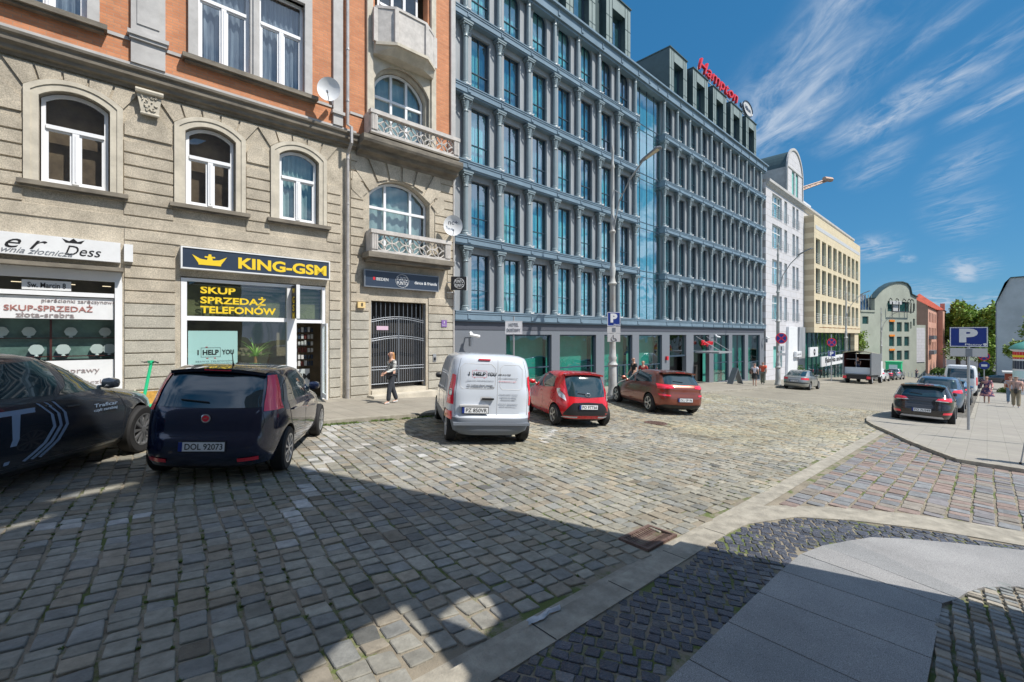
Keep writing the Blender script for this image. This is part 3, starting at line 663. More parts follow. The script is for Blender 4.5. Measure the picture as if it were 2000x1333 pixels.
def window(parent, out_in, kind, y, name='window', fr=.075, curtain='curtain', open_=False):
    """out_in(inset) -> outline; kind 'T': transom + mullion below, 'T3': three lights"""
    o = out_in(0); i_ = out_in(fr); mb = MB(); mb.ring(o, i_, y, y + .07)
    xs = [p[0] for p in i_]; zs = [p[1] for p in i_]; x0, x1, z0, z1 = min(xs), max(xs), min(zs), max(zs)
    ztr = z0 + (z1 - z0) * (.62 if kind != 'R' else .64)
    mb.box(x0, x1, y - .035, y + .065, ztr - .045, ztr + .045)
    if kind in ('T', 'R'):
        xc = (x0 + x1) / 2; mb.box(xc - .06, xc + .06, y - .03, y + .066, z0, ztr - .046); mb.box(xc - .012, xc + .012, y - .045, y - .031, z0 + .05, ztr - .1)
        for xa, xb in ((x0, xc - .06), (xc + .06, x1)):
            mb.ring([(xa, z0), (xb, z0), (xb, ztr - .046), (xa, ztr - .046)], [(xa + .045, z0 + .05), (xb - .045, z0 + .05), (xb - .045, ztr - .09), (xa + .045, ztr - .09)], y + .012, y + .06)
    else:
        for k in (1, 2):
            xc = x0 + (x1 - x0) * (k / 3 if kind == 'T3' else (.0, .27, .73)[k]); mb.box(xc - .045, xc + .045, y - .02, y + .066, z0, z1 - (.06 if kind == 'T3' else .09))
    f = mb.build(name, W['white'], parent)
    mb = MB(); mb.poly([(x, y + .045, z) for x, z in out_in(fr * .8)]); mb.build('pane', W['glass'], f)
    if curtain:
        mb = MB(); n = 40
        for k in range(n):
            xa, xb = x0 + (x1 - x0) * k / n, x0 + (x1 - x0) * (k + 1) / n
            ya, yb = y + .22 + .03 * math.sin(k * 1.1), y + .22 + .03 * math.sin((k + 1) * 1.1)
            mb.poly([(xa, ya, z0), (xb, yb, z0), (xb, yb, z1), (xa, ya, z1)])
        mb.build('curtain', W[curtain], f, True)
    return f
RB = mat('brown_room', (.30, .20, .12), .9, c2=(.12, .075, .05), vs=1.6)
for a, b in ARW:
    # moulded surround
    mb = MB(); o1, o2, o3 = arch(a - .24, b + .24, Z0 - .02, ZS + .14, ZT + .24), arch(a - .13, b + .13, Z0 - .02, ZS + .08, ZT + .14), arch(a, b, Z0 - .02, ZS, ZT)
    mb.ring(o1, o2, -.075, 0); mb.ring(o2, o3, -.05, .14)
    s = mb.build('window_surround', W['trim'], ten)
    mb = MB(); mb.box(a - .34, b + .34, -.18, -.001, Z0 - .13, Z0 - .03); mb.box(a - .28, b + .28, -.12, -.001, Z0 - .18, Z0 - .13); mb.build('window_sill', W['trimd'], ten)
    window(ten, lambda i, a=a, b=b: arch(a + .03 + i, b - .03 - i, Z0 + i, ZS - i * .6, ZT - .02 - i), 'T', .14, curtain=None if a < -7 else 'blind')
    mb = MB(); mb.box(a - .05, b + .05, .42, .5, Z0 - .3, ZT + .1); mb.build('room_back', RB if a < -7 else W['blind'], ten)
window(ten, lambda i: arch(BW[0] + .02 + i, BW[1] - .02 - i, BW[2] + i, BW[3] - i * .5, BW[4] - .02 - i), 'B', .26, curtain='blind')
for a, b in PW:
    xm = (a + b) / 2
    mb = MB(); mb.box(a - .22, a, -.10, .1, 9.60, 13.2); mb.box(b, b + .22, -.10, .1, 9.60, 13.2); mb.box(xm - .12, xm + .12, -.06, .2, 9.6, 12.4); mb.box(xm - .05, xm + .05, -.11, -.061, 9.6, 12.4)
    mb.box(a, b, -.12, .2, 12.4, 12.6); mb.box(a, b, -.04, -.001, 12.6, 13.6); mb.build('window_surround', W['grayst'], ten)
    mb = MB(); rr = random.Random(int(-a * 10))
    for i in range(110):
        x = rr.uniform(a + .3, b - .3); z = rr.uniform(12.68, 13.4); q = rr.random() * 6.28; mb.tube([(x, -.05, z), (x + .07 * math.cos(q), -.10, z + .07 * math.sin(q)), (x + .12 * math.cos(q + .8), -.05, z + .12 * math.sin(q + .8))], .018, 5)
    mb.build('carved_panel', W['lightst'], ten, True)
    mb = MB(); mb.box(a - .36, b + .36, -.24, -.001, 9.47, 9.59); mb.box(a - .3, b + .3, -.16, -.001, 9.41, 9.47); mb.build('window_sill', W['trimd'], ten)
    for xa, xb in ((a, xm - .12), (xm + .12, b)):
        window(ten, lambda i, xa=xa, xb=xb: [(xa + i, 9.62 + i), (xb - i, 9.62 + i), (xb - i, 12.4 - i), (xa + i, 12.4 - i)], 'R', .12)
# oriel bay: upper arched window, side trims, bowed stone balcony above
mb = MB(); mb.box(-3.64, -3.43, -.12, .1, 8.86, 16); mb.box(-1.10, -.90, -.12, .1, 8.86, 16)
o1, o2 = arch(UB[0], UB[1], 8.87, 11.0, 11.75), arch(UB[0] + .14, UB[1] - .14, 8.87, 10.92, 11.62)
mb.ring(o1, o2, .1, .30); holed(mb, [(-3.43, 8.87), (-1.1, 8.87), (-1.1, 12.25), (-3.43, 12.25)], [arch(UB[0] + .06, UB[1] - .06, 8.88, 10.98, 11.70)], -.05, .1); mb.build('window_surround', W['trim'], ten)
window(ten, lambda i: arch(UB[0] + .16 + i, UB[1] - .16 - i, 8.9 + i, 10.9 - i * .5, 11.6 - i), 'T3', .3, curtain='blind')
window(ten, lambda i: [(UB[0] + .35 + i, 12.3 + i), (UB[1] - .35 - i, 12.3 + i), (UB[1] - .35 - i, 15 - i), (UB[0] + .35 + i, 15 - i)], 'T3', .32, curtain=None)
bal = MB()
def bow(r, inset=0): return [(-3.44 + inset, 0), (-3.44 + inset, -.32 * r), (-2.86, -.74 * r), (-1.66, -.74 * r), (-1.08 - inset, -.32 * r), (-1.08 - inset, 0)]
def bowprism(mb, r, z0, z1, r2=None):
    P, Q = bow(r), bow(r2 or r)
    n = len(P)
    for i in range(n - 1): mb.poly([(P[i][0], P[i][1], z0), (P[i + 1][0], P[i + 1][1], z0), (Q[i + 1][0], Q[i + 1][1], z1), (Q[i][0], Q[i][1], z1)])
    mb.poly([(a, b, z0) for a, b in P]); mb.poly([(a, b, z1) for a, b in Q])
bowprism(bal, .62, 11.75, 12.0, .95); bowprism(bal, 1.05, 12.001, 12.10); bal_o = bal.build('balcony', W['trim'], ten)
mb = MB(); bowprism(mb, .92, 12.101, 13.25); bowprism(mb, .97, 13.251, 13.34)
for (x, y) in bow(.94)[1:5]: mb.box(x - .07, x + .07, y - .05, y + .05, 12.102, 13.24)
mb.build('parapet', W['lightst'], bal_o)
def pierced(parent, x0, x1, y, z0, z1, depth, side=.22):
    """balcony with a pierced parapet of interlaced arcs"""
    mb = MB()
    mb.box(x0 - .04, x1 + .04, y - .05, y + .16, z1 - .13, z1); mb.box(x0, x1, y, y + .13, z0, z0 + .09)
    for a in (x0, x1 - side): mb.box(a, a + side, y - .02, y + .14, z0 + .091, z1 - .131); [mb.box(a + .03 + k * .06, a + .055 + k * .06, y - .035, y - .021, z0 + .1, z1 - .14) for k in range(3)]
    for a in (x0, x1 - .12):
        mb.box(a, a + .12, y + .165, y + depth, z0, z1 - .01)
    f = mb.build('parapet', W['lightst'], parent)
    mb = MB(); xa, xb = x0 + side, x1 - side; za, zb = z0 + .09, z1 - .13; n = max(2, round((xb - xa) / (zb - za) * 1.0)); wv = (xb - xa) / n; hz = zb - za
    for k in range(n):
        cx, cz = xa + wv * (k + .5), (za + zb) / 2
        for sgx, sgz in ((1, 1), (1, -1), (-1, 1), (-1, -1)):
            mb.tube([(cx + sgx * wv / 2 * math.sin(t_ * math.pi / 12), y + .06, cz + sgz * hz / 2 * math.cos(t_ * math.pi / 12) * 1.0) for t_ in range(7)], .021, 6)
            mb.tube([(cx + sgx * wv / 2 * (1 - math.sin(t_ * math.pi / 12)), y + .06, cz + sgz * hz / 2 * (1 - math.cos(t_ * math.pi / 12))) for t_ in range(7)], .021, 6)
        mb.tube([(cx - wv / 4, y + .06, cz), (cx, y + .06, cz + hz / 4), (cx + wv / 4, y + .06, cz), (cx, y + .06, cz - hz / 4), (cx - wv / 4, y + .06, cz)], .019, 6)
    mb.build('tracery', W['lightst'], f, True)
    return f
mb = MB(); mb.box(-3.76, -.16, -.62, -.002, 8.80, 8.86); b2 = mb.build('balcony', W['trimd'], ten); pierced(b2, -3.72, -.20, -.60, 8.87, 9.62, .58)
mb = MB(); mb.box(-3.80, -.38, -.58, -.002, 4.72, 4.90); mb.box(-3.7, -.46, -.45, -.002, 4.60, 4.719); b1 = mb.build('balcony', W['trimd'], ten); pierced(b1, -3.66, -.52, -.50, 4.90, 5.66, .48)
# small plant behind the lower balcony window
# drainpipe
mb = MB(); mb.tube([(-4.33, -.14, -.35), (-4.33, -.14, 8.1), (-4.33, -.45, 8.35), (-4.33, -.45, 8.85), (-4.33, -.14, 9.05), (-4.33, -.14, 17)], .052, 10)
for z in (.3, 2.3, 4.4, 6.4, 7.9, 9.8, 11.5): mb.lathe([(.062, z), (.066, z + .03), (.062, z + .06)], (-4.33, -.14, 0), 10)
mb.build('drainpipe', W['pipe'], ten, True)
mb = MB(); mb.tube([(-.05, -.05, -.4), (-.05, -.05, 16)], .03, 6); mb.build('corner_strip', W['lightst'], ten)
# shopfronts
def ground_at(s): return G(JX + s * math.cos(AL), JY + s * math.sin(AL)) + .12
sf = MB()
sf.box(SH1[0], -9.98, .02, .14, 3.42, 3.66); sf.box(-10.12, -9.98, .0, .18, ground_at(-10), 3.42)
sf.box(SH1[0], -10.12, .03, .15, 3.02, 3.12); sf.box(SH1[0], -10.12, .05, .12, ground_at(-12), .9)
shop1 = sf.build('shopfront', W['white'], ten)
mb = MB(); mb.poly([(SH1[0], .1, .3), (-10.12, .1, .3), (-10.12, .1, 3.42), (SH1[0], .1, 3.42)]); mb.build('shop_pane', W['glassd'], shop1)
mb = MB(); mb.box(SH1[0], -10.14, .085, .095, 2.48, 3.0); mb.build('banner_panel', W['whited'], shop1)
mb = MB(); mb.box(SH1[0], -10.14, .085, .095, .45, 1.50); mb.build('lower_panel', W['whited'], shop1)
sf = MB()
sf.box(-8.79, -8.66, .0, .15, ground_at(-8.7), 3.64); sf.box(-8.66, -6.15, .02, .14, 2.50, 2.62); sf.box(-6.15, -5.88, .0, .15, ground_at(-6), 3.64); sf.box(-5.10, -5.01, .0, .15, ground_at(-5), 3.64)
sf.box(-8.66, -5.10, .03, .14, 3.56, 3.65); sf.box(-5.88, -5.10, .02, .14, 2.48, 2.58); sf.box(-8.66, -6.15, .02, .14, ground_at(-7), .25)
shop2 = sf.build('shopfront', W['white'], ten)
mb = MB()
for a, b, c, d_ in ((-8.66, -6.15, .25, 2.50), (-8.66, -6.15, 2.62, 3.56), (-5.88, -5.10, 2.58, 3.56)): mb.poly([(a, .09, c), (b, .09, c), (b, .09, d_), (a, .09, d_)])
mb.build('shop_pane', W['glassd'], shop2)
mb = MB(); gz = ground_at(-5.5)
c_, s_ = math.cos(R(80)), math.sin(R(80))
def dr(u, v, z): return (-5.12 - u * c_, -.02 - u * s_ + v, z)
for (u0, u1, z0, z1) in ((0, .08, gz + .05, 2.46), (.72, .80, gz + .05, 2.46), (.08, .72, gz + .05, gz + .2), (.08, .72, 2.38, 2.46)):
    mb.prism([(u0, z0), (u1, z0), (u1, z1), (u0, z1)], 0, .04, fn=lambda x, y, z: (-5.12 - x * c_ + y, -.02 - x * s_, z))
mb.tube([dr(.66, .0, .9), dr(.66, 0, 1.6)], .02, 6)
dlf = mb.build('door', W['white'], shop2); mb = MB(); mb.poly([(-5.10 - u * c_, -.02 - u * s_, z) for u, z in ((.08, gz + .2), (.72, gz + .2), (.72, 2.38), (.08, 2.38))]); mb.build('door_pane', W['glassd'], dlf)
mb = MB(); mb.box(-5.86, -5.3, .6, .65, gz, 1.0); mb.build('counter', W['whited'], shop2)
rr = random.Random(9); mb = MB()
for r_ in range(6):
    for k in range(7): x = -5.84 + k * .10; mb.box(x, x + .07, .66, .7, 1.1 + r_ * .22, 1.22 + r_ * .22 + rr.uniform(0, .05), rr.choice((0, 1, 2)))
mb.build('shelf_goods', [W['sgrey'], W['redd'], W['navy']], shop2)
txt('GSM', .62, .22, W['black'], shop2, (-5.6, .595, .75), name='counter_lettering', bold=.02)
# jeweller interior: ceiling lamps, glass shelf and divider
mb = MB(); mb.box(SH1[0], -10.0, .42, .47, 1.58, 1.60); mb.box(SH1[0], -10.0, .42, .47, 2.02, 2.04); mb.box(-11.28, -11.24, .40, .45, 1.5, 2.48); mb.build('shelf', W['redd'], shop1)
mb = MB(); mb.box(SH1[0], -10.0, .52, .54, 1.5, 2.48); mb.build('display_back', mat('teal_backing', (.16, .24, .22), .8, var=.4, vs=1.5), shop1)
mb = MB()
for x in (-11.9, -11.0, -10.35): mb.box(x, x + .16, .4, .44, 3.32, 3.335)
mb.build('ceiling_lights', mat('shop_lamp', (.9, .8, .6), emit=(1.2, .9, .6)), shop1)
mb = MB(); mb.poly([(-8.5, .6, 3.5), (-6.3, .6, 3.5), (-6.3, .2, 3.5), (-8.5, .2, 3.5)]); mb.build('ceiling', W['whited'], shop2)
mb = MB(); mb.box(-8.66, -6.15, .30, .33, 2.62, 3.55); mb.box(-5.86, -5.1, .30, .33, 2.62, 3.55); mb.build('inner_lining', mat('olive_lining', (.17, .17, .075), .9, c2=(.09, .085, .04), vs=1.5), shop2)
def txl(s, w_, h_, m, loc, **k): return txt(s, w_, h_, m, ten, loc, **k)
# lettering that is stuck on the panes
for s_, w_, z in (('SKUP', .84, 3.35), ('SPRZEDAŻ', 1.62, 3.08), ('TELEFONÓW', 1.90, 2.81)):
    txt(s_, w_, .20 if 'Ż' not in s_ and 'Ó' not in s_ else .25, W['yellow'], shop2, (-8.35 + w_ / 2, .075, z + (.02 if 'Ż' in s_ or 'Ó' in s_ else 0)), name='window_lettering', bold=.03)
txt('SKUP-SPRZEDAŻ', 1.45, .17, mat('brown_red_letter', (.38, .16, .14)), shop1, (-11.25, .075, 2.74), name='window_lettering', bold=.012)
txt('pierścionki zaręczynowe', 1.28, .12, mat('grey_letter', (.30, .25, .25)), shop1, (-10.75, .075, 2.90), name='window_lettering')
txt('złota-srebra', .95, .12, bpy.data.materials['grey_letter'], shop1, (-11.32, .075, 2.57), name='window_lettering', bold=.01)
txt('naprawy', .7, .12, bpy.data.materials['grey_letter'], shop1, (-10.75, .075, 1.22), name='window_lettering')
txt('krótkie obrączki', 1.35, .13, bpy.data.materials['grey_letter'], shop1, (-10.95, .075, .95), name='window_lettering')
# things in the shop windows
def bust(x, z, s=1.0, lab='white necklace bust on the jeweller\'s shelf'):
    mb = MB(); P = [(-.10, .24), (-.05, .27), (.05, .27), (.10, .24), (.15, .14), (.10, .03), (.0, -.0), (-.10, .03), (-.15, .14)]
    mb.prism([(a * s, b * s) for a, b in P], -.02, .02); mb.lathe([(.04, -.03), (.03, .0)], n=10)
    o = mb.build('necklace_bust', W['whited'], None); o.matrix_world = ten_m @ Matrix.Translation((x, .44, z + .032)); return tag(o, lab, 'jewellery display', 'necklace busts in the jeweller window')
bpy.context.view_layer.update(); ten_m = ten.matrix_world.copy()
for i, (x, z) in enumerate(((-12.05, 2.04), (-11.62, 2.04), (-10.92, 2.04), (-10.3, 2.04), (-11.5, 1.60), (-11.05, 1.60), (-10.45, 1.60), (-10.22, 1.60))): bust(x, z, .8 if i < 4 else .9, ('pale necklace bust on the upper shelf of the jeweller window' if i < 4 else 'pale necklace bust on the lower shelf of the jeweller window'))
mb = MB(); mb.box(-8.62, -7.45, .13, .15, .30, 2.22); pst = mb.build('poster', W['mint'], None); pst.matrix_world = ten_m; tag(pst, 'pale mint phone repair poster standing in the yellow lettered shop window', 'poster')
def bx_letters(parent, y, cx, cz, sc, rot=None):
    fr_ = (lambda x, yy, z: (x, yy, z)); mb = MB(); hw, hh, th_ = .28 * sc, .16 * sc, .008 * sc
    mb.box(cx - hw, cx + hw, y - .003, y, cz + hh - th_, cz + hh); mb.box(cx - hw, cx + hw, y - .003, y, cz - hh, cz - hh + th_); mb.box(cx - hw, cx - hw + th_, y - .003, y, cz - hh + th_, cz + hh - th_); mb.box(cx + hw - th_, cx + hw, y - .003, y, cz - hh + th_, cz + hh - th_)
    mb.build('logo_box', W['black'], parent)
    mb = MB()
    for dx, dz in ((-.12, .18), (-.10, -.20), (.12, -.20)): mb.box(cx + dx * sc - .03 * sc, cx + dx * sc + .03 * sc, y - .003, y, cz + dz * sc - .012 * sc, cz + dz * sc + .012 * sc)
    mb.build('logo_marks', W['red'], parent)
    k = dict(bold=.03, ext=.002)
    txt('HELP', .46 * sc, .17 * sc, W['black'], parent, (cx, y - .002, cz), **k); txt('I', .035 * sc, .17 * sc, W['black'], parent, (cx - .36 * sc, y - .002, cz), **k); txt('YOU', .36 * sc, .17 * sc, W['black'], parent, (cx + .50 * sc, y - .002, cz), **k)
    txt('SERWIS TELEFONÓW', 1.1 * sc, .06 * sc, W['iron'], parent, (cx + .12 * sc, y - .002, cz - .30 * sc), ext=.002, spacing=1.3)
bx_letters(pst, .128, -8.10, 1.62, .82)
pl = empty('potted_palm'); pl.matrix_world = ten_m @ Matrix.Translation((-6.95, .30, 1.02)) @ Matrix.Scale(1.25, 4); tag(pl, 'spiky green potted palm standing inside the phone shop window', 'plant')
mb = MB(); rr = random.Random(4)
for k in range(46):
    a = rr.random() * 6.28; el = rr.uniform(.1, 1.45); L_ = rr.uniform(.40, .62); P = []
    for j in range(5):
        t_ = j / 4; rad = L_ * t_ * math.cos(el * (1 - .45 * t_)); P.append(Vector((rad * math.cos(a), rad * math.sin(a) * .5, .35 + L_ * t_ * math.sin(el) - .12 * t_ * t_)))
    sd_ = Vector((-math.sin(a), math.cos(a), 0))
    for j in range(4):
        w0, w1 = .022 * (1 - j / 4) + .002, .022 * (1 - (j + 1) / 4) + .002; mb.poly([P[j] - sd_ * w0, P[j] + sd_ * w0, P[j + 1] + sd_ * w1, P[j + 1] - sd_ * w1])
W['palm'] = mat('palm_leaf', (.24, .42, .07), .5, var=.25, vs=8)
mb.build('leaves', W['palm'], pl, fixn=False); mb = MB(); mb.tube([(0, 0, -.1), (0, 0, .36)], [.05, .035], 8); mb.build('stem', W['wood'], pl); mb = MB(); mb.lathe([(.12, -.45), (.17, -.1)], n=14); mb.build('pot', W['iron'], pl)
# gate
gt = MB(); g0 = ground_at(-2.4)
gt.box(-3.44, -1.29, .50, .53, g0, 3.28, 1)
gate = gt.build('entrance_back', [W['iron'], W['dark']], ten)
gt = MB(); yb = .10; ztop = lambda x: 2.72
for k in range(25):
    x = -3.40 + k * .0877
    gt.tube([(x, yb, .35), (x, yb, 3.25 if k % 2 == 0 else 2.75)], .011, 5)
for (z, bow_) in ((2.62, .14), (2.55, .14), (1.95, .12), (1.88, .12), (.98, -.0), (.88, -.0), (.38, 0)):
    gt.tube([(-3.43 + 2.14 * j / 12, yb, z + bow_ * math.sin(math.pi * j / 12)) for j in range(13)], .014, 5)
gt.tube([(-2.36, yb, .35), (-2.36, yb, 2.75)], .03, 6)
for x in (-3.43, -1.30): gt.tube([(x, yb, .2), (x, yb, 3.25)], .025, 6)
gt.build('gate_grille', W['iron'], ten)
mb = MB(); mb.box(-3.22, -2.78, yb - .03, yb - .02, 2.28, 2.42); mb.build('gate_notice', mat('pinkish_plate', (.62, .45, .55)), ten)
mb = MB(); mb.box(-3.6, -1.1, -.55, -.04, g0 - .3, g0 + .14); mb.box(-3.44, -1.29, -.039, .45, g0 - .3, g0 + .28); mb.build('step', W['trim'], ten)
mb = MB(); mb.box(-1.0, -.86, -.06, -.037, 1.10, 1.38); mb.box(-.98, -.88, -.066, -.061, 1.13, 1.25, 1); tag(mb.build('intercom', [W['steel'], W['black']], None), 'small dark intercom panel on the stone pier right of the iron gate', 'intercom').matrix_world = ten_m
# ---- signs on the tenement
def sign_box(name, label, cat, x0, x1, z0, z1, y0, y1, m, frame=None, group=None):
    mb = MB(); mb.box(x0, x1, y0, y1, z0, z1)
    o = mb.build(name, W[m] if isinstance(m, str) else m, None); o.matrix_world = ten_m; tag(o, label, cat, group)
    if frame:
        mb = MB(); q = .035; mb.ring([(x0 - q, z0 - q), (x1 + q, z0 - q), (x1 + q, z1 + q), (x0 - q, z1 + q)], [(x0, z0), (x1, z0), (x1, z1), (x0, z1)], y0 - .02, y1); mb.build('frame', W[frame], o)
    return o
s1 = sign_box('shop_sign', 'white jeweller fascia sign with thin black script and small crown', 'shop sign', -14.4, -10.02, 3.88, 4.36, -.22, .0, 'whited')
mb = MB(); mb.box(-14.4, -9.96, -.26, .02, 3.66, 3.75); mb.build('lower_rail', W['trimd'], s1)
txt('l e r', .95, .30, W['black'], s1, (-11.75, -.223, 4.17), shear=.5); txt('ownia złotnicza', 1.25, .13, W['iron'], s1, (-11.48, -.223, 3.98), shear=.5); txt('Dess', .62, .22, W['black'], s1, (-10.68, -.223, 4.07), shear=.3)
mb = MB(); mb.prism([(-10.98, 4.24), (-10.72, 4.24), (-10.66, 4.33), (-10.78, 4.28), (-10.85, 4.35), (-10.92, 4.28), (-11.04, 4.33)], -.224, -.22); mb.build('crown_emblem', W['black'], s1)
s2 = sign_box('shop_sign', 'navy fascia sign with yellow anchor crown and KING-GSM lettering', 'shop sign', -8.78, -4.97, 3.90, 4.42, -.20, .0, 'navy', 'whited')
txt('KING-GSM', 2.45, .32, W['yellow'], s2, (-6.27, -.204, 4.14), bold=.035)
mb = MB(); C = (-8.17, 4.02)
cr = [(-.26, .0), (.26, .0), (.26, .04), (.40, .26), (.22, .16), (.07, .14), (.05, .20), (.12, .20), (.12, .24), (.04, .24), (.03, .30), (-.03, .30), (-.04, .24), (-.12, .24), (-.12, .20), (-.05, .20), (-.07, .14), (-.22, .16), (-.40, .26), (-.26, .04)]
mb.prism([(C[0] + a, C[1] + b - .02) for a, b in cr], -.208, -.201); mb.build('crown_emblem', W['yellow'], s2)
sv = sign_box('projecting_sign', 'narrow vertical black sign with yellow crown and stacked GSM letters over the shop door', 'sign', -6.02, -5.92, 2.60, 3.62, -.45, .0, 'whited')
mb = MB(); mb.box(-6.03, -6.021, -.44, -.01, 2.61, 3.61); f_ = mb.build('face', W['black'], sv)
for i, c in enumerate('GSM'): txt(c, .18, .2, W['yellow'], sv, (-6.034, -.22, 3.17 - i * .24), rot=(R(90), 0, R(-90)), bold=.02)
txt('W', .2, .14, W['yellow'], sv, (-6.034, -.22, 3.45), rot=(R(90), 0, R(-90)), bold=.02)
s3 = sign_box('shop_sign', 'long navy sign reading PUNTO PUNTO under the lower balcony', 'shop sign', -3.74, -.86, 3.78, 4.30, -.16, -.04, 'navy', 'iron')
txt('PUNTO', .42, .13, W['whited'], s3, (-2.35, -.163, 4.12), bold=.0); txt('PUNTO', .42, .13, W['whited'], s3, (-2.35, -.163, 3.96)); txt('IBEDEN', .45, .10, W['whited'], s3, (-3.12, -.163, 4.04)); txt('dance & friends', .95, .11, W['whited'], s3, (-1.38, -.163, 4.02), bold=.01)
mb = MB(); mb.box(-3.46, -3.38, -.165, -.161, 4.0, 4.1); mb.build('red_mark', W['red'], s3)
mb = MB(); mb.tube([(-2.35 + .26 * math.cos(t_ * math.pi / 12), -.163, 4.04 + .23 * math.sin(t_ * math.pi / 12)) for t_ in range(25)], .007, 4); mb.build('ring_emblem', W['whited'], s3)
ps = empty('projecting_sign'); ps.matrix_world = ten_m @ Matrix.Translation((-.40, 0, 3.85)); tag(ps, 'square black sign with white PUNTO ring sticking out at the corner of the tenement', 'sign')
c_, s_ = math.cos(R(-30)), math.sin(R(-30))
pbx = lambda x, y, z: (x * c_ + y * .25 + .10, -.30 + x * s_ + y * .9, z)
mb = MB(); mb.prism([(-.02, 0), (.56, 0), (.56, .52), (-.02, .52)], 0, .09, fn=pbx); mb.build('panel', W['black'], ps)
mb = MB(); mb.prism([(.56, -.01), (.59, -.01), (.59, .53), (.56, .53)], 0, .1, fn=pbx); mb.tube([pbx(.02, .0, -.1), (0.05, 0, -.1)], .02, 5); mb.tube([pbx(.02, .05, .3), (0.05, 0, .3)], .02, 5); mb.build('bracket', W['whited'], ps)
for z in (.34, .18): txt('PUNTO', .34, .12, W['whited'], ps, (.10 + .27 * c_, -.30 + .27 * s_ - .008, z), rot=(R(90), 0, R(-30)))
mb = MB(); mb.tube([(.10 + (.27 + .2 * math.cos(t_ * math.pi / 10)) * c_, -.31 + (.27 + .2 * math.cos(t_ * math.pi / 10)) * s_, .26 + .2 * math.sin(t_ * math.pi / 10)) for t_ in range(21)], .006, 4); mb.build('ring_emblem', W['whited'], ps)
s4 = sign_box('address_plate', 'small white Sw. Marcin address board inside the jeweller window', 'sign', -11.7, -10.9, 3.14, 3.36, .05, .08, 'whited'); txt('Sw. Marcin 8', .62, .12, W['black'], s4, (-11.3, .047, 3.25), bold=.01)
s5 = sign_box('house_number', 'cream house number lamp left of the iron gate', 'house number', -3.98, -3.72, 3.02, 3.22, -.14, -.04, mat('cream_lamp', (.75, .55, .25), .5)); txt('8', .07, .12, W['black'], s5, (-3.84, -.143, 3.13), bold=.02)
s6 = sign_box('street_plate', 'little violet plate on the pier right of the iron gate', 'sign', -.62, -.38, 2.42, 2.68, -.06, -.036, mat('violet', (.22, .12, .35), .5)); txt('8', .05, .08, W['whited'], s6, (-.5, -.062, 2.59)); txt('Św. Marcin', .18, .05, W['whited'], s6, (-.5, -.062, 2.49))
s7 = sign_box('alarm_box', 'small white alarm box on the wall between the two shops', 'alarm box', -9.95, -9.78, 3.93, 4.36, -.14, -.02, 'whited')
# satellite dishes
def dish(x, y, z, r, lab, az, logo=None):
    d_ = empty('satellite_dish'); d_.matrix_world = ten_m @ Matrix.Translation((x, y, z)) @ Matrix.Rotation(az, 4, 'Z'); tag(d_, lab, 'satellite dish')
    mb = MB(); n = 28; fl = lambda q, t_: (q * r * math.cos(t_), -.10 + .10 * (q * q) * -1 - .02, q * r * 1.1 * math.sin(t_))
    for i in range(6):
        for k in range(n):
            t0, t1 = 2 * math.pi * k / n, 2 * math.pi * (k + 1) / n; a, b = i / 6, (i + 1) / 6; mb.poly([fl(a, t0), fl(b, t0), fl(b, t1), fl(a, t1)] if i else [fl(0, 0), fl(b, t0), fl(b, t1)])
    mb.build('reflector', W['whited'], d_, True)
    mb = MB(); mb.tube([(0, 0, -.2), (0, -.1, -.3), (0, -.1, 0)], .02, 6); mb.tube([(0, -.15, -r), (0, -.5, -r * .7)], .012, 5); mb.lathe([(.03, -.56), (.03, -.48)], (0, 0, -r * .7), 8, axis='y'); mb.box(-.05, .05, -.04, r * .0 + .3, -.25, -.15); mb.build('arm', W['iron'], d_)
    if logo: txt(logo, r * 1.0, None, W['navy'], d_, (0, -.235, .1), bold=.01)
dish(-5.02, -.42, 9.75, .34, 'plain white satellite dish on the orange brick wall beside the drainpipe', R(-28))
dish(-.30, -.35, 6.28, .36, 'white satellite dish with nc+ lettering at the corner above the lower balcony', R(-32), 'nc+')
# ------------------------------------------------------------------ slate blue hotel
HX0 = 10.83; HL = 36.55
hot = empty('hotel_building', (HX0, 14.6, 0)); tag(hot, 'long slate blue hotel with iron columns, arched top windows and dark granite ground floor', 'building')
COLX = [.64 + 1.848 * k for k in range(8)]; COLX2 = [17.15 + 1.848 * k for k in range(11)]
ZL = [3.08 + 3.05 * k for k in range(5)]; ZC = 18.2
WX = [(COLX[k] + COLX[k + 1]) / 2 for k in range(7)]; WX2 = [(COLX2[k] + COLX2[k + 1]) / 2 for k in range(10)]
hw = .50
mb = MB(); holes = []
for k, zl in enumerate(ZL):
    for x in WX + WX2:
        holes.append(arch(x - hw, x + hw, zl + .06, zl + 1.85, zl + 2.40, 10) if k == 4 else [(x - hw, zl + .06), (x + hw, zl + .06), (x + hw, zl + 2.42), (x - hw, zl + 2.42)])
holes.append([(13.62, 3.10), (17.05, 3.10), (17.05, 17.55), (13.62, 17.55)])
holed(mb, [(.0, 2.7), (HL, 2.7), (HL, 17.7), (.0, 17.7)], holes, .26, .20); mb.box(HL - .02, HL, .33, 14, -4, 18.2)
mb.box(0, .02, .33, 12, 16, 18.2)
mb.build('wall', [W['hotelw']], hot)
mb = MB(); mb.box(.05, HL - .05, 1.9, 2.0, -2.5, 17.7)
for zl in ZL + [18.0]: mb.box(.05, HL - .05, .62, 1.9, zl - .42, zl - .05)
mb.build('back_wall', W['dark'], hot)
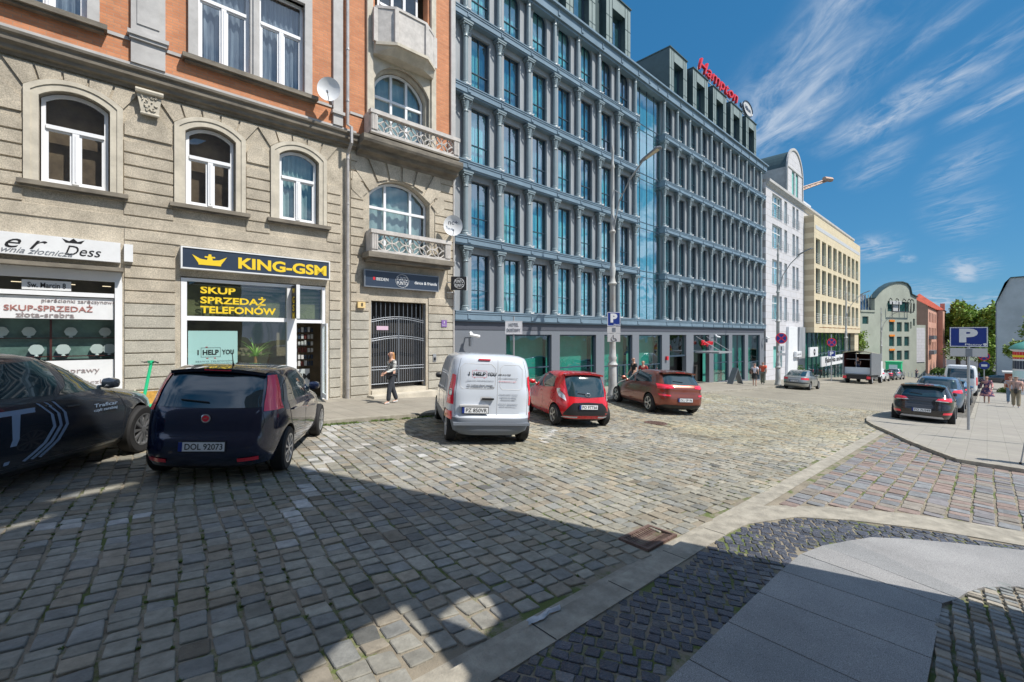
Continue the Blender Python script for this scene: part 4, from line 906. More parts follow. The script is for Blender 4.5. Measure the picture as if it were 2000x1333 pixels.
# ledges
def ledge(x0, x1, zt, name='ledge', hh=.38, fr=-.06):
    mb = MB()
    mb.box(x0, x1, fr, .34, zt - hh + .06, zt - .045); mb.box(x0 - .01, x1 + .01, fr - .05, .35, zt - .044, zt); mb.box(x0, x1, fr + .05, .33, zt - hh, zt - hh + .059)
    mb.box(x0 - .0, x1, fr - .025, fr - .001, zt - .12, zt - .05)
    for c in COLX + COLX2:
        if x0 - .1 < c < x1 + .1:
            mb.box(c - .02, c + .02, fr - .035, fr - .001, zt - hh + .10, zt - .13); mb.box(c + .021, c + .14, fr - .035, fr - .001, zt - hh + .10, zt - hh + .13)
    return mb.build(name, W['hledge'], hot)
ledge(.0, HL, 3.08, hh=.42)
for zl in ZL[1:]: ledge(.0, 13.75, zl); ledge(16.95, HL, zl)
mb = MB(); mb.box(.0, HL + .1, -.12, .36, 17.62, 18.1); mb.box(-.0, HL + .2, -.26, .38, 18.1, 18.2); mb.box(0, HL + .1, -.02, .34, 17.5, 17.619)
for c in COLX + [14.8, 15.9] + COLX2: mb.box(c - .02, c + .02, -.16, -.121, 17.72, 17.98); mb.box(c + .021, c + .14, -.16, -.121, 17.72, 17.75)
mb.build('cornice', W['hledge'], hot)
# column prototype
mb = MB()
mb.lathe([(.18, .0), (.18, .10), (.155, .14), (.16, .20), (.115, .24), (.105, 2.0), (.13, 2.03), (.108, 2.07), (.12, 2.20), (.18, 2.46)], (0, 0, 0), 14)
for k in range(4):
    for sx_ in (-1, 1): mb.tube([((.10 + .035 * k) * sx_, -.10 - .02 * k, 2.16 + .08 * k), ((.13 + .035 * k) * sx_, -.13 - .02 * k, 2.19 + .08 * k)], .035, 5)
mb.box(-.22, .22, -.20, .20, 2.48, 2.55); mb.box(-.26, .26, -.22, .20, 2.551, 2.62)
c0 = mb.build('column', W['hcol'], hot, True)
mb = MB(); mb.tube([(-.06, -.22, .04), (-.06, -.22, .10)], .02, 8); mb.tube([(.05, -.2, .03), (.12, -.26, .07)], .024, 8); mb.box(-.09, .09, -.25, -.19, .002, .025)
sp0 = mb.build('spotlight', W['whited'], hot)
first = True
for zl in ZL:
    for x in COLX + COLX2:
        for p0, dy in ((c0, .12), (sp0, .12)):
            o = p0 if first else p0.copy()
            if not first: col.objects.link(o); o.parent = hot
            o.location = (x, dy, zl)
        first = False
# window prototypes
def hwin(archd):
    o = (lambda i: arch(-hw + i, hw - i, .06 + i, 1.85 - i * .4, 2.40 - i, 10)) if archd else (lambda i: [(-hw + i, .06 + i), (hw - i, .06 + i), (hw - i, 2.42 - i), (-hw + i, 2.42 - i)])
    mb = MB(); mb.ring(o(0), o(.035), .38, .45); mb.box(-.014, .014, .375, .445, .1, 2.40); mb.box(-hw + .045, hw - .045, .376, .445, .90, .93)
    f = mb.build('window_frame', W['hframe'], hot)
    mb = MB(); mb.poly([(x, .43, z) for x, z in o(.03)]); mb.build('pane', W['hglass'], f)
    mb = MB(); n = 18
    for k in range(n):
        xa, xb = -hw + 2 * hw * k / n, -hw + 2 * hw * (k + 1) / n; mb.poly([(xa, .56 + .03 * (k % 2), .06), (xb, .56 + .03 * ((k + 1) % 2), .06), (xb, .56 + .03 * ((k + 1) % 2), 2.4), (xa, .56 + .03 * (k % 2), 2.4)])
    mb.build('curtain', W['hcurt'], f); return f
hrr = random.Random(12); HC = [W['hcurt'], W['hcurt'], mat('bright_teal_curtain', (.55, .85, .83), .9, c2=(.28, .55, .56), vs=4, stretch=(3, 3, .08)), mat('drawn_dark_curtain', (.18, .42, .47), .9, c2=(.07, .20, .26), vs=3, stretch=(3, 3, .2)), mat('half_open_curtain', (.45, .66, .62), .9, c2=(.03, .10, .13), vs=1.6, stretch=(1.3, 1.3, .02), lo=.47, hi=.53)]
for archd in (0, 1):
    f0 = hwin(archd); first = True
    for k, zl in enumerate(ZL):
        if (k == 4) != bool(archd): continue
        for x in WX + WX2:
            f = f0 if first else copy_tree(f0, hot)
            f.location = (x, 0, zl); first = False
            for ch in f.children:
                if ch.name.startswith('curtain'): s_ = ch.material_slots[0]; s_.link = 'OBJECT'; s_.material = HC[hrr.randrange(5)]
# curtain wall
mb = MB(); mb.poly([(13.62, .34, 3.1), (17.05, .34, 3.1), (17.05, .34, 17.55), (13.62, .34, 17.55)]); mb.build('curtain_wall_glass', glassmat('curtain_wall_glass', (.45, .68, .74), .36, warp=.03), hot)
mb = MB()
for x in (14.45, 15.3, 16.2): mb.box(x - .02, x + .02, .31, .338, 3.1, 17.55)
for zl in ZL[1:]: mb.box(13.62, 17.05, .32, .337, zl - .05, zl); mb.box(13.62, 17.05, .32, .337, zl - .42, zl - .38)
mb.box(13.66, 17.0, .6, .65, 3.1, 17.5, 1); mb.build('mullion', [W['hframe'], W['hcurt']], hot)
# ground floor
GO = [(2.91, 5.95, 0), (6.57, 9.61, 0), (10.38, 13.28, 0), (14.03, 16.88, 1), (17.9, 20.35, 2), (21.5, 24.2, 3), (25.0, 28.0, 0), (28.75, 31.6, 0), (32.4, 35.4, 0)]
mb = MB(); gh = []
def gb(x): return G(HX0 + x, 14.6) + .12
for a, b, k in GO: lo = gb(b) + (.12 if k == 0 else .02); gh.append([(a, lo), (b, lo), (b, 2.12), (a, 2.12)])
lo_pts = [(0, gb(0) - .4), (HL, gb(HL) - .4)]
holed(mb, [(0, gb(0) - .4), (HL, gb(HL) - .4), (HL, 2.32), (0, 2.32)], gh, .12, .3)
for k in range(30): pass
mb.build('ground_floor_wall', W['granite'], hot)
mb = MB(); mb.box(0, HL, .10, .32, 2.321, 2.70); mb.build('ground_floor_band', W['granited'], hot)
mb = MB()
for a, b, k in GO:
    if k in (2, 3): continue
    mb.ring([(a, gb(b) + .02), (b, gb(b) + .02), (b, 2.12), (a, 2.12)], [(a + .06, gb(b) + .12), (b - .06, gb(b) + .12), (b - .06, 2.06), (a + .06, 2.06)], .22, .32)
    mb.box(a + .06, b - .06, .23, .31, .62 - .03 * a, .68 - .03 * a)
    if k == 1 or a == 10.38:
        m_ = (a + b) / 2
        for x in (m_ - .75, m_, m_ + .75): mb.box(x - .03, x + .03, .2, .31, gb(b) + .1, .62 - .03 * a)
        mb.tube([(m_ - .12, .16, .0 - .03 * a), (m_ - .12, .16, .9 - .06 * a)], .02, 6); mb.tube([(m_ + .12, .16, .0 - .03 * a), (m_ + .12, .16, .9 - .06 * a)], .02, 6)
mb.box(17.9, 20.35, .2, .34, .62, .72); mb.box(21.5, 24.2, .2, .3, .85, .92)
mb.build('ground_floor_frame', W['hframe'], hot)
mb = MB()
for a, b, k in GO:
    z0 = gb(b) + .1
    if k == 2: z0 = .7
    if k == 3: z0 = .9
    mb.poly([(a + .02, .28, z0), (b - .02, .28, z0), (b - .02, .28, 2.08), (a + .02, .28, 2.08)])
mb.build('ground_floor_pane', W['gglass'], hot)
mb = MB()
for a, b, k in GO: mb.poly([(a - .2, .9, gb(b)), (b + .2, .9, gb(b)), (b + .2, .9, 2.2), (a - .2, .9, 2.2)], 1 if k in (2, 3) else 0)
mb.build('ground_floor_room', [W['gback'], W['dark']], hot)
mb = MB(); mb.box(21.7, 24.0, -1.6, .1, .80, .92); mb.tube([(21.9, .1, 2.0), (22.2, -1.55, .95)], .018, 5); mb.tube([(23.6, .1, 2.0), (23.8, -1.55, .95)], .018, 5); mb.build('canopy', W['steel'], hot)
txt('Hampton', 1.9, .48, W['red'], hot, (22.7, -.35, 1.5), shear=.35, bold=.01, ext=.05, name='entrance_lettering')
mb = MB(); mb.box(17.3, 17.5, -.02, .1, .45, .7); mb.build('alarm', W['red'], hot)
# wall cameras
def wallcam(x, z, lab):
    o = empty('security_camera', (HX0 + x, 14.6, z)); tag(o, lab, 'security camera'); mb = MB(); mb.tube([(0, .1, 0), (0, -.25, 0)], .03, 6); mb.lathe([(.08, -.35), (.09, 0)], (0, -.25, 0), 10); mb.build('bracket', W['iron'], o)
    mb = MB(); mb.tube([(-.1, -.3, .12), (.32, -.42, .04)], .065, 8); mb.lathe([(.02, .1), (.08, .14), (.08, .2), (.02, .25)], (0, -.25, 0), 10); mb.build('housing', W['whited'], o, True)
wallcam(.62, 2.0, 'white security camera on the granite wall at the left end of the hotel'); wallcam(24.5, 1.9, 'white security camera above the hotel entrance canopy'); wallcam(36.1, 1.75, 'white security camera at the far right end of the hotel ground floor')
# mansard roof and dormers
mb = MB()
mb.poly([(0, .3, 18.2), (HL, .3, 18.2), (HL, 3.2, 21.6), (0, 3.2, 21.6)]); mb.poly([(0, 3.2, 21.6), (HL, 3.2, 21.6), (HL, 13, 21.8), (0, 13, 21.8)]); mb.poly([(HL, .3, 18.2), (HL, 3.2, 21.6), (HL, 13, 21.8), (HL, 13, 18)])
mb.poly([(0, .3, 18.2), (0, 3.2, 21.6), (0, 13, 21.8), (0, 13, 18)])
k = 0.1
while k < HL: mb.prism([(k, 0), (k + .04, 0), (k + .04, 1), (k, 1)], 0, 1, fn=lambda x, y, z: (x, .3 + 2.9 * z - (.05 if y == 0 else -.0), 18.2 + 3.4 * z + .02)); k += .38
mb.build('mansard_roof', W['rib'], hot)
def dormer(x0, x1):
    mb = MB(); zb, zt = 18.205, 22.0; a, b = x0 + .62, x1 - .62
    o = [(x0, zb), (x1, zb), (x1, zt), (x0, zt)]; h = [(a, zb + .35), (b, zb + .35), (b, zt - .75), (a, zt - .75)]
    holed(mb, o, [h], .55, .45, 0, 1)
    mb.poly([(x0, .55, zb), (x0, .55, zt), (x0, 5, zt), (x0, 5, zb)], 1); mb.poly([(x1, .55, zb), (x1, .55, zt), (x1, 5, zt), (x1, 5, zb)], 1); mb.box(x0 - .04, x1 + .04, .48, 5, zt, zt + .07, 1)
    for x in (x0 + .3, x1 - .3, x0 + .6, x1 - .6): mb.box(x - .012, x + .012, .53, .549, zb, zt, 1)
    for z in (zb + 1.2, zb + 2.4): mb.box(x0, x0 + .6, .535, .549, z, z + .015, 1); mb.box(x1 - .6, x1, .535, .549, z, z + .015, 1)
    d_ = mb.build('dormer', [W['mans'], W['mansd']], hot)
    mb = MB(); mb.poly([(a, .9, zb + .35), (b, .9, zb + .35), (b, .9, zt - .75), (a, .9, zt - .75)]); mb.build('pane', W['hglass'], d_); mb = MB(); mb.box(a, a + .05, .86, .95, zb + .35, zt - .75); mb.box(b - .05, b, .86, .95, zb + .35, zt - .75); mb.box(a, b, 1.05, 1.1, zb + .3, zt - .7, 1); mb.build('window_frame', [W['hframe'], W['hcurt']], d_)
for k in range(4): dormer(13.75 - 2.55 - 3.62 * k, 13.75 - 3.62 * k)
for k in range(5): dormer(18.75 + 3.60 * k, 18.75 + 3.60 * k + 2.6)
mb = MB()
for a, b in ((3.0, 13.7), (18.8, 35.6)): mb.box(a, b, .95, 5.2, 18.21, 21.95)
mb.build('dormer_link', W['mansd'], hot)
ht = empty('rooftop_sign', (HX0, 14.6, 0)); tag(ht, 'red script rooftop letters with an oval badge on the hotel roof', 'rooftop sign')
txt('Hampton', 7.9, 1.35, W['red'], ht, (27.6, .75, 22.9), shear=.35, bold=.0, ext=.10)
txt('by', .45, .4, W['navy'], ht, (32.5, .75, 22.8), ext=.06, bold=.02)
mb = MB(); mb.lathe([(.0, -.08), (1.0, -.08), (1.0, .08), (.0, .08)], n=28, axis='y'); mb.v = [(x * 1.15 + 33.9, y + .75, z * .62 + 22.95) for x, y, z in mb.v]; mb.build('oval_badge', W['sgrey'], ht); mb = MB(); mb.tube([(33.9 + 1.17 * math.cos(t_ * math.pi / 12), .66, 22.95 + .64 * math.sin(t_ * math.pi / 12)) for t_ in range(25)], .06, 5); mb.build('badge_rim', W['navy'], ht); txt('Hilton', 1.4, .4, W['navy'], ht, (33.9, .655, 22.95), bold=.02)
mb = MB()
for x in [23.6 + k * .8 for k in range(13)]: mb.tube([(x, .78, 21.9), (x, .78, 22.7)], .03, 4)
mb.box(23.5, 35, .74, .80, 22.22, 22.28); mb.build('support_frame', W['steel'], ht)
# ------------------------------------------------------------------ white house with the round gabled dormer
W['wst'] = brickmat('white_stone_slab', (.56, .55, .57), (.53, .525, .55), (.36, .34, .33), 1.2, .62, .018, var=.08, bump=.1)
W['yst'] = brickmat('yellow_stone_slab', (.62, .53, .37), (.60, .515, .365), (.46, .38, .26), 1.2, .6, .014, var=.08, bump=.1)
wb = empty('white_house', (47.5, 14.6, 0)); tag(wb, 'white stone clad house with round gabled dormer right of the hotel', 'building')
rows = [(13.8, 16.1), (10.75, 13.1), (7.15, 9.6), (3.6, 6.05)]
cols_ = [(1.9, 4.9, 1), (5.75, 6.7, 0), (8.6, 9.5, 0), (10.0, 10.9, 0)]
mb = MB(); hl = [[(a, z0), (b, z0), (b, z1), (a, z1)] for z0, z1 in rows for a, b, _ in cols_] + [[(2.2, -1.2), (5.0, -1.2), (5.0, 1.0), (2.2, 1.0)]]
holed(mb, [(0, -5), (13, -5), (13, 16.6), (0, 16.6)], hl, 0, .3); mb.poly([(0, 0, -5), (0, 0, 17), (0, 12, 19), (0, 12, -5)]); mb.build('wall', W['wst'], wb)
cornice(0, 40, 16.4, [(.0, 0), (.12, .1), (.25, .3), (.35, .35), (.35, .6), (.0, .75)], m='grayst', parent=wb)
for z0, z1 in rows:
    for a, b, k in cols_:
        mb = MB(); mb.ring([(a, z0), (b, z0), (b, z1), (a, z1)], [(a + .07, z0 + .07), (b - .07, z0 + .07), (b - .07, z1 - .07), (a + .07, z1 - .07)], .15, .25)
        for j in range(1, 3 if k else 2): mb.box(a + (b - a) * j / (3 if k else 2) - .04, a + (b - a) * j / (3 if k else 2) + .04, .15, .25, z0 + .07, z1 - .07)
        if k: mb.box(a, b, .16, .24, z1 - .8, z1 - .72)
        f = mb.build('window', W['whited'], wb); mb = MB(); mb.poly([(a, .22, z0), (b, .22, z0), (b, .22, z1), (a, .22, z1)]); mb.build('pane', W['hglass'], f)
        mb = MB(); mb.box(a, b, .4, .45, z0, z1); mb.build('curtain', W['hcurt'], f)
        mb = MB()
        for q in range(5): mb.tube([(a, -.12, z0 + .1 + q * .2), (b, -.12, z0 + .1 + q * .2)], .018, 4)
        for x in (a, b, (a + b) / 2): mb.tube([(x, -.12, z0), (x, -.12, z0 + .9)], .02, 4)
        mb.build('railing', W['steel'], f)
mb = MB(); mb.box(2.25, 4.95, .25, .3, -1.2, 1.0); mb.build('ground_floor_pane', W['gback'], wb)
mb = MB(); o = arch(6.6, 12.2, 16.6, 19.9, 22.2, 16); holed(mb, o, [[(8.3, 17.2), (9.3, 17.2), (9.3, 19.9), (8.3, 19.9)], [(9.7, 17.2), (10.7, 17.2), (10.7, 19.9), (9.7, 19.9)]], -.02, .25)
mb.build('dormer_gable', W['wst'], wb)
mb = MB(); mb.ring(arch(6.4, 12.4, 16.6, 19.9, 22.45, 16), o, -.12, .05); mb.box(6.5, 12.3, -.08, -.021, 19.95, 20.1)
mb.build('dormer_trim', W['grayst'], wb)
mb = MB(); n = len(o)
for k in range(2, n - 1): a, b = o[k], o[k + 1]; mb.poly([(a[0], 0.05, a[1]), (b[0], .05, b[1]), (b[0], 7, b[1]), (a[0], 7, a[1])])
mb.build('dormer_roof', W['mansd'], wb)
mb = MB(); mb.poly([(6.6, .05, 16.6), (6.6, .05, 19.9), (6.6, 7, 19.9), (6.6, 7, 16.6)]); mb.box(6.55, 6.59, 2.2, 2.35, 17, 19.9); mb.build('dormer_cheek', W['grayst'], wb)
mb = MB(); mb.box(8.3, 10.7, .1, .15, 17.2, 19.9); mb.build('dormer_pane', W['gback'], wb)
mb = MB(); mb.poly([(0, .3, 17.1), (13, .3, 17.1), (13, 3.5, 20.2), (0, 3.5, 20.2)]); mb.poly([(0, .3, 17.1), (0, 3.5, 20.2), (0, 12, 20.3), (0, 12, 17)]); mb.poly([(0, 3.5, 20.2), (34, 3.5, 20.8), (34, 12, 20.8), (0, 12, 20.3)]); mb.build('roof', W['mansd'], wb)
mb = MB(); mb.poly([(13, .3, 17.1), (38, .3, 17.1), (34, 3.5, 20.6), (13, 3.5, 20.6)]); mb.poly([(38, .3, 17.1), (38, 12, 17.1), (34, 12, 20.6), (34, 3.5, 20.6)]); mb.build('roof_glazing', mat('roof_glass', (.05, .09, .11), .1, spec=.9), wb)
mb = MB()
for k in range(14): x = 13 + k * 1.9; xt = min(x, 34 - .3 * 0); mb.tube([(x, .25, 17.1), (min(x, 34), 3.45, 20.6)], .05, 4)
mb.box(13, 30, 3.2, 3.6, 20.6, 20.95); mb.build('roof_bars', W['whited'], wb)
mb = MB(); mb.box(13, 40, 0, .6, -5.5, 16.4); mb.build('recessed_wall', W['grayst'], wb)
mb = MB(); mb.prism([(5.8, -4.9), (9.5, -4.9), (9.5, 3.0), (6.4, 3.0)], -.25, -.001); mb.prism([(9.6, -4.9), (12.6, -4.9), (12.9, 3.0), (10.6, 3.0)], -.2, -.001, 1); mb.build('curved_entrance', [W['whited'], W['hotelw']], wb)
sg = empty('shop_sign', (55.5, 14.2, 0)); tag(sg, 'small grey sign board beside the entrance of the white house', 'shop sign'); mb = MB(); mb.box(0, 1.9, -.15, .1, -.25, .35); mb.build('panel', W['whited'], sg); txt('szeroki', 1.5, .3, W['iron'], sg, (.95, -.152, .05), bold=.01)
# ------------------------------------------------------------------ yellow stone office block
yb_ = empty('yellow_office_block', (60.6, 13.6, 0)); tag(yb_, 'yellow stone office block cantilevered above a glazed ground floor', 'building')
mb = MB(); hl = []
yr = [(10.4, 13.3), (6.95, 9.85), (3.45, 6.2)]
for z0, z1 in yr:
    for k in range(9): a = .7 + k * 2.86; hl.append([(a, z0), (a + 1.95, z0), (a + 1.95, z1), (a, z1)])
holed(mb, [(0, 2.4), (27.1, 2.4), (27.1, 15.8), (0, 15.8)], hl, 0, .4)
mb.poly([(0, 0, 2.4), (0, 0, 15.8), (0, 1.0, 15.8), (0, 1.0, 2.4)]); mb.poly([(27.1, 0, 2.4), (27.1, 0, 15.8), (27.1, 12, 15.8), (27.1, 12, 2.4)]); mb.poly([(0, 0, 2.4), (27.1, 0, 2.4), (27.1, 1.6, 2.4), (0, 1.6, 2.4)]); mb.poly([(0, 0, 15.8), (27.1, 0, 15.8), (27.1, 4, 15.8), (0, 4, 15.8)])
mb.box(24.0, 26.9, .2, 1.4, -6, 2.39); mb.build('wall', W['yst'], yb_)
mb = MB(); mb.box(.6, 26.5, -.02, -.001, 14.3, 14.75); mb.build('stone_band', W['sgrey'], yb_)
yi = 0
for z0, z1 in yr:
    for k in range(9):
        a = .7 + k * 2.86; mb = MB(); mb.ring([(a, z0), (a + 1.95, z0), (a + 1.95, z1), (a, z1)], [(a + .08, z0 + .08), (a + 1.87, z0 + .08), (a + 1.87, z1 - .08), (a + .08, z1 - .08)], .28, .36); mb.box(a + .95, a + 1.0, .28, .36, z0 + .08, z1 - .08)
        f = mb.build('window', W['hframe'], yb_); mb = MB(); mb.poly([(a, .33, z0), (a + 1.95, .33, z0), (a + 1.95, .33, z1), (a, .33, z1)]); mb.build('pane', W['hglass'], f); mb = MB(); mb.box(a, a + 1.95, .6, .65, z0, z1); mb.build('curtain', W['hcurt'], f)
        mb = MB()
        for q in range(6): mb.tube([(a, -.08, z0 + .1 + q * .2), (a + 1.95, -.08, z0 + .1 + q * .2)], .02, 4)
        mb.build('railing', W['whited'], f)
mb = MB(); mb.box(0, 24, .75, .78, -6, 2.39); mb.build('glazed_front', W['gglass'], yb_)
mb = MB(); mb.box(0, 24, .92, .98, -6, 2.39); mb.build('room', W['gback'], yb_)
mb = MB()
for k in range(13): mb.box(.3 + k * 1.95, .4 + k * 1.95, .68, .74, -6, 2.39)
mb.box(0, 24, .68, .735, -.2, -.1); mb.build('mullion', W['hframe'], yb_)
mb = MB()
for k in range(9):
    x = 2.2 + k * 2.6; mb.tube([(x, -.02, 3.0), (x, -.5, 3.0)], .04, 5); mb.tube([(x - .5, -.5, 3.0), (x + .5, -.5, 3.0)], .06, 5)
mb.build('floodlight', W['wood'], yb_)
sg = empty('shop_sign', (62.5, 13.3, 0)); tag(sg, 'long white sign band with dark letters at the foot of the yellow block', 'shop sign')
mb = MB(); mb.box(0, 15.5, 0, .15, -1.6, -.45); mb.build('panel', W['whited'], sg); txt('Fabryka snów', 9.5, .8, W['black'], sg, (6.5, -.01, -1.0), bold=.03); mb = MB(); mb.box(12, 13.2, -.02, -.001, -1.5, -.6); mb.build('mark', W['navy'], sg)
sg = empty('shop_sign', (58.0, 13.4, 0)); tag(sg, 'white board with a round dark emblem left of the yellow block', 'shop sign'); mb = MB(); mb.box(0, 3.4, 0, .15, -.3, .75); mb.build('panel', W['whited'], sg); mb = MB(); mb.lathe([(.0, -.03), (.36, -.03), (.36, -.001)], (1.8, 0, .2), 18, axis='y'); mb.build('emblem', W['black'], sg); txt('W', .4, .3, W['whited'], sg, (1.8, -.035, .2))
# ------------------------------------------------------------------ pale green building with a curved roof, far end
gbx, gby, gax = 105.0, 16.3, math.atan2(-6.4, 17.7)
gr = empty('curved_green_building', (gbx, gby, 0), gax); tag(gr, 'pale green office building with curved roof hood and dark loggia', 'building')
W['pgreen'] = mat('pale_green_render', (.345, .365, .305), .85, var=.1, vs=.4)
W['bglass'] = mat('blue_roof_glass', (.015, .05, .11), .15, spec=.8, var=.3, vs=1)
mb = MB(); wins = []
for x in (9.3, 11.9, 14.5):
    for z in (2.8, -.05, -2.8): wins.append([(x, z), (x + 1.75, z), (x + 1.75, z + 1.85), (x, z + 1.85)])
for z in (7.0, 4.0): wins.append([(17.6, z), (18.3, z), (18.3, z + 1.4), (17.6, z + 1.4)]); wins.append([(16.6, z - .6), (17.1, z - .6), (17.1, z + .8), (16.6, z + .8)])
wins.append([(.7, 4.2), (2.6, 4.2), (2.6, 5.6), (.7, 5.6)])
wins.append([(8.8, 6.7), (16.2, 6.7), (16.2, 8.7), (8.8, 8.7)])
holed(mb, [(0, -8), (18.9, -8), (18.9, 9.8), (16.6, 10.3), (16.2, 11.6), (15.2, 12.3), (13.5, 12.55), (11.5, 12.45), (9.5, 12.0), (7.5, 11.2), (6.0, 10.3), (4.6, 9.2), (4.6, 6.7), (0, 6.7)], wins, 0, .25)
mb.poly([(0, 0, -8), (0, 0, 6.7), (0, 9, 6.7), (0, 9, -8)]); mb.poly([(18.9, 0, -8), (18.9, 0, 9.8), (18.9, 9, 9.8), (18.9, 9, -8)]); mb.poly([(0, 0, 6.7), (4.6, 0, 6.7), (4.6, 9, 6.7), (0, 9, 6.7)])
mb.poly([(4.6, 0, 6.7), (4.6, 0, 9.2), (4.6, 9, 9.2), (4.6, 9, 6.7)]); mb.poly([(4.6, .3, 9.2), (18.9, .3, 9.2), (18.9, 9, 9.2), (4.6, 9, 9.2)]); mb.box(18.9, 24.5, 1, 8, -8, 4.2); mb.build('wall', W['pgreen'], gr)
mb = MB(); hood = [(4.4, 9.2), (6.0, 10.45), (7.5, 11.35), (9.5, 12.15), (11.5, 12.6), (13.5, 12.7), (15.3, 12.45), (16.4, 11.7), (16.9, 10.4), (19, 9.9)]
for i in range(len(hood) - 1): a, b = hood[i], hood[i + 1]; mb.prism([a, b, (b[0], b[1] - .16), (a[0], a[1] - .16)], -.25, .9)
mb.build('roof_edge', W['mansd'], gr)
mb = MB(); mb.poly([(0, .6, 6.8), (4.5, .6, 6.8), (4.5, 1.6, 9.9), (0, 1.6, 9.9)]); mb.poly([(0, 1.6, 9.9), (4.5, 1.6, 9.9), (4.5, 9, 10), (0, 9, 10)]); mb.poly([(0, .6, 6.8), (0, 1.6, 9.9), (0, 9, 10), (0, 9, 6.8)]); mb.build('blue_mansard', W['bglass'], gr)
mb = MB(); mb.box(0, 4.6, -.15, .6, 6.45, 6.8)
for k in range(1, 6): mb.box(k * .9 - .04, k * .9 + .04, .5, .58, 6.9, 9.8)
mb.build('eaves', W['pgreen'], gr)
dgg = mat('dark_green_glass', (.02, .07, .065), .08, spec=.8)
for w_ in wins: mb = MB(); mb.box(w_[0][0], w_[1][0], .2, .23, w_[0][1], w_[2][1]); mb.build('window_pane', dgg, gr)
mb = MB()
for x, m_ in ((8.8, 0), (11.0, 0), (13.4, 0), (15.2, 0), (16.2, 0)): mb.tube([(x, -.7, 6.6), (x, -.8, 8.4), (x + .3, -.55, 9.0), (x + .9, 0, 9.3)], .09, 5)
mb.tube([(8.8, -.7, 6.65), (16.2, -.7, 6.65)], .1, 5); mb.build('loggia_frame', W['black'], gr)
mb = MB(); mb.box(9.0, 13.0, -.3, -.2, 8.1, 8.75); mb.box(10.8, 13.0, .05, .15, 6.7, 8.1); mb.build('loggia_blind', W['sgrey'], gr)
mb = MB(); [mb.box(9.3, 11.05, -.12, -.02, z, z + .35) for z in (4.7, 1.85, -.9)]; mb.build('awning', W['orange'], gr)
mb = MB(); mb.box(19.2, 24.0, .9, .98, -3.5, 3.6); mb.build('pale_panel', W['wst'], gr)
# pink tenement
pk = empty('pink_tenement', (141.5, 9.4, 0)); tag(pk, 'tall pink tenement with red tiled roof and balconies beyond the green building', 'building')
W['pink'] = mat('pink_render', (.56, .30, .22), .85, var=.1, vs=.5); W['tile'] = mat('red_tiles', (.50, .09, .045), .7, var=.2, vs=1.2); W['brownw'] = mat('brown_gable', (.42, .25, .17), .9, var=.12, vs=.5)
mb = MB(); wl = []
for x in (2.5, 6.5, 11, 15.5, 20):
    for z in (5.2, 1.6, -1.9): wl.append([(x, z), (x + 2.2, z), (x + 2.2, z + 2.3), (x, z + 2.3)])
holed(mb, [(0, -8), (26, -8), (26, 8.9), (0, 8.9)], wl, 0, .3); mb.build('wall', W['pink'], pk)
for w_ in wl: mb = MB(); mb.box(w_[0][0] + .9, w_[0][0] + 1.3, .2, .27, w_[0][1], w_[2][1]); mb.build('window_bar', W['whited'], pk)
rgl = mat('rose_glass', (.38, .25, .26), .2)
for w_ in wl: mb = MB(); mb.box(w_[0][0], w_[1][0], .28, .31, w_[0][1], w_[2][1]); mb.build('window_pane', rgl, pk)
for z in (-2.2, 1.3):
    for x in (1.8, 6.0): mb = MB(); mb.box(x, x + 3.4, -.9, -.001, z - .2, z + .7); mb.build('balcony', W['iron'], pk)
mb = MB(); mb.poly([(0, 0, -8), (0, 0, 8.9), (0, 6, 13.2), (0, 12, 8.9), (0, 12, -8)]); mb.build('gable_wall', W['brownw'], pk)
mb = MB(); mb.poly([(-.2, -.4, 8.7), (26, -.4, 8.7), (26, 6, 13.3), (-.2, 6, 13.3)]); mb.poly([(-.2, 12.4, 8.7), (26, 12.4, 8.7), (26, 6, 13.3), (-.2, 6, 13.3)]); mb.build('roof', W['tile'], pk)
mb = MB(); mb.box(26, 40, -1.2, 9, -8, 9.0); mb.box(38.5, 39.3, -1.0, 0, 9, 11.2); mb.build('corner_wing', W['pink'], pk)
mb = MB(); mb.poly([(25.8, -1.4, 8.9), (40.2, -1.4, 8.9), (33, 4, 14.0)]); mb.poly([(25.8, -1.4, 8.9), (25.8, 9, 8.9), (33, 4, 14.0)]); mb.poly([(40.2, -1.4, 8.9), (40.2, 9, 8.9), (33, 4, 14.0)]); mb.build('corner_roof', W['tile'], pk)
# grey blank-walled building on the right
gy = empty('grey_gable_building', (117, -1.2, 0)); tag(gy, 'grey blank gable wall of a tall house on the right edge', 'building')
W['greyw'] = mat('grey_blank_render', (.42, .45, .48), .9, var=.12, vs=.35)
mb = MB(); P = [(0, -8), (0, 8.0), (-.9, 11.2), (-1.6, 12.1), (-9, 12.6), (-9, 12.6), (-30, 12.8), (-30, -8)]
P = [p for i, p in enumerate(P) if i == 0 or p != P[i - 1]]
mb.prism(P, 0, 18, fn=lambda x, y, z: (y, x, z)); mb.build('wall', W['greyw'], gy)
mb = MB(); mb.prism([(0, 8.0), (-.9, 11.25), (-1.6, 12.15), (-30, 12.9), (-30, 12.75), (-1.6, 12.0), (-.85, 11.1), (.15, 8.0)], -.2, 18.2, fn=lambda x, y, z: (y, x, z)); mb.build('roof_edge', W['mansd'], gy)
mb = MB(); mb.box(1, 2.6, -6.5, -5.2, 12.2, 14.0); mb.box(.9, 2.7, -6.6, -5.1, 14.0, 14.2); mb.build('chimney', W['iron'], gy)
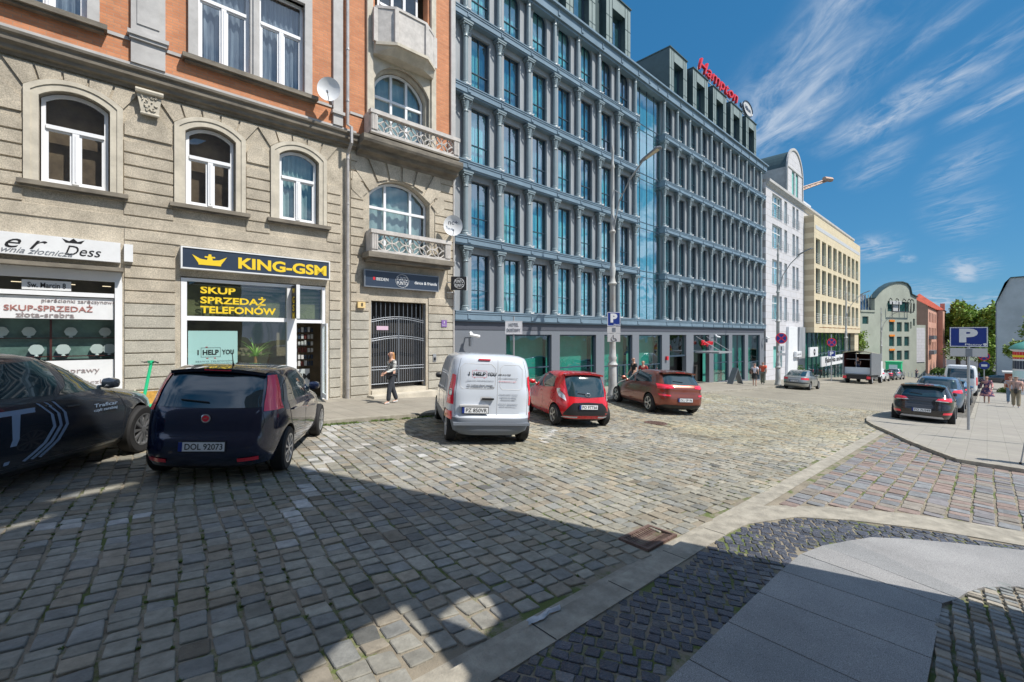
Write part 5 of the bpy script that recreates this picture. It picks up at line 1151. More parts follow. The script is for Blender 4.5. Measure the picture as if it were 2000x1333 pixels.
# crane behind the roofs
cr_ = empty('tower_crane', (104, 38, -5)); tag(cr_, 'rusty lattice crane jib rising behind the white house roof', 'crane')
mb = MB(); A, B = Vector((8, -3, 36.5)), Vector((26.5, -11.6, 44.2))
for q in ((0, 0, 0), (0, 0, 1.1), (.7, .9, .5)): mb.tube([A + Vector(q), B + Vector(q) * .4], .16, 5)
for k in range(12):
    t0, t1 = k / 12, (k + 1) / 12; p = A.lerp(B, t0); r_ = A.lerp(B, t1); mb.tube([p, r_ + Vector((0, 0, 1.1 * (1 - t1 * .6)))], .08, 4); mb.tube([p + Vector((0, 0, 1.1 * (1 - t0 * .6))), r_], .08, 4)
mb.tube([B + Vector((-1.5, .5, .2)), B + Vector((1.2, -.4, .4))], .55, 6); mb.build('jib', mat('crane_paint', (.45, .30, .22), .6), cr_)
mb = MB(); [mb.tube([(8 + a, -3 + b, 0), (8 + a, -3 + b, 37)], .2, 4) for a in (-.8, .8) for b in (-.8, .8)]; mb.build('mast', W['orange'], cr_)
# unseen house behind the photographer, a hollow shell: casts the large foreground shadow and shows in the reflections
sh = empty('corner_house', (6.05, -.85, 0)); tag(sh, 'brown brick corner house behind the viewpoint, an unseen shell pierced for sun patches, whose shadow falls across the street', 'building')
mb = MB(); cot = math.cos(SUN_EL) / math.sin(SUN_EL)
def onwall(X, Y):      # sunlit patch point on the road -> point on the street wall
    t_ = (Y + .85) / (.925 / math.hypot(.38, .925)); return (X + t_ * .38 / math.hypot(.38, .925) - 6.05, G(X, Y) + t_ / cot)
holes = [[onwall(*p) for p in q] for q in ([(.3, 2.2), (.95, 2.93), (1.40, 3.17), (1.88, 3.24), (1.80, 2.75), (1.72, 2.25), (1.1, 1.8)], [(1.98, 2.95), (2.12, 2.52), (2.36, 2.62), (2.5, 2.98), (2.28, 3.04)], [(-1.2, 6.35), (-.3, 6.9), (-.1, 7.15), (-1.0, 6.7)], [(-.35, 7.55), (.35, 7.75), (.75, 8.05), (.1, 7.95)])]  # added wall openings, shaped to let bright patches fall on the shaded road
holes = [[(min(x, -.3), z) for x, z in h] for h in holes]
HT = 15.4
holed(mb, [(-40, -1), (0, -1), (0, HT), (-40, HT)], holes, 0, -.06); mb.box(-.25, 0, -4, -.26, -1, HT); mb.build('wall', mat('corner_house_render', (.27, .25, .24), .9, var=.2, vs=.6), sh)
# ------------------------------------------------------------------ vehicles
def pchip(keys, z, i):
    if z <= keys[0][0]: return keys[0][i]
    if z >= keys[-1][0]: return keys[-1][i]
    for k in range(len(keys) - 1):
        if keys[k][0] <= z <= keys[k + 1][0]: break
    def sl(a): return (keys[a + 1][i] - keys[a][i]) / (keys[a + 1][0] - keys[a][0])
    def tg(a):
        if a == 0 or a == len(keys) - 1: return sl(0 if a == 0 else a - 1)
        l, r = sl(a - 1), sl(a)
        return 0 if l * r <= 0 else 2 * l * r / (l + r)
    z0, z1 = keys[k][0], keys[k + 1][0]; h = z1 - z0; t = (z - z0) / h; m0, m1 = tg(k) * h, tg(k + 1) * h
    return (2 * t**3 - 3 * t**2 + 1) * keys[k][i] + (t**3 - 2 * t**2 + t) * m0 + (-2 * t**3 + 3 * t**2) * keys[k + 1][i] + (t**3 - t**2) * m1
class Shell:
    """car body as stacked plan contours: key = (z, x_rear, x_front, half_width, n_rear, n_front)"""
    def __init__(s, keys): s.k = keys
    def P(s, z): return [pchip(s.k, z, i) for i in range(1, 6)]
    def pt(s, phi, z):
        xr, xf, w_, nr, nf = s.P(z); xc, a = (xr + xf) / 2, (xf - xr) / 2; c, q = math.cos(phi), math.sin(phi); n = nr if c < 0 else nf
        return Vector((xc + a * math.copysign(abs(c) ** (2 / n), c), w_ * math.copysign(abs(q) ** (2 / n), q), z))
    def phi(s, kind, v, z, sy=1):
        xr, xf, w_, nr, nf = s.P(z); xc, a = (xr + xf) / 2, (xf - xr) / 2
        if kind == 's':
            n = nr if v < xc else nf; c = min(1, abs((v - xc) / a)) ** (n / 2); p = math.acos(c); p = math.pi - p if v < xc else p
            return sy * p
        n = nr if kind == 'r' else nf
        q = min(1, abs(v) / w_) ** (n / 2); p = math.asin(q); p = math.pi - p if kind == 'r' else p
        return math.copysign(p, v) if v != 0 else p
    def off(s, phi, z, d):
        e = .01; a = s.pt(phi + e, z) - s.pt(phi - e, z); b = s.pt(phi, z + e) - s.pt(phi, z - e); n = a.cross(b)
        if n.length < 1e-9: n = Vector((0, 0, 1))
        n.normalize(); p = s.pt(phi, z)
        xr, xf = s.P(z)[:2]
        if n.dot(p - Vector(((xr + xf) / 2, 0, z - .3))) < 0: n = -n
        return p + n * d
    def patch(s, lo, up, nx=12, nz=5, sy=1, d=.004, name='patch', m=None, parent=None, mirror_rear=False):
        def line(L):
            Q = []
            for (k0, v0, z0), (k1, v1, z1) in zip(L[:-1], L[1:]):
                for j in range(6):
                    t = j / 6; z = z0 + (z1 - z0) * t
                    if k0 == k1: Q.append((s.phi(k0, (v0 + (v1 - v0) * t) * (sy if k0 in 'rf' else 1), z, sy) , z))
                    else:
                        pa, pb = s.phi(k0, v0 * (sy if k0 in 'rf' else 1), z, sy), s.phi(k1, v1 * (sy if k1 in 'rf' else 1), z, sy); Q.append((pa + (pb - pa) * t, z))
            k1, v1, z1 = L[-1]; Q.append((s.phi(k1, v1 * (sy if k1 in 'rf' else 1), z1, sy), z1))
            # unwrap
            R_ = [Q[0]]
            for p, z in Q[1:]:
                while p - R_[-1][0] > math.pi: p -= 2 * math.pi
                while p - R_[-1][0] < -math.pi: p += 2 * math.pi
                R_.append((p, z))
            out = []; N_ = len(R_) - 1
            for i in range(nx + 1):
                f = i / nx * N_; k = min(int(f), N_ - 1); t = f - k; out.append((R_[k][0] + (R_[k + 1][0] - R_[k][0]) * t, R_[k][1] + (R_[k + 1][1] - R_[k][1]) * t))
            return out
        A, B = line(lo), line(up); mb = MB(); g = []
        for i in range(nx + 1):
            pa, pb = A[i][0], B[i][0]
            while pb - pa > math.pi: pb -= 2 * math.pi
            while pb - pa < -math.pi: pb += 2 * math.pi
            g.append([s.off(pa + (pb - pa) * j / nz, A[i][1] + (B[i][1] - A[i][1]) * j / nz, d) for j in range(nz + 1)])
        for i in range(nx):
            for j in range(nz):
                q = [g[i][j], g[i + 1][j], g[i + 1][j + 1], g[i][j + 1]]
                mb.poly(q)
        return mb.build(name, m, parent, True, 60)
def make_body(sh, m, wheels, rw, root, zs=None, name='body', low=None, lowm=None):
    k = sh.k; zs = []
    for a, b in zip(k[:-1], k[1:]):
        n = max(1, min(4, int((b[0] - a[0]) / .045)))
        zs += [a[0] + (b[0] - a[0]) * j / n for j in range(n)]
    zs.append(k[-1][0]); M_ = 88; mb = MB()
    ph = [2 * math.pi * (i + .5) / M_ for i in range(M_)]
    # even out the spacing along the contour
    for z in zs:
        for p in ph: mb.v.append(tuple(sh.pt(p, z)))
    for i in range(len(zs) - 1):
        for q in range(M_): mb.f.append((i * M_ + q, i * M_ + (q + 1) % M_, (i + 1) * M_ + (q + 1) % M_, (i + 1) * M_ + q)); mb.m.append((2 if lowm else 1) if low and zs[i + 1] <= low + 1e-4 else 0); mb.c.append(None)
    mb.f.append(tuple(range(M_))[::-1]); mb.m.append(1); mb.c.append(None)
    t = (len(zs) - 1) * M_; c_ = len(mb.v); top = sh.P(zs[-1]); mb.v.append(((top[0] + top[1]) / 2, 0, zs[-1] + .004))
    for q in range(M_): mb.f.append((t + q, t + (q + 1) % M_, c_)); mb.m.append(0); mb.c.append(None)
    o = mb.build('tmp', [m, W['black'], lowm or W['black']])
    cut = MB()
    for (x, y, r) in wheels:
        w_ = abs(y) + .35; y0, y1 = (w_ - .62, w_) if y > 0 else (-w_, -w_ + .62)
        cut.lathe([(r, y0), (r, y1)], (x, 0, rw), 28, m=1, axis='y')
    co = cut.build('tmpcut', [m, W['black'], lowm or W['black']])
    md = o.modifiers.new('b', 'BOOLEAN'); md.operation = 'DIFFERENCE'; md.object = co; md.solver = 'EXACT'
    bpy.context.view_layer.update()
    me = bpy.data.meshes.new_from_object(o.evaluated_get(bpy.context.evaluated_depsgraph_get()))
    bpy.data.objects.remove(o); bpy.data.objects.remove(co)
    me.polygons.foreach_set('use_smooth', [True] * len(me.polygons)); me.set_sharp_from_angle(angle=R(38))
    b = bpy.data.objects.new(name, me); col.objects.link(b); b.parent = root; return b
def make_wheel(root, x, y, r, wd, spokes, rimm, lowdetail=False):
    sy = 1 if y > 0 else -1; e = MB()
    h = wd / 2
    e.lathe([(r * .64, -h * .9), (r * .70, -h), (r * .93, -h), (r, -h * .72), (r, h * .72), (r * .93, h), (r * .70, h), (r * .64, h * .9)], n=30, axis='y', cap=False)
    ty = e.build('wheel', W['rubber'], root, True); ty.location = (x, y, r)
    b = MB(); yo = sy * h
    b.lathe([(r * .66, yo * .98), (r * .68, yo * 1.02), (r * .62, yo * 1.0), (r * .60, yo * .6), (r * .60, yo * .4)], n=30, axis='y', cap=False)
    for k in range(spokes):
        a = 2 * math.pi * k / spokes; aw = .36 * 2 * math.pi / spokes / 2
        for (da) in (0,):
            P = []
            for rr_, ww in ((r * .10, aw * 2.2), (r * .35, aw * .95), (r * .64, aw * .95)):
                P.append((rr_, a - ww, a + ww))
            for (r0, a0, a1), (r1, b0, b1) in zip(P[:-1], P[1:]):
                dpt = [yo * .98, yo * .93]
                b.poly([(r0 * math.cos(a0), dpt[0], r0 * math.sin(a0)), (r0 * math.cos(a1), dpt[0], r0 * math.sin(a1)), (r1 * math.cos(b1), dpt[0], r1 * math.sin(b1)), (r1 * math.cos(b0), dpt[0], r1 * math.sin(b0))])
                for q, w2 in ((a0, b0), (a1, b1)): b.poly([(r0 * math.cos(q), yo * .98, r0 * math.sin(q)), (r1 * math.cos(w2), yo * .98, r1 * math.sin(w2)), (r1 * math.cos(w2), yo * .7, r1 * math.sin(w2)), (r0 * math.cos(q), yo * .7, r0 * math.sin(q))])
    b.lathe([(r * .15, yo * .99), (r * .12, yo * 1.03), (.0, yo * 1.03)], n=12, axis='y')
    rm = b.build('rim', W[rimm], ty, False); d = MB(); d.lathe([(r * .61, yo * .35), (r * .61, yo * .45), (.0, yo * .45)], n=20, axis='y'); d.build('brake_disc', W['black'], ty)
    return ty
def plate(root, x, z, s, w_=.52, h_=.114, y=0, country=True, tilt=0):
    mb = MB(); mb.box(y - w_ / 2 - .012, y + w_ / 2 + .012, -.014, .0, z - h_ / 2 - .012, z + h_ / 2 + .012)
    M4 = Matrix.Translation((x, 0, 0)) @ Matrix.Rotation(R(-90), 4, 'Z')
    fr_ = mb.build('number_plate', W['black'], root); mb = MB(); mb.box(y - w_ / 2, y + w_ / 2, -.018, -.0141, z - h_ / 2, z + h_ / 2); a = mb.build('plate_face', W['plate'], fr_)
    mb = MB(); mb.box(y - w_ / 2, y - w_ / 2 + .045, -.0195, -.0181, z - h_ / 2, z + h_ / 2); mb.build('country_strip', W['blue'], fr_)
    txt(s, w_ * .82, h_ * .68, W['black'], fr_, (y + .025, -.0185, z), name='plate_number', ext=.0015, bold=.012)
    fr_.matrix_local = M4; return fr_
def car(name, label, loc, hd, S, paint, num, group=None, cat='car', sc=1.0, zs=1.0):
    """S: spec dict; local x forward with the rear axle at x=0"""
    px_, py_ = loc; rt = empty(name, (px_, py_, G(px_, py_)))
    hx, hy = math.cos(hd), math.sin(hd); sl = -.0537 * hx + .0159 * hy; roll = -.0537 * -hy + .0159 * hx
    fx = Vector((hx, hy, sl)).normalized(); ly = Vector((-hy, hx, roll)).normalized(); uz = fx.cross(ly).normalized()
    rt.matrix_world = Matrix.Translation((px_, py_, G(px_, py_) + S.get('lift', .026))) @ Matrix((fx, ly, uz)).transposed().to_4x4() @ Matrix.Diagonal((sc, sc, sc * zs, 1))
    tag(rt, label, cat, group)
    sh = Shell(S['keys']); wb, tr, wr = S['wb'], S['track'] / 2, S['wr']
    bd = make_body(sh, paint, [(0, tr, wr + .05), (wb, tr, wr + .05), (0, -tr, wr + .05), (wb, -tr, wr + .05)], wr, rt, low=S.get('low'), lowm=S.get('lowm'))
    for x in (0, wb):
        for sy in (1, -1): make_wheel(rt, x, sy * tr, wr, S.get('ww', .19), S.get('spokes', 5), S.get('rim', 'alloy'))
    gm = W['carglass']
    for i, (lo, up) in enumerate(S['side']):
        for sy in (1, -1): sh.patch([('s', *p) for p in lo], [('s', *p) for p in up], 12, 4, sy, .004, 'side_window', gm, rt)
    lo, up = S['rear']
    if lo:
        for_ = [('r', -lo[0], lo[1]), ('r', 0, lo[2] if len(lo) > 2 else lo[1]), ('r', lo[0], lo[1])]; u_ = [('r', -up[0], up[1]), ('r', 0, up[2] if len(up) > 2 else up[1]), ('r', up[0], up[1])]
        sh.patch(for_, u_, 16, 6, 1, .005, 'rear_window', gm, rt)
        if S.get('wiper', 1):
            z = lo[1] + .05; a = sh.off(math.pi, z, .02); b_ = sh.off(sh.phi('r', lo[0] * .55, z + .03), z + .03, .02); mb = MB(); mb.tube([a, b_], .009, 5); mb.build('wiper', W['black'], rt)
    if S.get('front'):
        lo, up = S['front']; sh.patch([('f', -lo[0], lo[1]), ('f', 0, lo[1]), ('f', lo[0], lo[1])], [('f', -up[0], up[1]), ('f', 0, up[1]), ('f', up[0], up[1])], 16, 6, 1, .005, 'windscreen', gm, rt)
    for (lo, up, m_) in S['lights']:
        for sy in (1, -1): sh.patch(lo, up, 10, 4, sy, .012, 'tail_light' if m_ in ('redl', 'lightg') else 'trim_panel', W[m_], rt)
    for (lo, up, m_, nm) in S.get('panels', []): sh.patch(lo, up, 20, 4, 1, .007, nm, W[m_], rt)
    # shut lines
    mb = MB()
    def seam(P, r=.0035):
        for sy in (1, -1):
            q = []
            for (k0, v0, z0), (k1, v1, z1) in zip(P[:-1], P[1:]):
                for j in range(6):
                    t = j / 5; z = z0 + (z1 - z0) * t; v = v0 + (v1 - v0) * t; q.append(sh.off(sh.phi(k0, v * (sy if k0 in 'rf' else 1), z, sy), z, .0005))
            mb.tube(q, r, 4)
    for P in S['seams']: seam(P)
    if mb.v: mb.build('shut_line', W['black'], rt)
    for (x, z) in S.get('handles', []):
        for sy in (1, -1):
            a = sh.off(sh.phi('s', x - .09, z, sy), z, .02); b_ = sh.off(sh.phi('s', x + .09, z, sy), z, .02); mb = MB(); mb.tube([a - Vector((0, sy * .02, 0)), a, b_, b_ - Vector((0, sy * .02, 0))], .012, 6); mb.build('door_handle', S.get('hm', paint), rt, True)
    if S.get('mirror'):
        x, z = S['mirror']
        for sy in (1, -1):
            p = sh.off(sh.phi('s', x, z, sy), z, .0); mb = MB(); n = 10
            prof = [(.0, -.09), (.055, -.075), (.075, -.0), (.06, .07), (0, .09)]
            mb.lathe([(max(.004, r_), h_) for r_, h_ in prof], (0, 0, 0), 10, axis='y'); mb.v = [(vx * .9 + (.03 if vx > 0 else 0), vy * 1.1, vz * 1.0) for vx, vy, vz in mb.v]; mb.v = [(p.x + a, p.y + sy * .13 + b, p.z + .06 + c) for a, b, c in mb.v]
            mb.tube([(p.x, p.y - sy * .02, p.z + .01), (p.x, p.y + sy * .09, p.z + .03)], .02, 6); mb.build('wing_mirror', S.get('mm', paint), rt, True)
    if num: plate(rt, S['plate'][0], S['plate'][1], num, *S['plate'][2:])
    if S.get('spoiler'):
        x0, x1, w_, z, th = S['spoiler']; mb = MB(); n = 10
        for i in range(n):
            y0, y1 = -w_ + 2 * w_ * i / n, -w_ + 2 * w_ * (i + 1) / n; cz = lambda y: z - .05 * (y / w_) ** 2; cx = lambda y: x0 + .06 * (y / w_) ** 2
            mb.poly([(cx(y0), y0, cz(y0)), (cx(y1), y1, cz(y1)), (x1, y1, cz(y1) + .015), (x1, y0, cz(y0) + .015)]); mb.poly([(cx(y0), y0, cz(y0)), (cx(y1), y1, cz(y1)), (cx(y1) + .02, y1, cz(y1) - th), (cx(y0) + .02, y0, cz(y0) - th)]); mb.poly([(cx(y0) + .02, y0, cz(y0) - th), (cx(y1) + .02, y1, cz(y1) - th), (x1 + .03, y1, cz(y1) - th), (x1 + .03, y0, cz(y0) - th)])
        mb.build('spoiler', paint, rt, True); mb = MB(); mb.box(x0 + .01, x0 + .02, -.16, .16, z - .032, z - .016); mb.build('brake_light', W['redl'], rt)
    if S.get('antenna'): x, z = S['antenna']; mb = MB(); mb.tube([(x, 0, z - .01), (x - .02, 0, z + .04), (x - .10, 0, z + .22)], [.015, .008, .004], 5); mb.build('antenna', W['black'], rt)
    return rt, sh
def paintm(name, c, metal=.35, rough=.32): return mat(name, c, rough, metal=metal, coat=1.0, spec=.5)
r_ = 'r'; s__ = 's'
# --- dark blue hatchback (tall red lights beside the rear window)
KF = [(.17, -.56, 3.1, .70, 4, 3), (.24, -.72, 3.22, .79, 5, 3.2), (.42, -.79, 3.27, .833, 5, 3.2), (.60, -.77, 3.26, .843, 5, 3), (.64, -.735, 3.24, .843, 5.5, 3), (.80, -.72, 3.12, .838, 5.5, 2.8), (.90, -.70, 2.72, .825, 5.5, 3), (.96, -.68, 2.36, .812, 5.5, 3.2), (1.0, -.655, 2.16, .795, 5.5, 3.2), (1.18, -.55, 1.86, .762, 5.4, 3.4), (1.34, -.43, 1.52, .712, 5.2, 3.6), (1.42, -.35, 1.25, .672, 5, 3.6), (1.465, -.22, 1.0, .60, 4.4, 3.4), (1.488, .05, .75, .42, 3, 3)]
SF = dict(keys=KF, wb=2.51, track=1.50, wr=.31, low=.24, ww=.19, spokes=9,
    side=[([(-.18, 1.01), (.10, .99), (.98, .975)], [(-.12, 1.24), (.25, 1.38), (.98, 1.405)]), ([(1.06, .975), (1.95, .97), (2.08, .99)], [(1.06, 1.405), (1.40, 1.375), (1.80, 1.17)])],
    rear=((.60, .98, .965), (.545, 1.37, 1.39)), front=((.68, 1.02), (.56, 1.38)),
    lights=[([('r', .635, .93), ('r', .79, .93), ('s', -.34, .97)], [('r', .575, 1.38), ('r', .655, 1.385), ('s', -.24, 1.36)], 'redl'), ([('r', .40, .30), ('r', .62, .31)], [('r', .40, .345), ('r', .62, .36)], 'redl')],
    seams=[[('r', .62, .62), ('r', .66, .80), ('r', .63, .92)], [('r', -.63, .615), ('r', .63, .615)], [('s', 1.02, .30), ('s', 1.02, 1.40)], [('s', .42, .42), ('s', .10, .70), ('s', -.02, 1.0)], [('s', 2.10, .34), ('s', 2.16, .70), ('s', 2.05, .98)], [('s', .35, .30), ('s', 2.10, .30)]],
    handles=[(.22, .86), (1.22, .85)], mirror=(1.98, .98), plate=(-.785, .50), spoiler=(-.46, -.20, .575, 1.47, .045), antenna=(.10, 1.49))
pf = paintm('midnight_blue_paint', (.007, .013, .042), .3, .2)
cf, shf = car('parked_car', 'midnight blue hatchback with tall red tail lights, plate DOL 92073', (1.62, 8.0), R(59), SF, pf, 'DOL 92073', 'cars parked along the street', sc=1.06)
mb = MB(); mb.lathe([(.0, 0), (.052, 0), (.056, .012), (.046, .016)], n=20, axis='x'); mb.v = [(-.722 - x * 1.0, y, z + .845) for x, y, z in mb.v]; mb.build('badge', W['chrome'], cf, True); mb = MB(); mb.lathe([(.0, .0), (.040, .0), (.040, .004)], n=18, axis='x'); mb.v = [(-.736 - x, y, z + .845) for x, y, z in mb.v]; mb.build('badge_face', W['redl'], cf)
txt('FIAT', .05, .016, W['chrome'], cf, (-.743, 0, .845), rot=(R(90), 0, R(-90)), ext=.001)
# --- dark grey saloon at the left edge, big letters on its doors
KM = [(.17, -.70, 3.35, .76, 4, 3), (.26, -.92, 3.50, .86, 4.5, 3.2), (.45, -1.02, 3.56, .905, 4.5, 3), (.65, -1.02, 3.56, .912, 4.5, 2.8), (.78, -1.0, 3.42, .906, 4.5, 2.8), (.88, -.98, 3.0, .895, 4.5, 3), (.96, -.95, 2.5, .875, 4.5, 3.2), (1.0, -.90, 2.30, .855, 4.5, 3.2), (1.06, -.45, 2.10, .82, 4.5, 3.4), (1.18, -.15, 1.85, .765, 4.5, 3.4), (1.32, .12, 1.50, .70, 4.2, 3.6), (1.40, .35, 1.22, .65, 4, 3.6), (1.435, .55, 1.02, .56, 3.4, 3.2), (1.447, .7, .9, .42, 3, 3)]
SM = dict(keys=KM, wb=2.71, track=1.58, wr=.335, low=.26, ww=.21, spokes=10,
    side=[([(.05, 1.03), (1.04, .99)], [(.42, 1.34), (1.04, 1.375)]), ([(1.14, .985), (2.02, .985), (2.20, 1.01)], [(1.14, 1.375), (1.36, 1.36), (1.83, 1.165)])],
    rear=((.62, 1.06), (.56, 1.36)), front=((.74, 1.04), (.58, 1.38)),
    lights=[([('r', .45, .78), ('r', .84, .78), ('s', -.72, .80)], [('r', .45, .88), ('r', .84, .90), ('s', -.72, .92)], 'redl')],
    seams=[[('s', 1.09, .30), ('s', 1.09, 1.37)], [('s', .28, .45), ('s', .05, .8), ('s', -.05, 1.0)], [('s', 2.26, .34), ('s', 2.30, .70), ('s', 2.15, .98)], [('s', .4, .30), ('s', 2.26, .30)]],
    handles=[(.25, .86), (1.30, .845)], mirror=(2.05, .99), plate=(-1.03, .62), wiper=0)
pm_ = paintm('graphite_paint', (.030, .038, .052), .4, .26)
cm, shm = car('parked_car', 'dark graphite saloon with large pale T lettering on its doors, leftmost car', (-1.70, 8.06), R(53), SM, pm_, None, 'cars parked along the street', sc=1.07, zs=1.08)
W['decal'] = mat('pale_blue_decal', (.22, .30, .42), .4)
def decal(lo, up, nm='door_lettering', m='decal'): shm.patch([('s', *p) for p in lo], [('s', *p) for p in up], 14, 2, -1, .004, nm, W[m], cm)
decal([(.30, .84), (.80, .84)], [(.30, .89), (.80, .89)]); decal([(.48, .34), (.54, .34)], [(.52, .84), (.62, .84)])
for k in range(3):
    P = [(q_[0] + .02, q_[1]) for q_ in [(.72 + k * .10, .33), (.95 + k * .09, .48), (1.06 + k * .09, .64), (1.02 + k * .09, .78), (.84 + k * .10, .92)]]
    for a, b in zip(P[:-1], P[1:]): decal([a, b], [(a[0] - .045, a[1] + .012), (b[0] - .045, b[1] + .012)])
for s_, z in (('Traficar', .80), ('czyli zarabiaj', .735)): txt(s_, .42, .045, W['decal'], cm, (1.86, -.915, z), ext=.001, name='door_lettering')
# --- red city hatch
KA = [(.17, -.38, 2.95, .64, 4, 3), (.24, -.50, 3.05, .76, 4.5, 3), (.42, -.545, 3.10, .80, 5, 3), (.60, -.53, 3.09, .805, 5, 2.8), (.74, -.50, 3.0, .80, 4.5, 2.8), (.86, -.46, 2.66, .79, 4.2, 3), (.94, -.43, 2.42, .775, 4.2, 3), (.99, -.41, 2.2, .755, 4.2, 3.2), (1.15, -.33, 1.95, .715, 4.2, 3.4), (1.32, -.23, 1.55, .655, 4.2, 3.6), (1.40, -.16, 1.25, .61, 4, 3.6), (1.445, -.06, 1.0, .54, 3.6, 3.2), (1.462, .15, .75, .40, 3, 3)]
SA = dict(keys=KA, wb=2.34, track=1.44, wr=.285, low=.24, ww=.17, spokes=5,
    side=[([(.14, 1.03), (.82, .97)], [(.22, 1.30), (.82, 1.385)]), ([(.90, .965), (1.95, .965), (2.05, .98)], [(.90, 1.385), (1.25, 1.37), (1.78, 1.14)])],
    rear=((.52, .83, .80), (.52, 1.37, 1.385)), front=((.62, 1.0), (.52, 1.36)),
    lights=[([('r', .58, .70), ('r', .70, .80), ('s', -.12, .88)], [('r', .60, .84), ('r', .71, 1.0), ('s', -.16, 1.02)], 'lightg'), ([('r', .575, .845), ('r', .70, 1.01), ('s', -.17, 1.03)], [('r', .57, .98), ('r', .64, 1.14), ('s', -.16, 1.10)], 'redl'), ([('r', .30, .27), ('r', .70, .27)], [('r', .30, .31), ('r', .60, .31)], 'sgrey')],
    panels=[([('r', -.66, .33), ('r', 0, .33), ('r', .66, .33)], [('r', -.42, .66), ('r', 0, .68), ('r', .42, .66)], 'black', 'rear_bumper_panel')],
    seams=[[('s', .86, .30), ('s', .86, 1.38)], [('s', .40, .42), ('s', .12, .75), ('s', .02, 1.0)], [('s', 1.98, .34), ('s', 2.02, .70), ('s', 1.9, .98)], [('r', -.5, .78), ('r', .5, .78)]],
    handles=[(.20, .86), (1.05, .85)], mirror=(1.92, .97), plate=(-.56, .56), spoiler=(-.27, -.02, .57, 1.452, .05))
cra, sha = car('parked_car', 'small bright red hatchback between the white van and the copper car', (10.1, 7.85), R(62), SA, paintm('bright_red_paint', (.62, .008, .016), .05, .25), 'PO 9TT66', 'cars parked along the street')
for q, (rx, rz) in enumerate(((.075, .045), (.035, .045))): mb = MB(); mb.tube([(-.495, rx * math.cos(t_ * .5236), .88 + rz * math.sin(t_ * .5236)) for t_ in range(13)], .006, 5); mb.build('badge', W['chrome'], cra)
# --- copper hatch
KI = [(.17, -.60, 3.3, .72, 4, 3), (.25, -.78, 3.42, .84, 5, 3), (.42, -.86, 3.47, .885, 5, 3), (.58, -.86, 3.47, .895, 5, 2.8), (.66, -.83, 3.46, .897, 5, 2.8), (.78, -.80, 3.30, .89, 5, 2.8), (.88, -.80, 2.95, .88, 5, 3), (.95, -.77, 2.6, .865, 5, 3.2), (1.0, -.72, 2.35, .84, 4.6, 3.2), (1.16, -.58, 2.05, .775, 4.4, 3.4), (1.30, -.46, 1.68, .705, 4.4, 3.6), (1.39, -.36, 1.35, .65, 4.2, 3.6), (1.43, -.22, 1.1, .58, 3.8, 3.4), (1.455, .1, .8, .42, 3, 3)]
SI = dict(keys=KI, wb=2.65, track=1.57, wr=.32, low=.26, ww=.205, spokes=5,
    side=[([(-.10, 1.05), (1.02, .985)], [(.12, 1.27), (1.02, 1.37)]), ([(1.10, .98), (2.05, .98), (2.2, 1.0)], [(1.10, 1.37), (1.45, 1.345), (1.95, 1.14)])],
    rear=((.62, 1.03, 1.0), (.56, 1.33, 1.36)), front=((.72, 1.02), (.58, 1.36)),
    lights=[([('r', .36, .90), ('r', .80, .86), ('s', -.45, .90)], [('r', .40, .97), ('r', .78, 1.02), ('s', -.38, .985)], 'redl'), ([('r', .50, .63), ('r', .78, .63)], [('r', .50, .675), ('r', .80, .70)], 'redl')],
    panels=[([('r', -.80, .24), ('r', 0, .24), ('r', .80, .24)], [('r', -.66, .36), ('r', 0, .34), ('r', .66, .36)], 'black', 'rear_diffuser')],
    seams=[[('s', 1.06, .30), ('s', 1.06, 1.37)], [('s', .36, .42), ('s', .05, .8), ('s', -.06, 1.02)], [('s', 2.22, .34), ('s', 2.26, .70), ('s', 2.1, .98)], [('r', -.6, .73), ('r', .6, .73)], [('r', .58, .74), ('r', .62, .9)], [('s', .4, .30), ('s', 2.2, .30)]],
    handles=[(.25, .87), (1.28, .855)], mirror=(2.08, .98), plate=(-.868, .52), spoiler=(-.52, -.16, .62, 1.435, .05))
ci, shi = car('parked_car', 'copper brown hatchback with wide red tail lights in front of the hotel', (15.5, 7.9), R(57.5), SI, paintm('copper_paint', (.24, .06, .034), .45, .28), 'DLU SP196', 'cars parked along the street', sc=1.03)
# --- black hatch on the right
KU = [(k[0], k[1] + .04, k[2] - .08, k[3] * .985, k[4], k[5]) for k in KI]
SU = dict(SI, keys=KU, wb=2.6, lights=[([('r', .38, .90), ('r', .78, .86), ('s', -.45, .92)], [('r', .44, .955), ('r', .76, .99), ('s', -.36, 1.0)], 'redl'), ([('r', .36, .868), ('r', .70, .85)], [('r', .38, .895), ('r', .72, .875)], 'lightg'), ([('r', .56, .40), ('r', .78, .41)], [('r', .58, .47), ('r', .80, .49)], 'redl')],
    panels=[([('r', -.6, .25), ('r', 0, .25), ('r', .6, .25)], [('r', -.55, .32), ('r', 0, .32), ('r', .55, .32)], 'sgrey', 'rear_diffuser')], plate=(-.835, .52), antenna=(.3, 1.46), side=[([(-.10, 1.05), (1.02, .985)], [(.12, 1.27), (1.02, 1.37)]), ([(1.10, .98), (2.05, .98), (2.2, 1.0)], [(1.10, 1.37), (1.45, 1.345), (1.95, 1.14)])])
cu_, shu = car('parked_car', 'glossy black hatchback parked first in the right hand row beside the parking sign', (23.0, 1.68), R(1), SU, paintm('black_paint_gloss', (.018, .014, .014), .3, .2), 'PO 7U349', 'cars parked along the street')
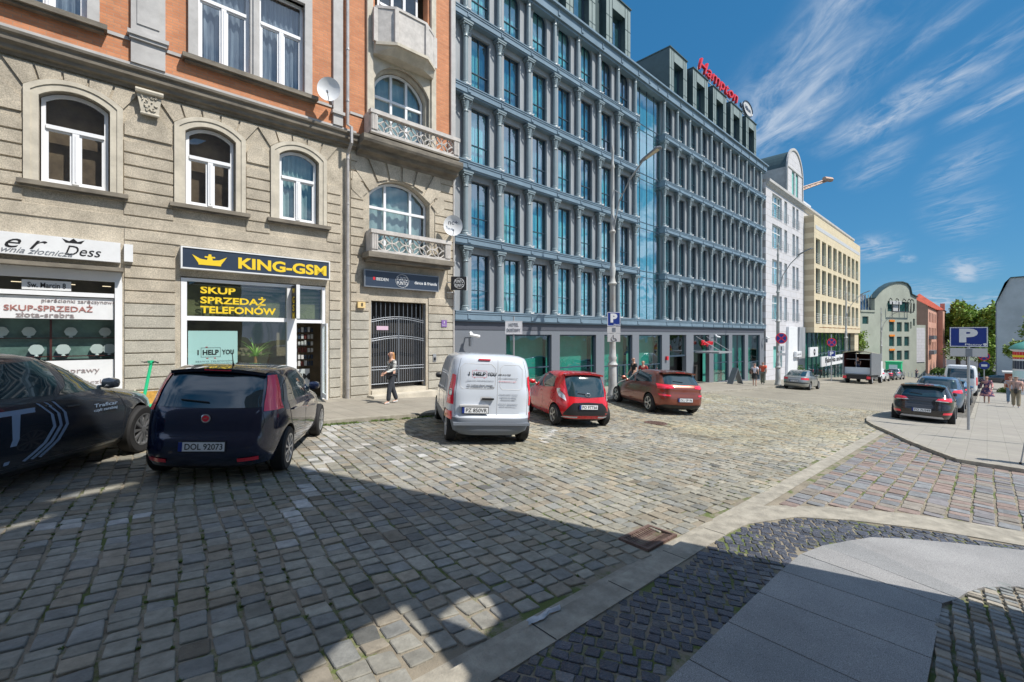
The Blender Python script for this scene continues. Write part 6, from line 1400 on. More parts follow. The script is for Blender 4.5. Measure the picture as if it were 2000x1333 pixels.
# --- silver fastback
KS = [(.17, -.80, 3.2, .72, 4, 3), (.25, -.98, 3.35, .82, 4.5, 3), (.45, -1.06, 3.42, .845, 4.5, 3), (.62, -1.05, 3.42, .853, 4.5, 2.8), (.76, -1.0, 3.3, .85, 4.5, 2.8), (.88, -.98, 2.8, .84, 4.5, 3), (.94, -.90, 2.4, .825, 4.2, 3.2), (1.0, -.72, 2.12, .79, 4, 3.2), (1.14, -.45, 1.85, .72, 4, 3.4), (1.28, -.12, 1.5, .65, 3.8, 3.6), (1.36, .15, 1.2, .60, 3.6, 3.6), (1.40, .35, 1.0, .54, 3.4, 3.2), (1.42, .55, .85, .40, 3, 3)]
SS = dict(keys=KS, wb=2.6, track=1.46, wr=.31, low=.24, ww=.19, spokes=5,
    side=[([(.0, 1.02), (.96, .97)], [(.38, 1.28), (.96, 1.34)]), ([(1.04, .965), (1.9, .96), (2.0, .98)], [(1.04, 1.34), (1.3, 1.32), (1.72, 1.13)])],
    rear=((.62, .98), (.54, 1.33)), front=((.70, 1.0), (.54, 1.34)), wiper=0,
    lights=[([('r', .42, .74), ('r', .80, .72), ('s', -.75, .75)], [('r', .42, .87), ('r', .79, .87), ('s', -.72, .87)], 'redl'), ([('r', .0, .74), ('r', .40, .74)], [('r', 0, .84), ('r', .40, .84)], 'sgrey')],
    panels=[([('r', -.8, .46), ('r', 0, .46), ('r', .8, .46)], [('r', -.8, .53), ('r', 0, .53), ('r', .8, .53)], 'black', 'bumper_strip')],
    seams=[[('s', 1.0, .30), ('s', 1.0, 1.34)], [('s', .40, .42), ('s', .1, .8), ('s', .0, 1.0)], [('s', 2.0, .34), ('s', 2.05, .70), ('s', 1.95, .96)]],
    handles=[(.25, .82), (1.2, .82)], mirror=(1.85, .97), plate=(-1.055, .64))
cs_, shs = car('parked_car', 'older silver grey fastback saloon standing by the lamp post past the hotel', (38.6, 9.72), R(1), SS, paintm('silver_green_paint', (.30, .31, .29), .55, .35), 'PO 6V82', 'cars parked along the street')
# --- taller estate / suv shell for the rest
KT = [(.20, -.75, 3.2, .74, 4, 3), (.30, -.90, 3.42, .87, 4.5, 3), (.50, -.96, 3.5, .91, 4.5, 3), (.75, -.95, 3.48, .92, 4.5, 2.8), (.90, -.92, 3.25, .91, 4.5, 2.8), (1.02, -.88, 2.75, .90, 4.5, 3), (1.08, -.85, 2.4, .88, 4.4, 3.2), (1.14, -.81, 2.22, .85, 4.4, 3.2), (1.32, -.70, 1.95, .79, 4.4, 3.4), (1.50, -.58, 1.6, .72, 4.2, 3.6), (1.60, -.46, 1.3, .66, 4, 3.6), (1.65, -.30, 1.1, .58, 3.6, 3.2), (1.67, .1, .8, .42, 3, 3)]
ST = dict(keys=KT, wb=2.7, track=1.58, wr=.34, low=.30, ww=.21, spokes=5,
    side=[([(-.45, 1.17), (1.02, 1.10)], [(-.3, 1.48), (1.02, 1.56)]), ([(1.10, 1.10), (2.0, 1.09), (2.15, 1.12)], [(1.10, 1.56), (1.4, 1.54), (1.9, 1.30)])],
    rear=((.66, 1.15), (.58, 1.56)), front=((.74, 1.16), (.6, 1.55)),
    lights=[([('r', .50, .98), ('r', .82, .95), ('s', -.6, 1.0)], [('r', .54, 1.07), ('r', .80, 1.12), ('s', -.55, 1.10)], 'redl')],
    seams=[[('s', 1.06, .34), ('s', 1.06, 1.55)], [('s', 2.1, .4), ('s', 2.12, 1.05)], [('r', -.62, .62), ('r', .62, .62)]],
    handles=[(.25, 1.0), (1.25, .99)], mirror=(2.0, 1.10), plate=(-.97, .72), antenna=(.1, 1.67))
car('parked_car', 'slate blue estate car parked second in the right hand row behind the black one', (29.6, 1.62), R(0), ST, paintm('slate_blue_paint', (.10, .16, .24), .5, .3), 'PO 5L21', 'cars parked along the street')
car('parked_car', 'light blue hatchback parked third in the right hand row', (36.4, 1.5), R(0), SI, paintm('light_blue_paint', (.14, .24, .36), .5, .3), None, 'cars parked along the street')
car('parked_car', 'white tailgate car parked right behind the delivery truck', (75.0, 9.9), R(-2), ST, paintm('white_car_paint', (.70, .71, .72), .05, .3), None, 'cars parked along the street')
car('parked_car', 'dark grey car between the white and the silver car beyond the truck', (84.5, 10.1), R(-2), SI, paintm('dark_grey_paint', (.05, .055, .065), .5, .3), None, 'cars parked along the street')
car('parked_car', 'silver car parked farthest along the left kerb beside the double armed lamp', (91.5, 10.0), R(-2), ST, paintm('silver_paint', (.48, .50, .53), .6, .3), None, 'cars parked along the street')
car('parked_car', 'silver car crossing the far junction in front of the trees', (112, 1.9), R(86), SI, bpy.data.materials['silver_paint'], None, 'cars parked along the street')
car('parked_car', 'dark car standing at the far junction left of the grey gable wall', (109, -2.2), R(80), SI, bpy.data.materials['dark_grey_paint'], None, 'cars parked along the street')
# --- white van
KV = [(.20, -.50, 3.3, .76, 5, 3), (.28, -.56, 3.45, .86, 6, 3.2), (.46, -.58, 3.52, .89, 6.5, 3.2), (.55, -.57, 3.52, .895, 7, 3), (.62, -.50, 3.50, .90, 8, 3), (.85, -.49, 3.42, .90, 8, 2.8), (.98, -.485, 3.05, .898, 8, 3), (1.08, -.475, 2.75, .89, 8, 3.4), (1.20, -.46, 2.55, .875, 7, 3.6), (1.45, -.43, 2.22, .855, 7, 4), (1.66, -.39, 1.9, .815, 6, 4), (1.76, -.34, 1.66, .765, 5.5, 4), (1.80, -.27, 1.5, .66, 5, 4), (1.825, -.05, 1.2, .5, 4, 3.4)]
SV = dict(keys=KV, wb=2.70, track=1.54, wr=.315, low=.56, ww=.19, spokes=7, rim='sgrey', lowm=mat('van_bumper_plastic', (.16, .18, .21), .55),
    side=[([(1.55, 1.12), (2.45, 1.10), (2.62, 1.14)], [(1.55, 1.62), (1.75, 1.62), (2.28, 1.42)])],
    rear=(None, None), front=((.76, 1.24), (.66, 1.68)),
    lights=[([('r', .775, .80), ('r', .875, .80), ('s', -.34, .82)], [('r', .735, 1.38), ('r', .80, 1.40), ('s', -.30, 1.32)], 'redl'), ([('r', .80, .98), ('r', .85, .98)], [('r', .79, 1.22), ('r', .835, 1.22)], 'lightg'), ([('r', .79, .66), ('r', .885, .66)], [('r', .79, .50), ('r', .885, .50)], 'redl')],
    seams=[[('r', -.73, .60), ('r', .73, .60)], [('r', .74, .60), ('r', .745, 1.0), ('r', .70, 1.5), ('r', .65, 1.72)], [('s', 1.45, .35), ('s', 1.45, 1.68)], [('s', 2.5, .4), ('s', 2.6, 1.05)], [('s', .35, .60), ('s', .35, 1.65)], [('s', .35, .95), ('s', 1.45, .95)]],
    handles=[(1.62, .98)], mirror=(2.42, 1.12), mm=W['black'], hm=W['black'], plate=(-.535, .70, .52, .114, -.35))
cv, shv = car('delivery_van', 'white compact delivery van with I HELP YOU lettering on its rear doors, plate PZ 850VR', (6.5, 7.62), R(60), SV, paintm('van_white_paint', (.57, .61, .67), .0, .35), 'PZ 850VR', None, 'van', sc=1.035)
mb = MB(); q = [shv.off(shv.phi('r', -.10, z), z, .001) for z in [.60 + .04 * k for k in range(29)]]; mb.tube(q, .005, 4)
def outl(y0, y1, z0, z1):
    P = arch(y0, y1, z0 + .0, z1, z1, 2); P = [(y0 + .05, z0), (y1 - .05, z0), (y1, z0 + .05), (y1, z1 - .08), (y1 - .08, z1), (y0 + .08, z1), (y0, z1 - .08), (y0, z0 + .05), (y0 + .05, z0)]
    Q = []
    for a, b in zip(P[:-1], P[1:]):
        for j in range(5): y, z = a[0] + (b[0] - a[0]) * j / 4, a[1] + (b[1] - a[1]) * j / 4; Q.append(shv.off(shv.phi('r', y, z), z, -.001))
    mb.tube(Q, .006, 4)
outl(-.05, .66, 1.12, 1.62); outl(-.62, -.15, 1.12, 1.62)
mb.build('door_seam', W['sgrey'], cv)
def vt(s, w_, h_, y, z, m='black', b=.008):
    x = shv.off(math.pi, z, 0).x - .012; txt(s, w_, h_, W[m], cv, (x, y, z), rot=(R(90 + 7), 0, R(-90)), bold=b, ext=.002, name='door_lettering')
vt('HELP', .25, .075, .28, 1.42, b=.022); vt('I', .018, .075, .49, 1.42, b=.022); vt('YOU', .19, .075, .03, 1.42, b=.022); vt('SERWIS TELEFONÓW', .56, .018, .26, 1.29, 'iron', 0); vt('Nie możesz złapać zasięgu,', .54, .034, .26, 1.195); vt('my przyjdziemy do Ciebie.', .57, .034, .25, 1.155)
vt('600 616 960', .26, .032, -.24, 1.42); vt('biuro@ihelpyou.pl', .40, .022, -.32, 1.35, 'iron', 0); vt('ihelpyou.pl', .36, .022, -.30, 1.28, 'redl', 0)
for i, s_ in enumerate(('Wymiana szybek i ekranów', 'Naprawa po zalaniu', 'Akcesoria GSM', 'Serwis laptopów', 'Skup telefonów')): vt(s_, .40 - .04 * (i % 3), .022, -.33, 1.02 - i * .05 - (.04 if i > 2 else 0), 'iron', 0)
mb = MB()
def vbar(y0, y1, z0, z1):
    mb.poly([shv.off(shv.phi('r', y, z), z, .003) for y, z in ((y0, z0), (y1, z0), (y1, z1), (y0, z1))])
for y0, y1, z0, z1 in ((.13, .43, 1.479, 1.483), (.13, .43, 1.353, 1.357), (.13, .134, 1.353, 1.483), (.426, .43, 1.353, 1.483)): vbar(y0, y1, z0, z1)
for y in (.38, .18): vbar(y - .012, y + .012, 1.335, 1.345)
vbar(.34, .36, 1.492, 1.502); mb.build('logo_frame', W['red'], cv)
mb = MB(); vbar(.02, .24, .89, .97); mb.build('handle_recess', W['sgrey'], cv); mb = MB(); mb.box(-.545, -.50, -.02, .22, .91, .945); mb.v = [(x, y, z) for x, y, z in mb.v]; mb.build('rear_handle', W['black'], cv)
mb = MB(); mb.box(-.56, -.49, .08, .66, .775, .81); mb.build('plate_lamp_bar', W['sgrey'], cv); mb = MB(); mb.box(-.405, -.36, .06, .30, 1.70, 1.725); mb.build('brake_light', W['redl'], cv)
mb = MB(); mb.box(-.605, -.3, -.78, .78, .41, .46); mb.build('rear_bumper', bpy.data.materials['van_bumper_plastic'], cv)
# --- white box van in the right hand row and the delivery truck
KB = [(.3, -.7, 3.8, .86, 6, 3), (.6, -.8, 3.9, .95, 7, 3), (1.1, -.8, 3.7, .96, 8, 3), (1.4, -.78, 3.0, .95, 8, 3.4), (2.0, -.74, 2.4, .90, 7, 4), (2.3, -.7, 2.2, .84, 6, 4), (2.4, -.55, 2.0, .7, 5, 4)]
SB = dict(keys=KB, wb=3.0, track=1.66, wr=.34, side=[([(1.9, 1.4), (2.9, 1.4)], [(1.9, 2.0), (2.3, 2.0)])], rear=((.74, 1.4), (.70, 2.1)), front=((.8, 1.45), (.72, 2.1)), wiper=0, lights=[([('r', .86, .9), ('r', .93, .9)], [('r', .84, 1.5), ('r', .90, 1.5)], 'redl')], seams=[[('r', .001, .5), ('r', .001, 2.3)]], plate=(-.8, .8))
car('parked_van', 'tall white van parked fourth in the right hand row', (50, 1.45), R(0), SB, bpy.data.materials['white_car_paint'], None, None, 'van')
tk = empty('delivery_truck'); gx, gy_ = 59.6, 9.55
tk.matrix_world = Matrix.Translation((gx, gy_, G(gx, gy_) + .03)) @ Matrix.Rotation(math.atan(.0537), 4, 'Y'); tag(tk, 'box truck with its rear open and a low pale barrier inside, parked by the kerb', 'truck')
mb = MB(); w_ = 1.22
mb.box(0, 6.4, w_ - .04, w_, .95, 3.3); mb.box(0, 6.4, -w_, -w_ + .04, .95, 3.3); mb.box(0, 6.4, -w_ + .04, w_ - .04, .95, 1.03); mb.box(6.3, 6.4, -w_ + .04, w_ - .04, 1.03, 3.3)
mb.box(-.03, .05, w_ - .10, w_ + .02, .9, 3.32); mb.box(-.03, .05, -w_ - .02, -w_ + .10, .9, 3.32); mb.build('cargo_box', mat('truck_side', (.17, .18, .19), .5, var=.15), tk)
mb = MB(); n = 8
for i in range(n): y0, y1 = -w_ + 2 * w_ * i / n, -w_ + 2 * w_ * (i + 1) / n; zz = lambda y: 3.3 + .18 * (1 - (y / w_) ** 2); mb.poly([(-.06, y0, zz(y0)), (-.06, y1, zz(y1)), (6.4, y1, zz(y1)), (6.4, y0, zz(y0))]); mb.poly([(-.06, y0, zz(y0) - .1), (-.06, y1, zz(y1) - .1), (-.06, y1, zz(y1)), (-.06, y0, zz(y0))])
mb.build('roof_cover', mat('tarpaulin', (.35, .32, .22), .8, var=.2), tk)
mb = MB(); mb.box(.1, 6.3, -w_ + .05, -w_ + .08, 1.03, 3.25); mb.box(.1, 6.3, w_ - .08, w_ - .05, 1.03, 3.25); mb.box(6.2, 6.25, -1.1, 1.1, 1.03, 3.25); mb.build('inner_lining', W['redd'], tk)
mb = MB(); mb.box(.2, .3, -1.1, 1.1, 1.04, 1.72); mb.build('barrier', mat('pale_blue_panel', (.50, .55, .60), .5), tk)
mb = MB(); mb.box(1.0, 1.1, -1.1, 1.1, 2.55, 2.62); mb.tube([(.3, .1, 1.04), (.3, .1, 3.3)], .03, 5); mb.build('bar', W['steel'], tk)
mb = MB(); mb.box(-.05, 7.0, -.9, .9, .62, .92); mb.box(-.12, -.05, -1.2, 1.2, .48, .66); mb.build('chassis', W['black'], tk)
for sy in (-1, 1): mb = MB(); mb.box(-.15, -.125, sy * 1.18 - .0, sy * .86, .52, .80); mb.build('tail_light', W['redl'], tk)
mb = MB(); mb.box(6.7, 8.4, -1.1, 1.1, .7, 2.5); mb.build('cab', W['whited'], tk)
for x in (1.3, 7.4):
    for sy in (1, -1): make_wheel(tk, x, sy * 1.0, .42, .3, 6, 'sgrey')
# ------------------------------------------------------------------ street furniture
def lamp_post(x, y, lab, double=False, H=11.0, big=True):
    o = empty('street_lamp', (x, y, G(x, y) + .12)); tag(o, lab, 'street lamp', 'lamp posts along the left pavement')
    mb = MB(); prof = [(.24, 0), (.24, .12), (.20, .18), (.185, .5), (.17, 1.3), (.165, 1.32), (.20, 1.36), (.23, 1.42), (.17, 1.50), (.15, 1.6), (.19, 1.72), (.15, 1.80), (.135, 2.2), (.12, 4.9), (.13, 4.92), (.20, 5.0), (.13, 5.1), (.10, 5.3), (.14, 5.7), (.10, 5.8), (.095, 7.2), (.15, 7.3), (.09, 7.4), (.085, 7.7), (.12, 7.8), (.08, 7.9), (.07, H - .9), (.10, H - .8), (.055, H - .65), (.05, H - .2), (.08, H - .12), (.02, H + .15)]
    mb.lathe(prof, n=14); mb.build('pole', W['lamp'], o, True, 50)
    for s_ in ((-1, 1) if double else (-1,)):
        mb = MB(); z0 = 8.3; P = [(0, 0, z0 - 1.4), (0, s_ * .12, z0 - .6), (0, s_ * .35, z0 + .3), (0, s_ * .85, z0 + 1.1), (0, s_ * 1.5, z0 + 1.75)]
        mb.tube(P, .035, 6); mb.tube([(0, 0, z0 + .9), (0, s_ * .5, z0 + .55)], .02, 5); mb.build('arm', W['steel'], o, True)
        mb = MB(); a = Vector((0, s_ * 1.35, z0 + 1.68)); d = Vector((0, s_ * .92, .38)).normalized(); u = Vector((0, -d.z * s_, abs(d.y)));
        for (t0, t1, w0, w1, h0, h1) in ((0, .25, .05, .10, .05, .07), (.25, .95, .10, .15, .07, .07), (.95, 1.05, .15, .08, .07, .03)):
            A, B = a + d * t0, a + d * t1; q = [(-w0, A, h0), (w0, A, h0), (w1, B, h1), (-w1, B, h1)]
            up_ = [Vector((x_, 0, 0)) + p + u * h for x_, p, h in q]; dn = [Vector((x_, 0, 0)) + p for x_, p, h in q]
            mb.poly(up_); mb.poly(dn)
            for k in range(4): mb.poly([up_[k], up_[(k + 1) % 4], dn[(k + 1) % 4], dn[k]])
        hd_ = mb.build('lamp_head', W['iron'], o); mb = MB(); A, B = a + d * .3 - u * .004, a + d * .92 - u * .004; mb.poly([A + Vector((-.08, 0, 0)), A + Vector((.08, 0, 0)), B + Vector((.12, 0, 0)), B + Vector((-.12, 0, 0))]); mb.build('lamp_glass', mat('lamp_lens', (.55, .48, .36), .3), hd_)
    return o
lamp_post(17.2, 11.5, 'tall ornate cast lamp post nearest to the camera between the red and the copper car')
lamp_post(39.6, 11.3, 'ornate lamp post by the silver fastback at the end of the hotel')
lamp_post(65.5, 11.5, 'lamp post in front of the yellow stone office block')
lamp_post(128, 15.2, 'double armed lamp post at the far end by the curved green building', True)
lamp_post(92, 11.6, 'thin lamp post before the left wall of the curved green building')
def board(o, w_, h_, z, m, y=-.05, nm='plate', yaw=0, frame=True, x=0, rad=0):
    g = MB(); g.box(x - w_ / 2, x + w_ / 2, y, y + .012, z - h_ / 2, z + h_ / 2); p = g.build(nm, W[m], o)
    if frame: g = MB(); e = min(w_, h_) * .035; g.ring([(x - w_ / 2 + e * .3, z - h_ / 2 + e * .3), (x + w_ / 2 - e * .3, z - h_ / 2 + e * .3), (x + w_ / 2 - e * .3, z + h_ / 2 - e * .3), (x - w_ / 2 + e * .3, z + h_ / 2 - e * .3)], [(x - w_ / 2 + e * 1.3, z - h_ / 2 + e * 1.3), (x + w_ / 2 - e * 1.3, z - h_ / 2 + e * 1.3), (x + w_ / 2 - e * 1.3, z + h_ / 2 - e * 1.3), (x - w_ / 2 + e * 1.3, z + h_ / 2 - e * 1.3)], y - .003, y - .0005); g.build('border', W['whited'], p)
    return p
def signpost(x, y, face, lab, h, dz=.1, r=.03, pole=True, cat='sign', z=None):
    o = empty('road_sign', (x, y, (G(x, y) + dz) if z is None else z), face); tag(o, lab, cat)
    if pole: g = MB(); g.tube([(0, 0, -.05), (0, 0, h)], r, 10); g.build('pole', W['steel'], o, True)
    return o
def nostop(o, z, d, y=-.05):
    r = d / 2; g = MB(); g.lathe([(.0, y), (r, y), (r, y + .012), (0, y + .012)], (0, 0, z), 28, axis='y'); p = g.build('disc', W['red'], o)
    g = MB(); g.lathe([(0, y - .004), (r * .82, y - .004), (r * .82, y - .001)], (0, 0, z), 28, axis='y'); g.build('disc_field', W['blue'], p)
    g = MB()
    for a in (R(45), R(135)): c_, s_ = math.cos(a), math.sin(a); L_, e = r * .84, r * .09; g.poly([(c_ * L_ - s_ * e, y - .006, z + s_ * L_ + c_ * e), (c_ * L_ + s_ * e, y - .006, z + s_ * L_ - c_ * e), (-c_ * L_ + s_ * e, y - .006, z - s_ * L_ - c_ * e), (-c_ * L_ - s_ * e, y - .006, z - s_ * L_ + c_ * e)])
    g.build('disc_cross', W['red'], p)
FA = R(-90) + R(12)         # boards turned towards the oncoming lane, seen from the camera side
# parking boards on the nearest lamp post
zb = G(17.2, 11.5) + .12
o = signpost(17.02, 11.33, R(-42), 'blue P board with two grey plates strapped to the nearest lamp post', 0, pole=False, z=zb)
b_ = board(o, .58, .62, 3.42, 'blue'); txt('P', .30, .40, W['whited'], b_, (.0, -.056, 3.47), bold=.06); txt('Płatny', .25, .07, W['whited'], b_, (.12, -.056, 3.18), bold=.01)
b_ = board(o, .58, .28, 2.95, 'sgrey', frame=False); board(b_, .16, .18, 2.95, 'iron', y=-.055, frame=False, nm='pictogram')
b_ = board(o, .56, .36, 2.61, 'sgrey', frame=False); g = MB(); g.tube([(.12 * math.cos(t_ * .45 + 2.4) - .0, -.054, 2.56 + .10 * math.sin(t_ * .45 + 2.4)) for t_ in range(9)], .012, 4); g.tube([(-.03, -.054, 2.73), (-.02, -.054, 2.58), (.08, -.054, 2.57), (.12, -.054, 2.48)], .013, 4); g.build('wheelchair_symbol', W['black'], b_)
o = signpost(11.15, 11.55, R(-45), 'white HOTEL DOSTAWY delivery sign on a thin post behind the van', 3.05, .12)
b_ = board(o, .60, .46, 2.66, 'whited'); txt('HOTEL', .34, .12, W['iron'], b_, (0, -.056, 2.76), bold=.01); txt('DOSTAWY', .48, .12, W['iron'], b_, (0, -.056, 2.57), bold=.01)
o = signpost(39.3, 11.0, R(-55), 'round red and blue no stopping sign on the lamp post by the silver car', 0, pole=False, z=G(39.6, 11.3) + .12); nostop(o, 3.68, .84); b_ = board(o, .42, .42, 2.9, 'whited', frame=False); g = MB(); g.box(-.03, .03, -.056, -.051, 2.75, 3.05); g.build('arrow', W['black'], b_); b_ = board(o, .6, .2, 2.45, 'sgrey', frame=False)
o = signpost(58.2, 11.5, R(-55), 'no stopping disc above a blue P board on a post left of the truck', 5.0, .12, .05); nostop(o, 4.15, .92, -.08); b_ = board(o, .72, .62, 2.95, 'blue', y=-.08); txt('P', .36, .42, W['whited'], b_, (0, -.086, 2.96), bold=.06)
o = signpost(21.4, .43, R(-88), 'large blue P Płatny parking sign on a grey post beside the black hatchback', 2.98, .1, .038)
b_ = board(o, .90, .66, 3.08, 'blue', y=-.06); txt('P', .44, .46, W['whited'], b_, (-.0, -.066, 3.13), bold=.055); txt('Płatny', .40, .085, W['whited'], b_, (.12, -.066, 2.82), bold=.015); g = MB(); g.prism([(.36, 2.79), (.40, 2.79), (.43, 2.86), (.38, 2.88), (.33, 2.86)], -.066, -.0615); g.build('coin_symbol', W['whited'], b_)
b_ = board(o, .88, .28, 2.57, 'sgrey', y=-.058, frame=False); g = MB(); g.box(-.07, .09, -.064, -.0585, 2.43, 2.69); g.build('ticket_panel', W['iron'], b_)
o = signpost(47.0, .15, R(-85), 'small no stopping sign above a blue disc far behind the parking sign', 3.2, .1, .03); nostop(o, 3.0, .6); g = MB(); g.lathe([(0, -.05), (.28, -.05), (.28, -.04)], (0, 0, 2.35), 20, axis='y'); g.build('blue_disc', W['blue'], o); board(o, .3, .16, 2.35, 'whited', y=-.06, frame=False, nm='arrow')
o = signpost(19.35, -1.45, R(-80), 'parking sign standing just outside the right edge of view', 4.0, .1, .04); board(o, .7, .7, 3.7, 'blue', y=-.06)
# green scooter
scx, scy = 1.52, 14.15; sc = empty('electric_scooter', (scx, scy, G(scx, scy) + .12), R(205)); tag(sc, 'bright green electric scooter leaning by the wall between the two shops', 'scooter')
mb = MB(); mb.tube([(.42, 0, .16), (.40, .0, .22), (.22, 0, 1.16)], .035, 8); mb.box(-.45, .42, -.08, .08, .10, .16); mb.tube([(.42, 0, .11), (.36, 0, .32)], .045, 8); mb.build('frame', W['green'], sc, True)
for x in (.44, -.5): mb = MB(); mb.lathe([(.07, -.025), (.11, -.02), (.11, .02), (.07, .025)], (x, 0, .11), 16, axis='y'); mb.build('wheel', W['rubber'], sc)
mb = MB(); mb.tube([(.22, -.26, 1.17), (.20, -.1, 1.19), (.22, 0, 1.17), (.20, .1, 1.19), (.22, .26, 1.17)], .018, 6); mb.tube([(.24, -.12, 1.17), (.32, -.2, 1.19)], .01, 4); mb.build('handlebar', W['black'], sc); mb = MB(); mb.box(.19, .27, -.05, .05, 1.15, 1.22); mb.build('display', W['green'], sc)
# yellow junction box patch on the wall
mb = MB(); mb.box(-9.70, -9.05, -.07, -.037, .18, .66); o = mb.build('junction_box', mat('ochre_box', (.55, .30, .06), .7, var=.35, vs=8, bump=.3)); o.matrix_world = ten_m; tag(o, 'peeling ochre junction box low on the wall behind the green scooter', 'junction box')
for a in (-9.76, -9.03): mb = MB(); mb.box(a, a + .04, -.08, -.037, .1, .72); mb.build('rail', W['trim'], o)
# entrance stand in front of the hotel
st_ = empty('menu_stand', (35.6, 13.4, G(35.6, 13.4) + .12), R(-30)); tag(st_, 'dark leaning menu stand beside the hotel entrance', 'stand'); mb = MB(); mb.prism([(0, 0), (.5, 1.2), (.46, 1.22), (-.05, .0)], -.3, .3); mb.build('board', W['iron'], st_); mb = MB(); mb.prism([(.46, 1.18), (.9, 0), (.94, 0), (.5, 1.2)], -.28, .28); mb.build('back_leg', W['iron'], st_)
# advertising column
ac = empty('advertising_column', (61.4, -2.35, G(61.4, -2.3) + .1)); tag(ac, 'round poster column with green dome at the right edge', 'advertising column')
mb = MB(); mb.lathe([(.85, 0), (.85, .5), (.75, .55), (.75, 3.9), (.9, 3.95), (.95, 4.05)], n=24); mb.build('drum', W['whited'], ac, True)
mb = MB(); mb.lathe([(1.0, 4.05), (1.02, 4.12), (.9, 4.3), (.6, 4.55), (.25, 4.7), (.08, 4.8), (.05, 5.0)], n=24); mb.build('dome', mat('green_copper', (.08, .26, .22), .5), ac, True)
rr = random.Random(8)
for i, (zz, hh, mm) in enumerate(((3.2, .7, 'red'), (2.3, .8, 'navy'), (1.5, .7, 'mint'), (.75, .7, 'iron'))):
    mb = MB(); mb.v = []; n = 26
    for k in range(n): a0, a1 = 2 * math.pi * k / n, 2 * math.pi * (k + .9) / n; mb.poly([(.765 * math.cos(a0), .765 * math.sin(a0), zz), (.765 * math.cos(a1), .765 * math.sin(a1), zz), (.765 * math.cos(a1), .765 * math.sin(a1), zz + hh - .06), (.765 * math.cos(a0), .765 * math.sin(a0), zz + hh - .06)])
    mb.build('poster_band', W[mm], ac)
mb = MB(); mb.lathe([(.775, 3.35), (.775, 3.55)], n=24); mb.build('yellow_band', W['yellow'], ac)
# bollards, kiosk and boxes at the far end
bl0 = None
for k in range(12):
    x, y = 118 + k * .55, 11.2 - k * .47
    if bl0 is None: mb = MB(); mb.lathe([(.07, 0), (.07, .8), (.09, .84), (.05, .95)], n=8); bl0 = b_ = mb.build('bollard', W['sgrey'])
    else: b_ = bl0.copy(); col.objects.link(b_)
    b_.location = (x, y, G(x, y) + .05); tag(b_, 'one of the short pale bollards closing the far end of the left pavement', 'bollard', 'bollards at the far junction')
kz = empty('green_kiosk', (108, 11.9, G(108, 11.9) + .1)); tag(kz, 'bright green cabinet beside the far lamp post', 'cabinet'); mb = MB(); mb.box(0, 2.0, -1.1, 1.1, .1, 2.6); mb.box(-.1, 2.1, -1.2, 1.2, 2.6, 2.75); mb.build('cabin', W['green'], kz); mb = MB(); mb.box(-.03, -.001, -.6, .6, .2, 2.2); mb.build('door', W['mint'], kz)
kb = empty('red_brick_shelter', (70, -1.3, G(70, -1.3))); tag(kb, 'small rusty red shelter with flat roof left of the poster column', 'shelter'); mb = MB(); mb.box(0, 2.5, -3.0, .0, 0, 1.9); mb.build('wall', mat('rust_red', (.28, .07, .04), .8), kb); mb = MB(); mb.box(-.15, 2.7, -3.1, .2, 1.9, 2.05); mb.build('roof', W['sgrey'], kb)
# ------------------------------------------------------------------ trees
W['leaf'] = mat('leaf', (1, 1, 1), .55, attr=True, spec=.3); W['bark'] = mat('bark', (.12, .09, .06), .9, var=.3)
def tree(x, y, h, cr, lab, n=3500, seed=1, trunk=.35, leaf=.35, squash=.8, tone=(.16, .26, .04)):
    rr = random.Random(seed); o = empty('tree', (x, y, G(x, y))); tag(o, lab, 'tree')
    mb = MB(); cz = h - cr * squash; mb.tube([(0, 0, -.3), (.1, 0, cz * .5), (0, .1, cz)], [h * .03, h * .022, h * .015], 8)
    cl = []
    for k in range(26):
        v = Vector((rr.gauss(0, 1), rr.gauss(0, 1), rr.gauss(0, 1))).normalized() * rr.uniform(.35, .85)
        p = Vector((v.x * cr, v.y * cr, cz + v.z * cr * squash)); cl.append((p, cr * rr.uniform(.22, .42))); 
        if k < 10: mb.tube([(0, 0, cz * rr.uniform(.6, 1)), Vector((p.x * .5, p.y * .5, (cz + p.z) / 2)), p], [h * .012, h * .008, h * .003], 5)
    mb.build('trunk', W['bark'], o, True); mb = MB()
    for i in range(n):
        p, r = cl[rr.randrange(len(cl))]; v = Vector((rr.gauss(0, 1), rr.gauss(0, 1), rr.gauss(0, 1))).normalized() * r * (rr.random() ** .4) * rr.uniform(.8, 1.15)
        q = p + v; s_ = leaf * rr.uniform(.6, 1.3); a = Vector((rr.gauss(0, 1), rr.gauss(0, 1), rr.gauss(0, 1))).normalized(); b = a.cross(Vector((rr.gauss(0, 1), rr.gauss(0, 1), rr.gauss(0, 1)))).normalized(); g = rr.uniform(.6, 1.45); y_ = rr.uniform(0, .05)
        mb.poly([q - a * s_ * .5, q + b * s_ * .35, q + a * s_ * .5, q - b * s_ * .3], 0, ((tone[0] + y_) * g, (tone[1] + y_) * g, tone[2] * g))
    mb.build('crown', W['leaf'], o, fixn=False); return o
tree(178, 5.6, 18, 5.8, 'broad green tree at the left end of the far tree row', 9000, 1, leaf=.75, squash=1.15)
tree(172, 1.2, 16.8, 5.5, 'round topped green tree in the middle of the far tree row', 9000, 2, leaf=.75, squash=1.15)
tree(163, -3.4, 17.6, 5.6, 'green tree touching the grey gable wall', 9000, 3, leaf=.75, squash=1.15)
tree(150, 3.2, 10, 4.5, 'lower bushy tree in front of the far tree row', 3500, 7, leaf=.5)
tree(152, -.6, 9.5, 4.2, 'second lower bushy tree left of the grey gable wall', 3500, 12, leaf=.5, squash=1.0)
tree(92, 14.6, 8.0, 2.6, 'small bright green tree at the right end of the yellow block', 2500, 4, leaf=.3, tone=(.15, .24, .03))
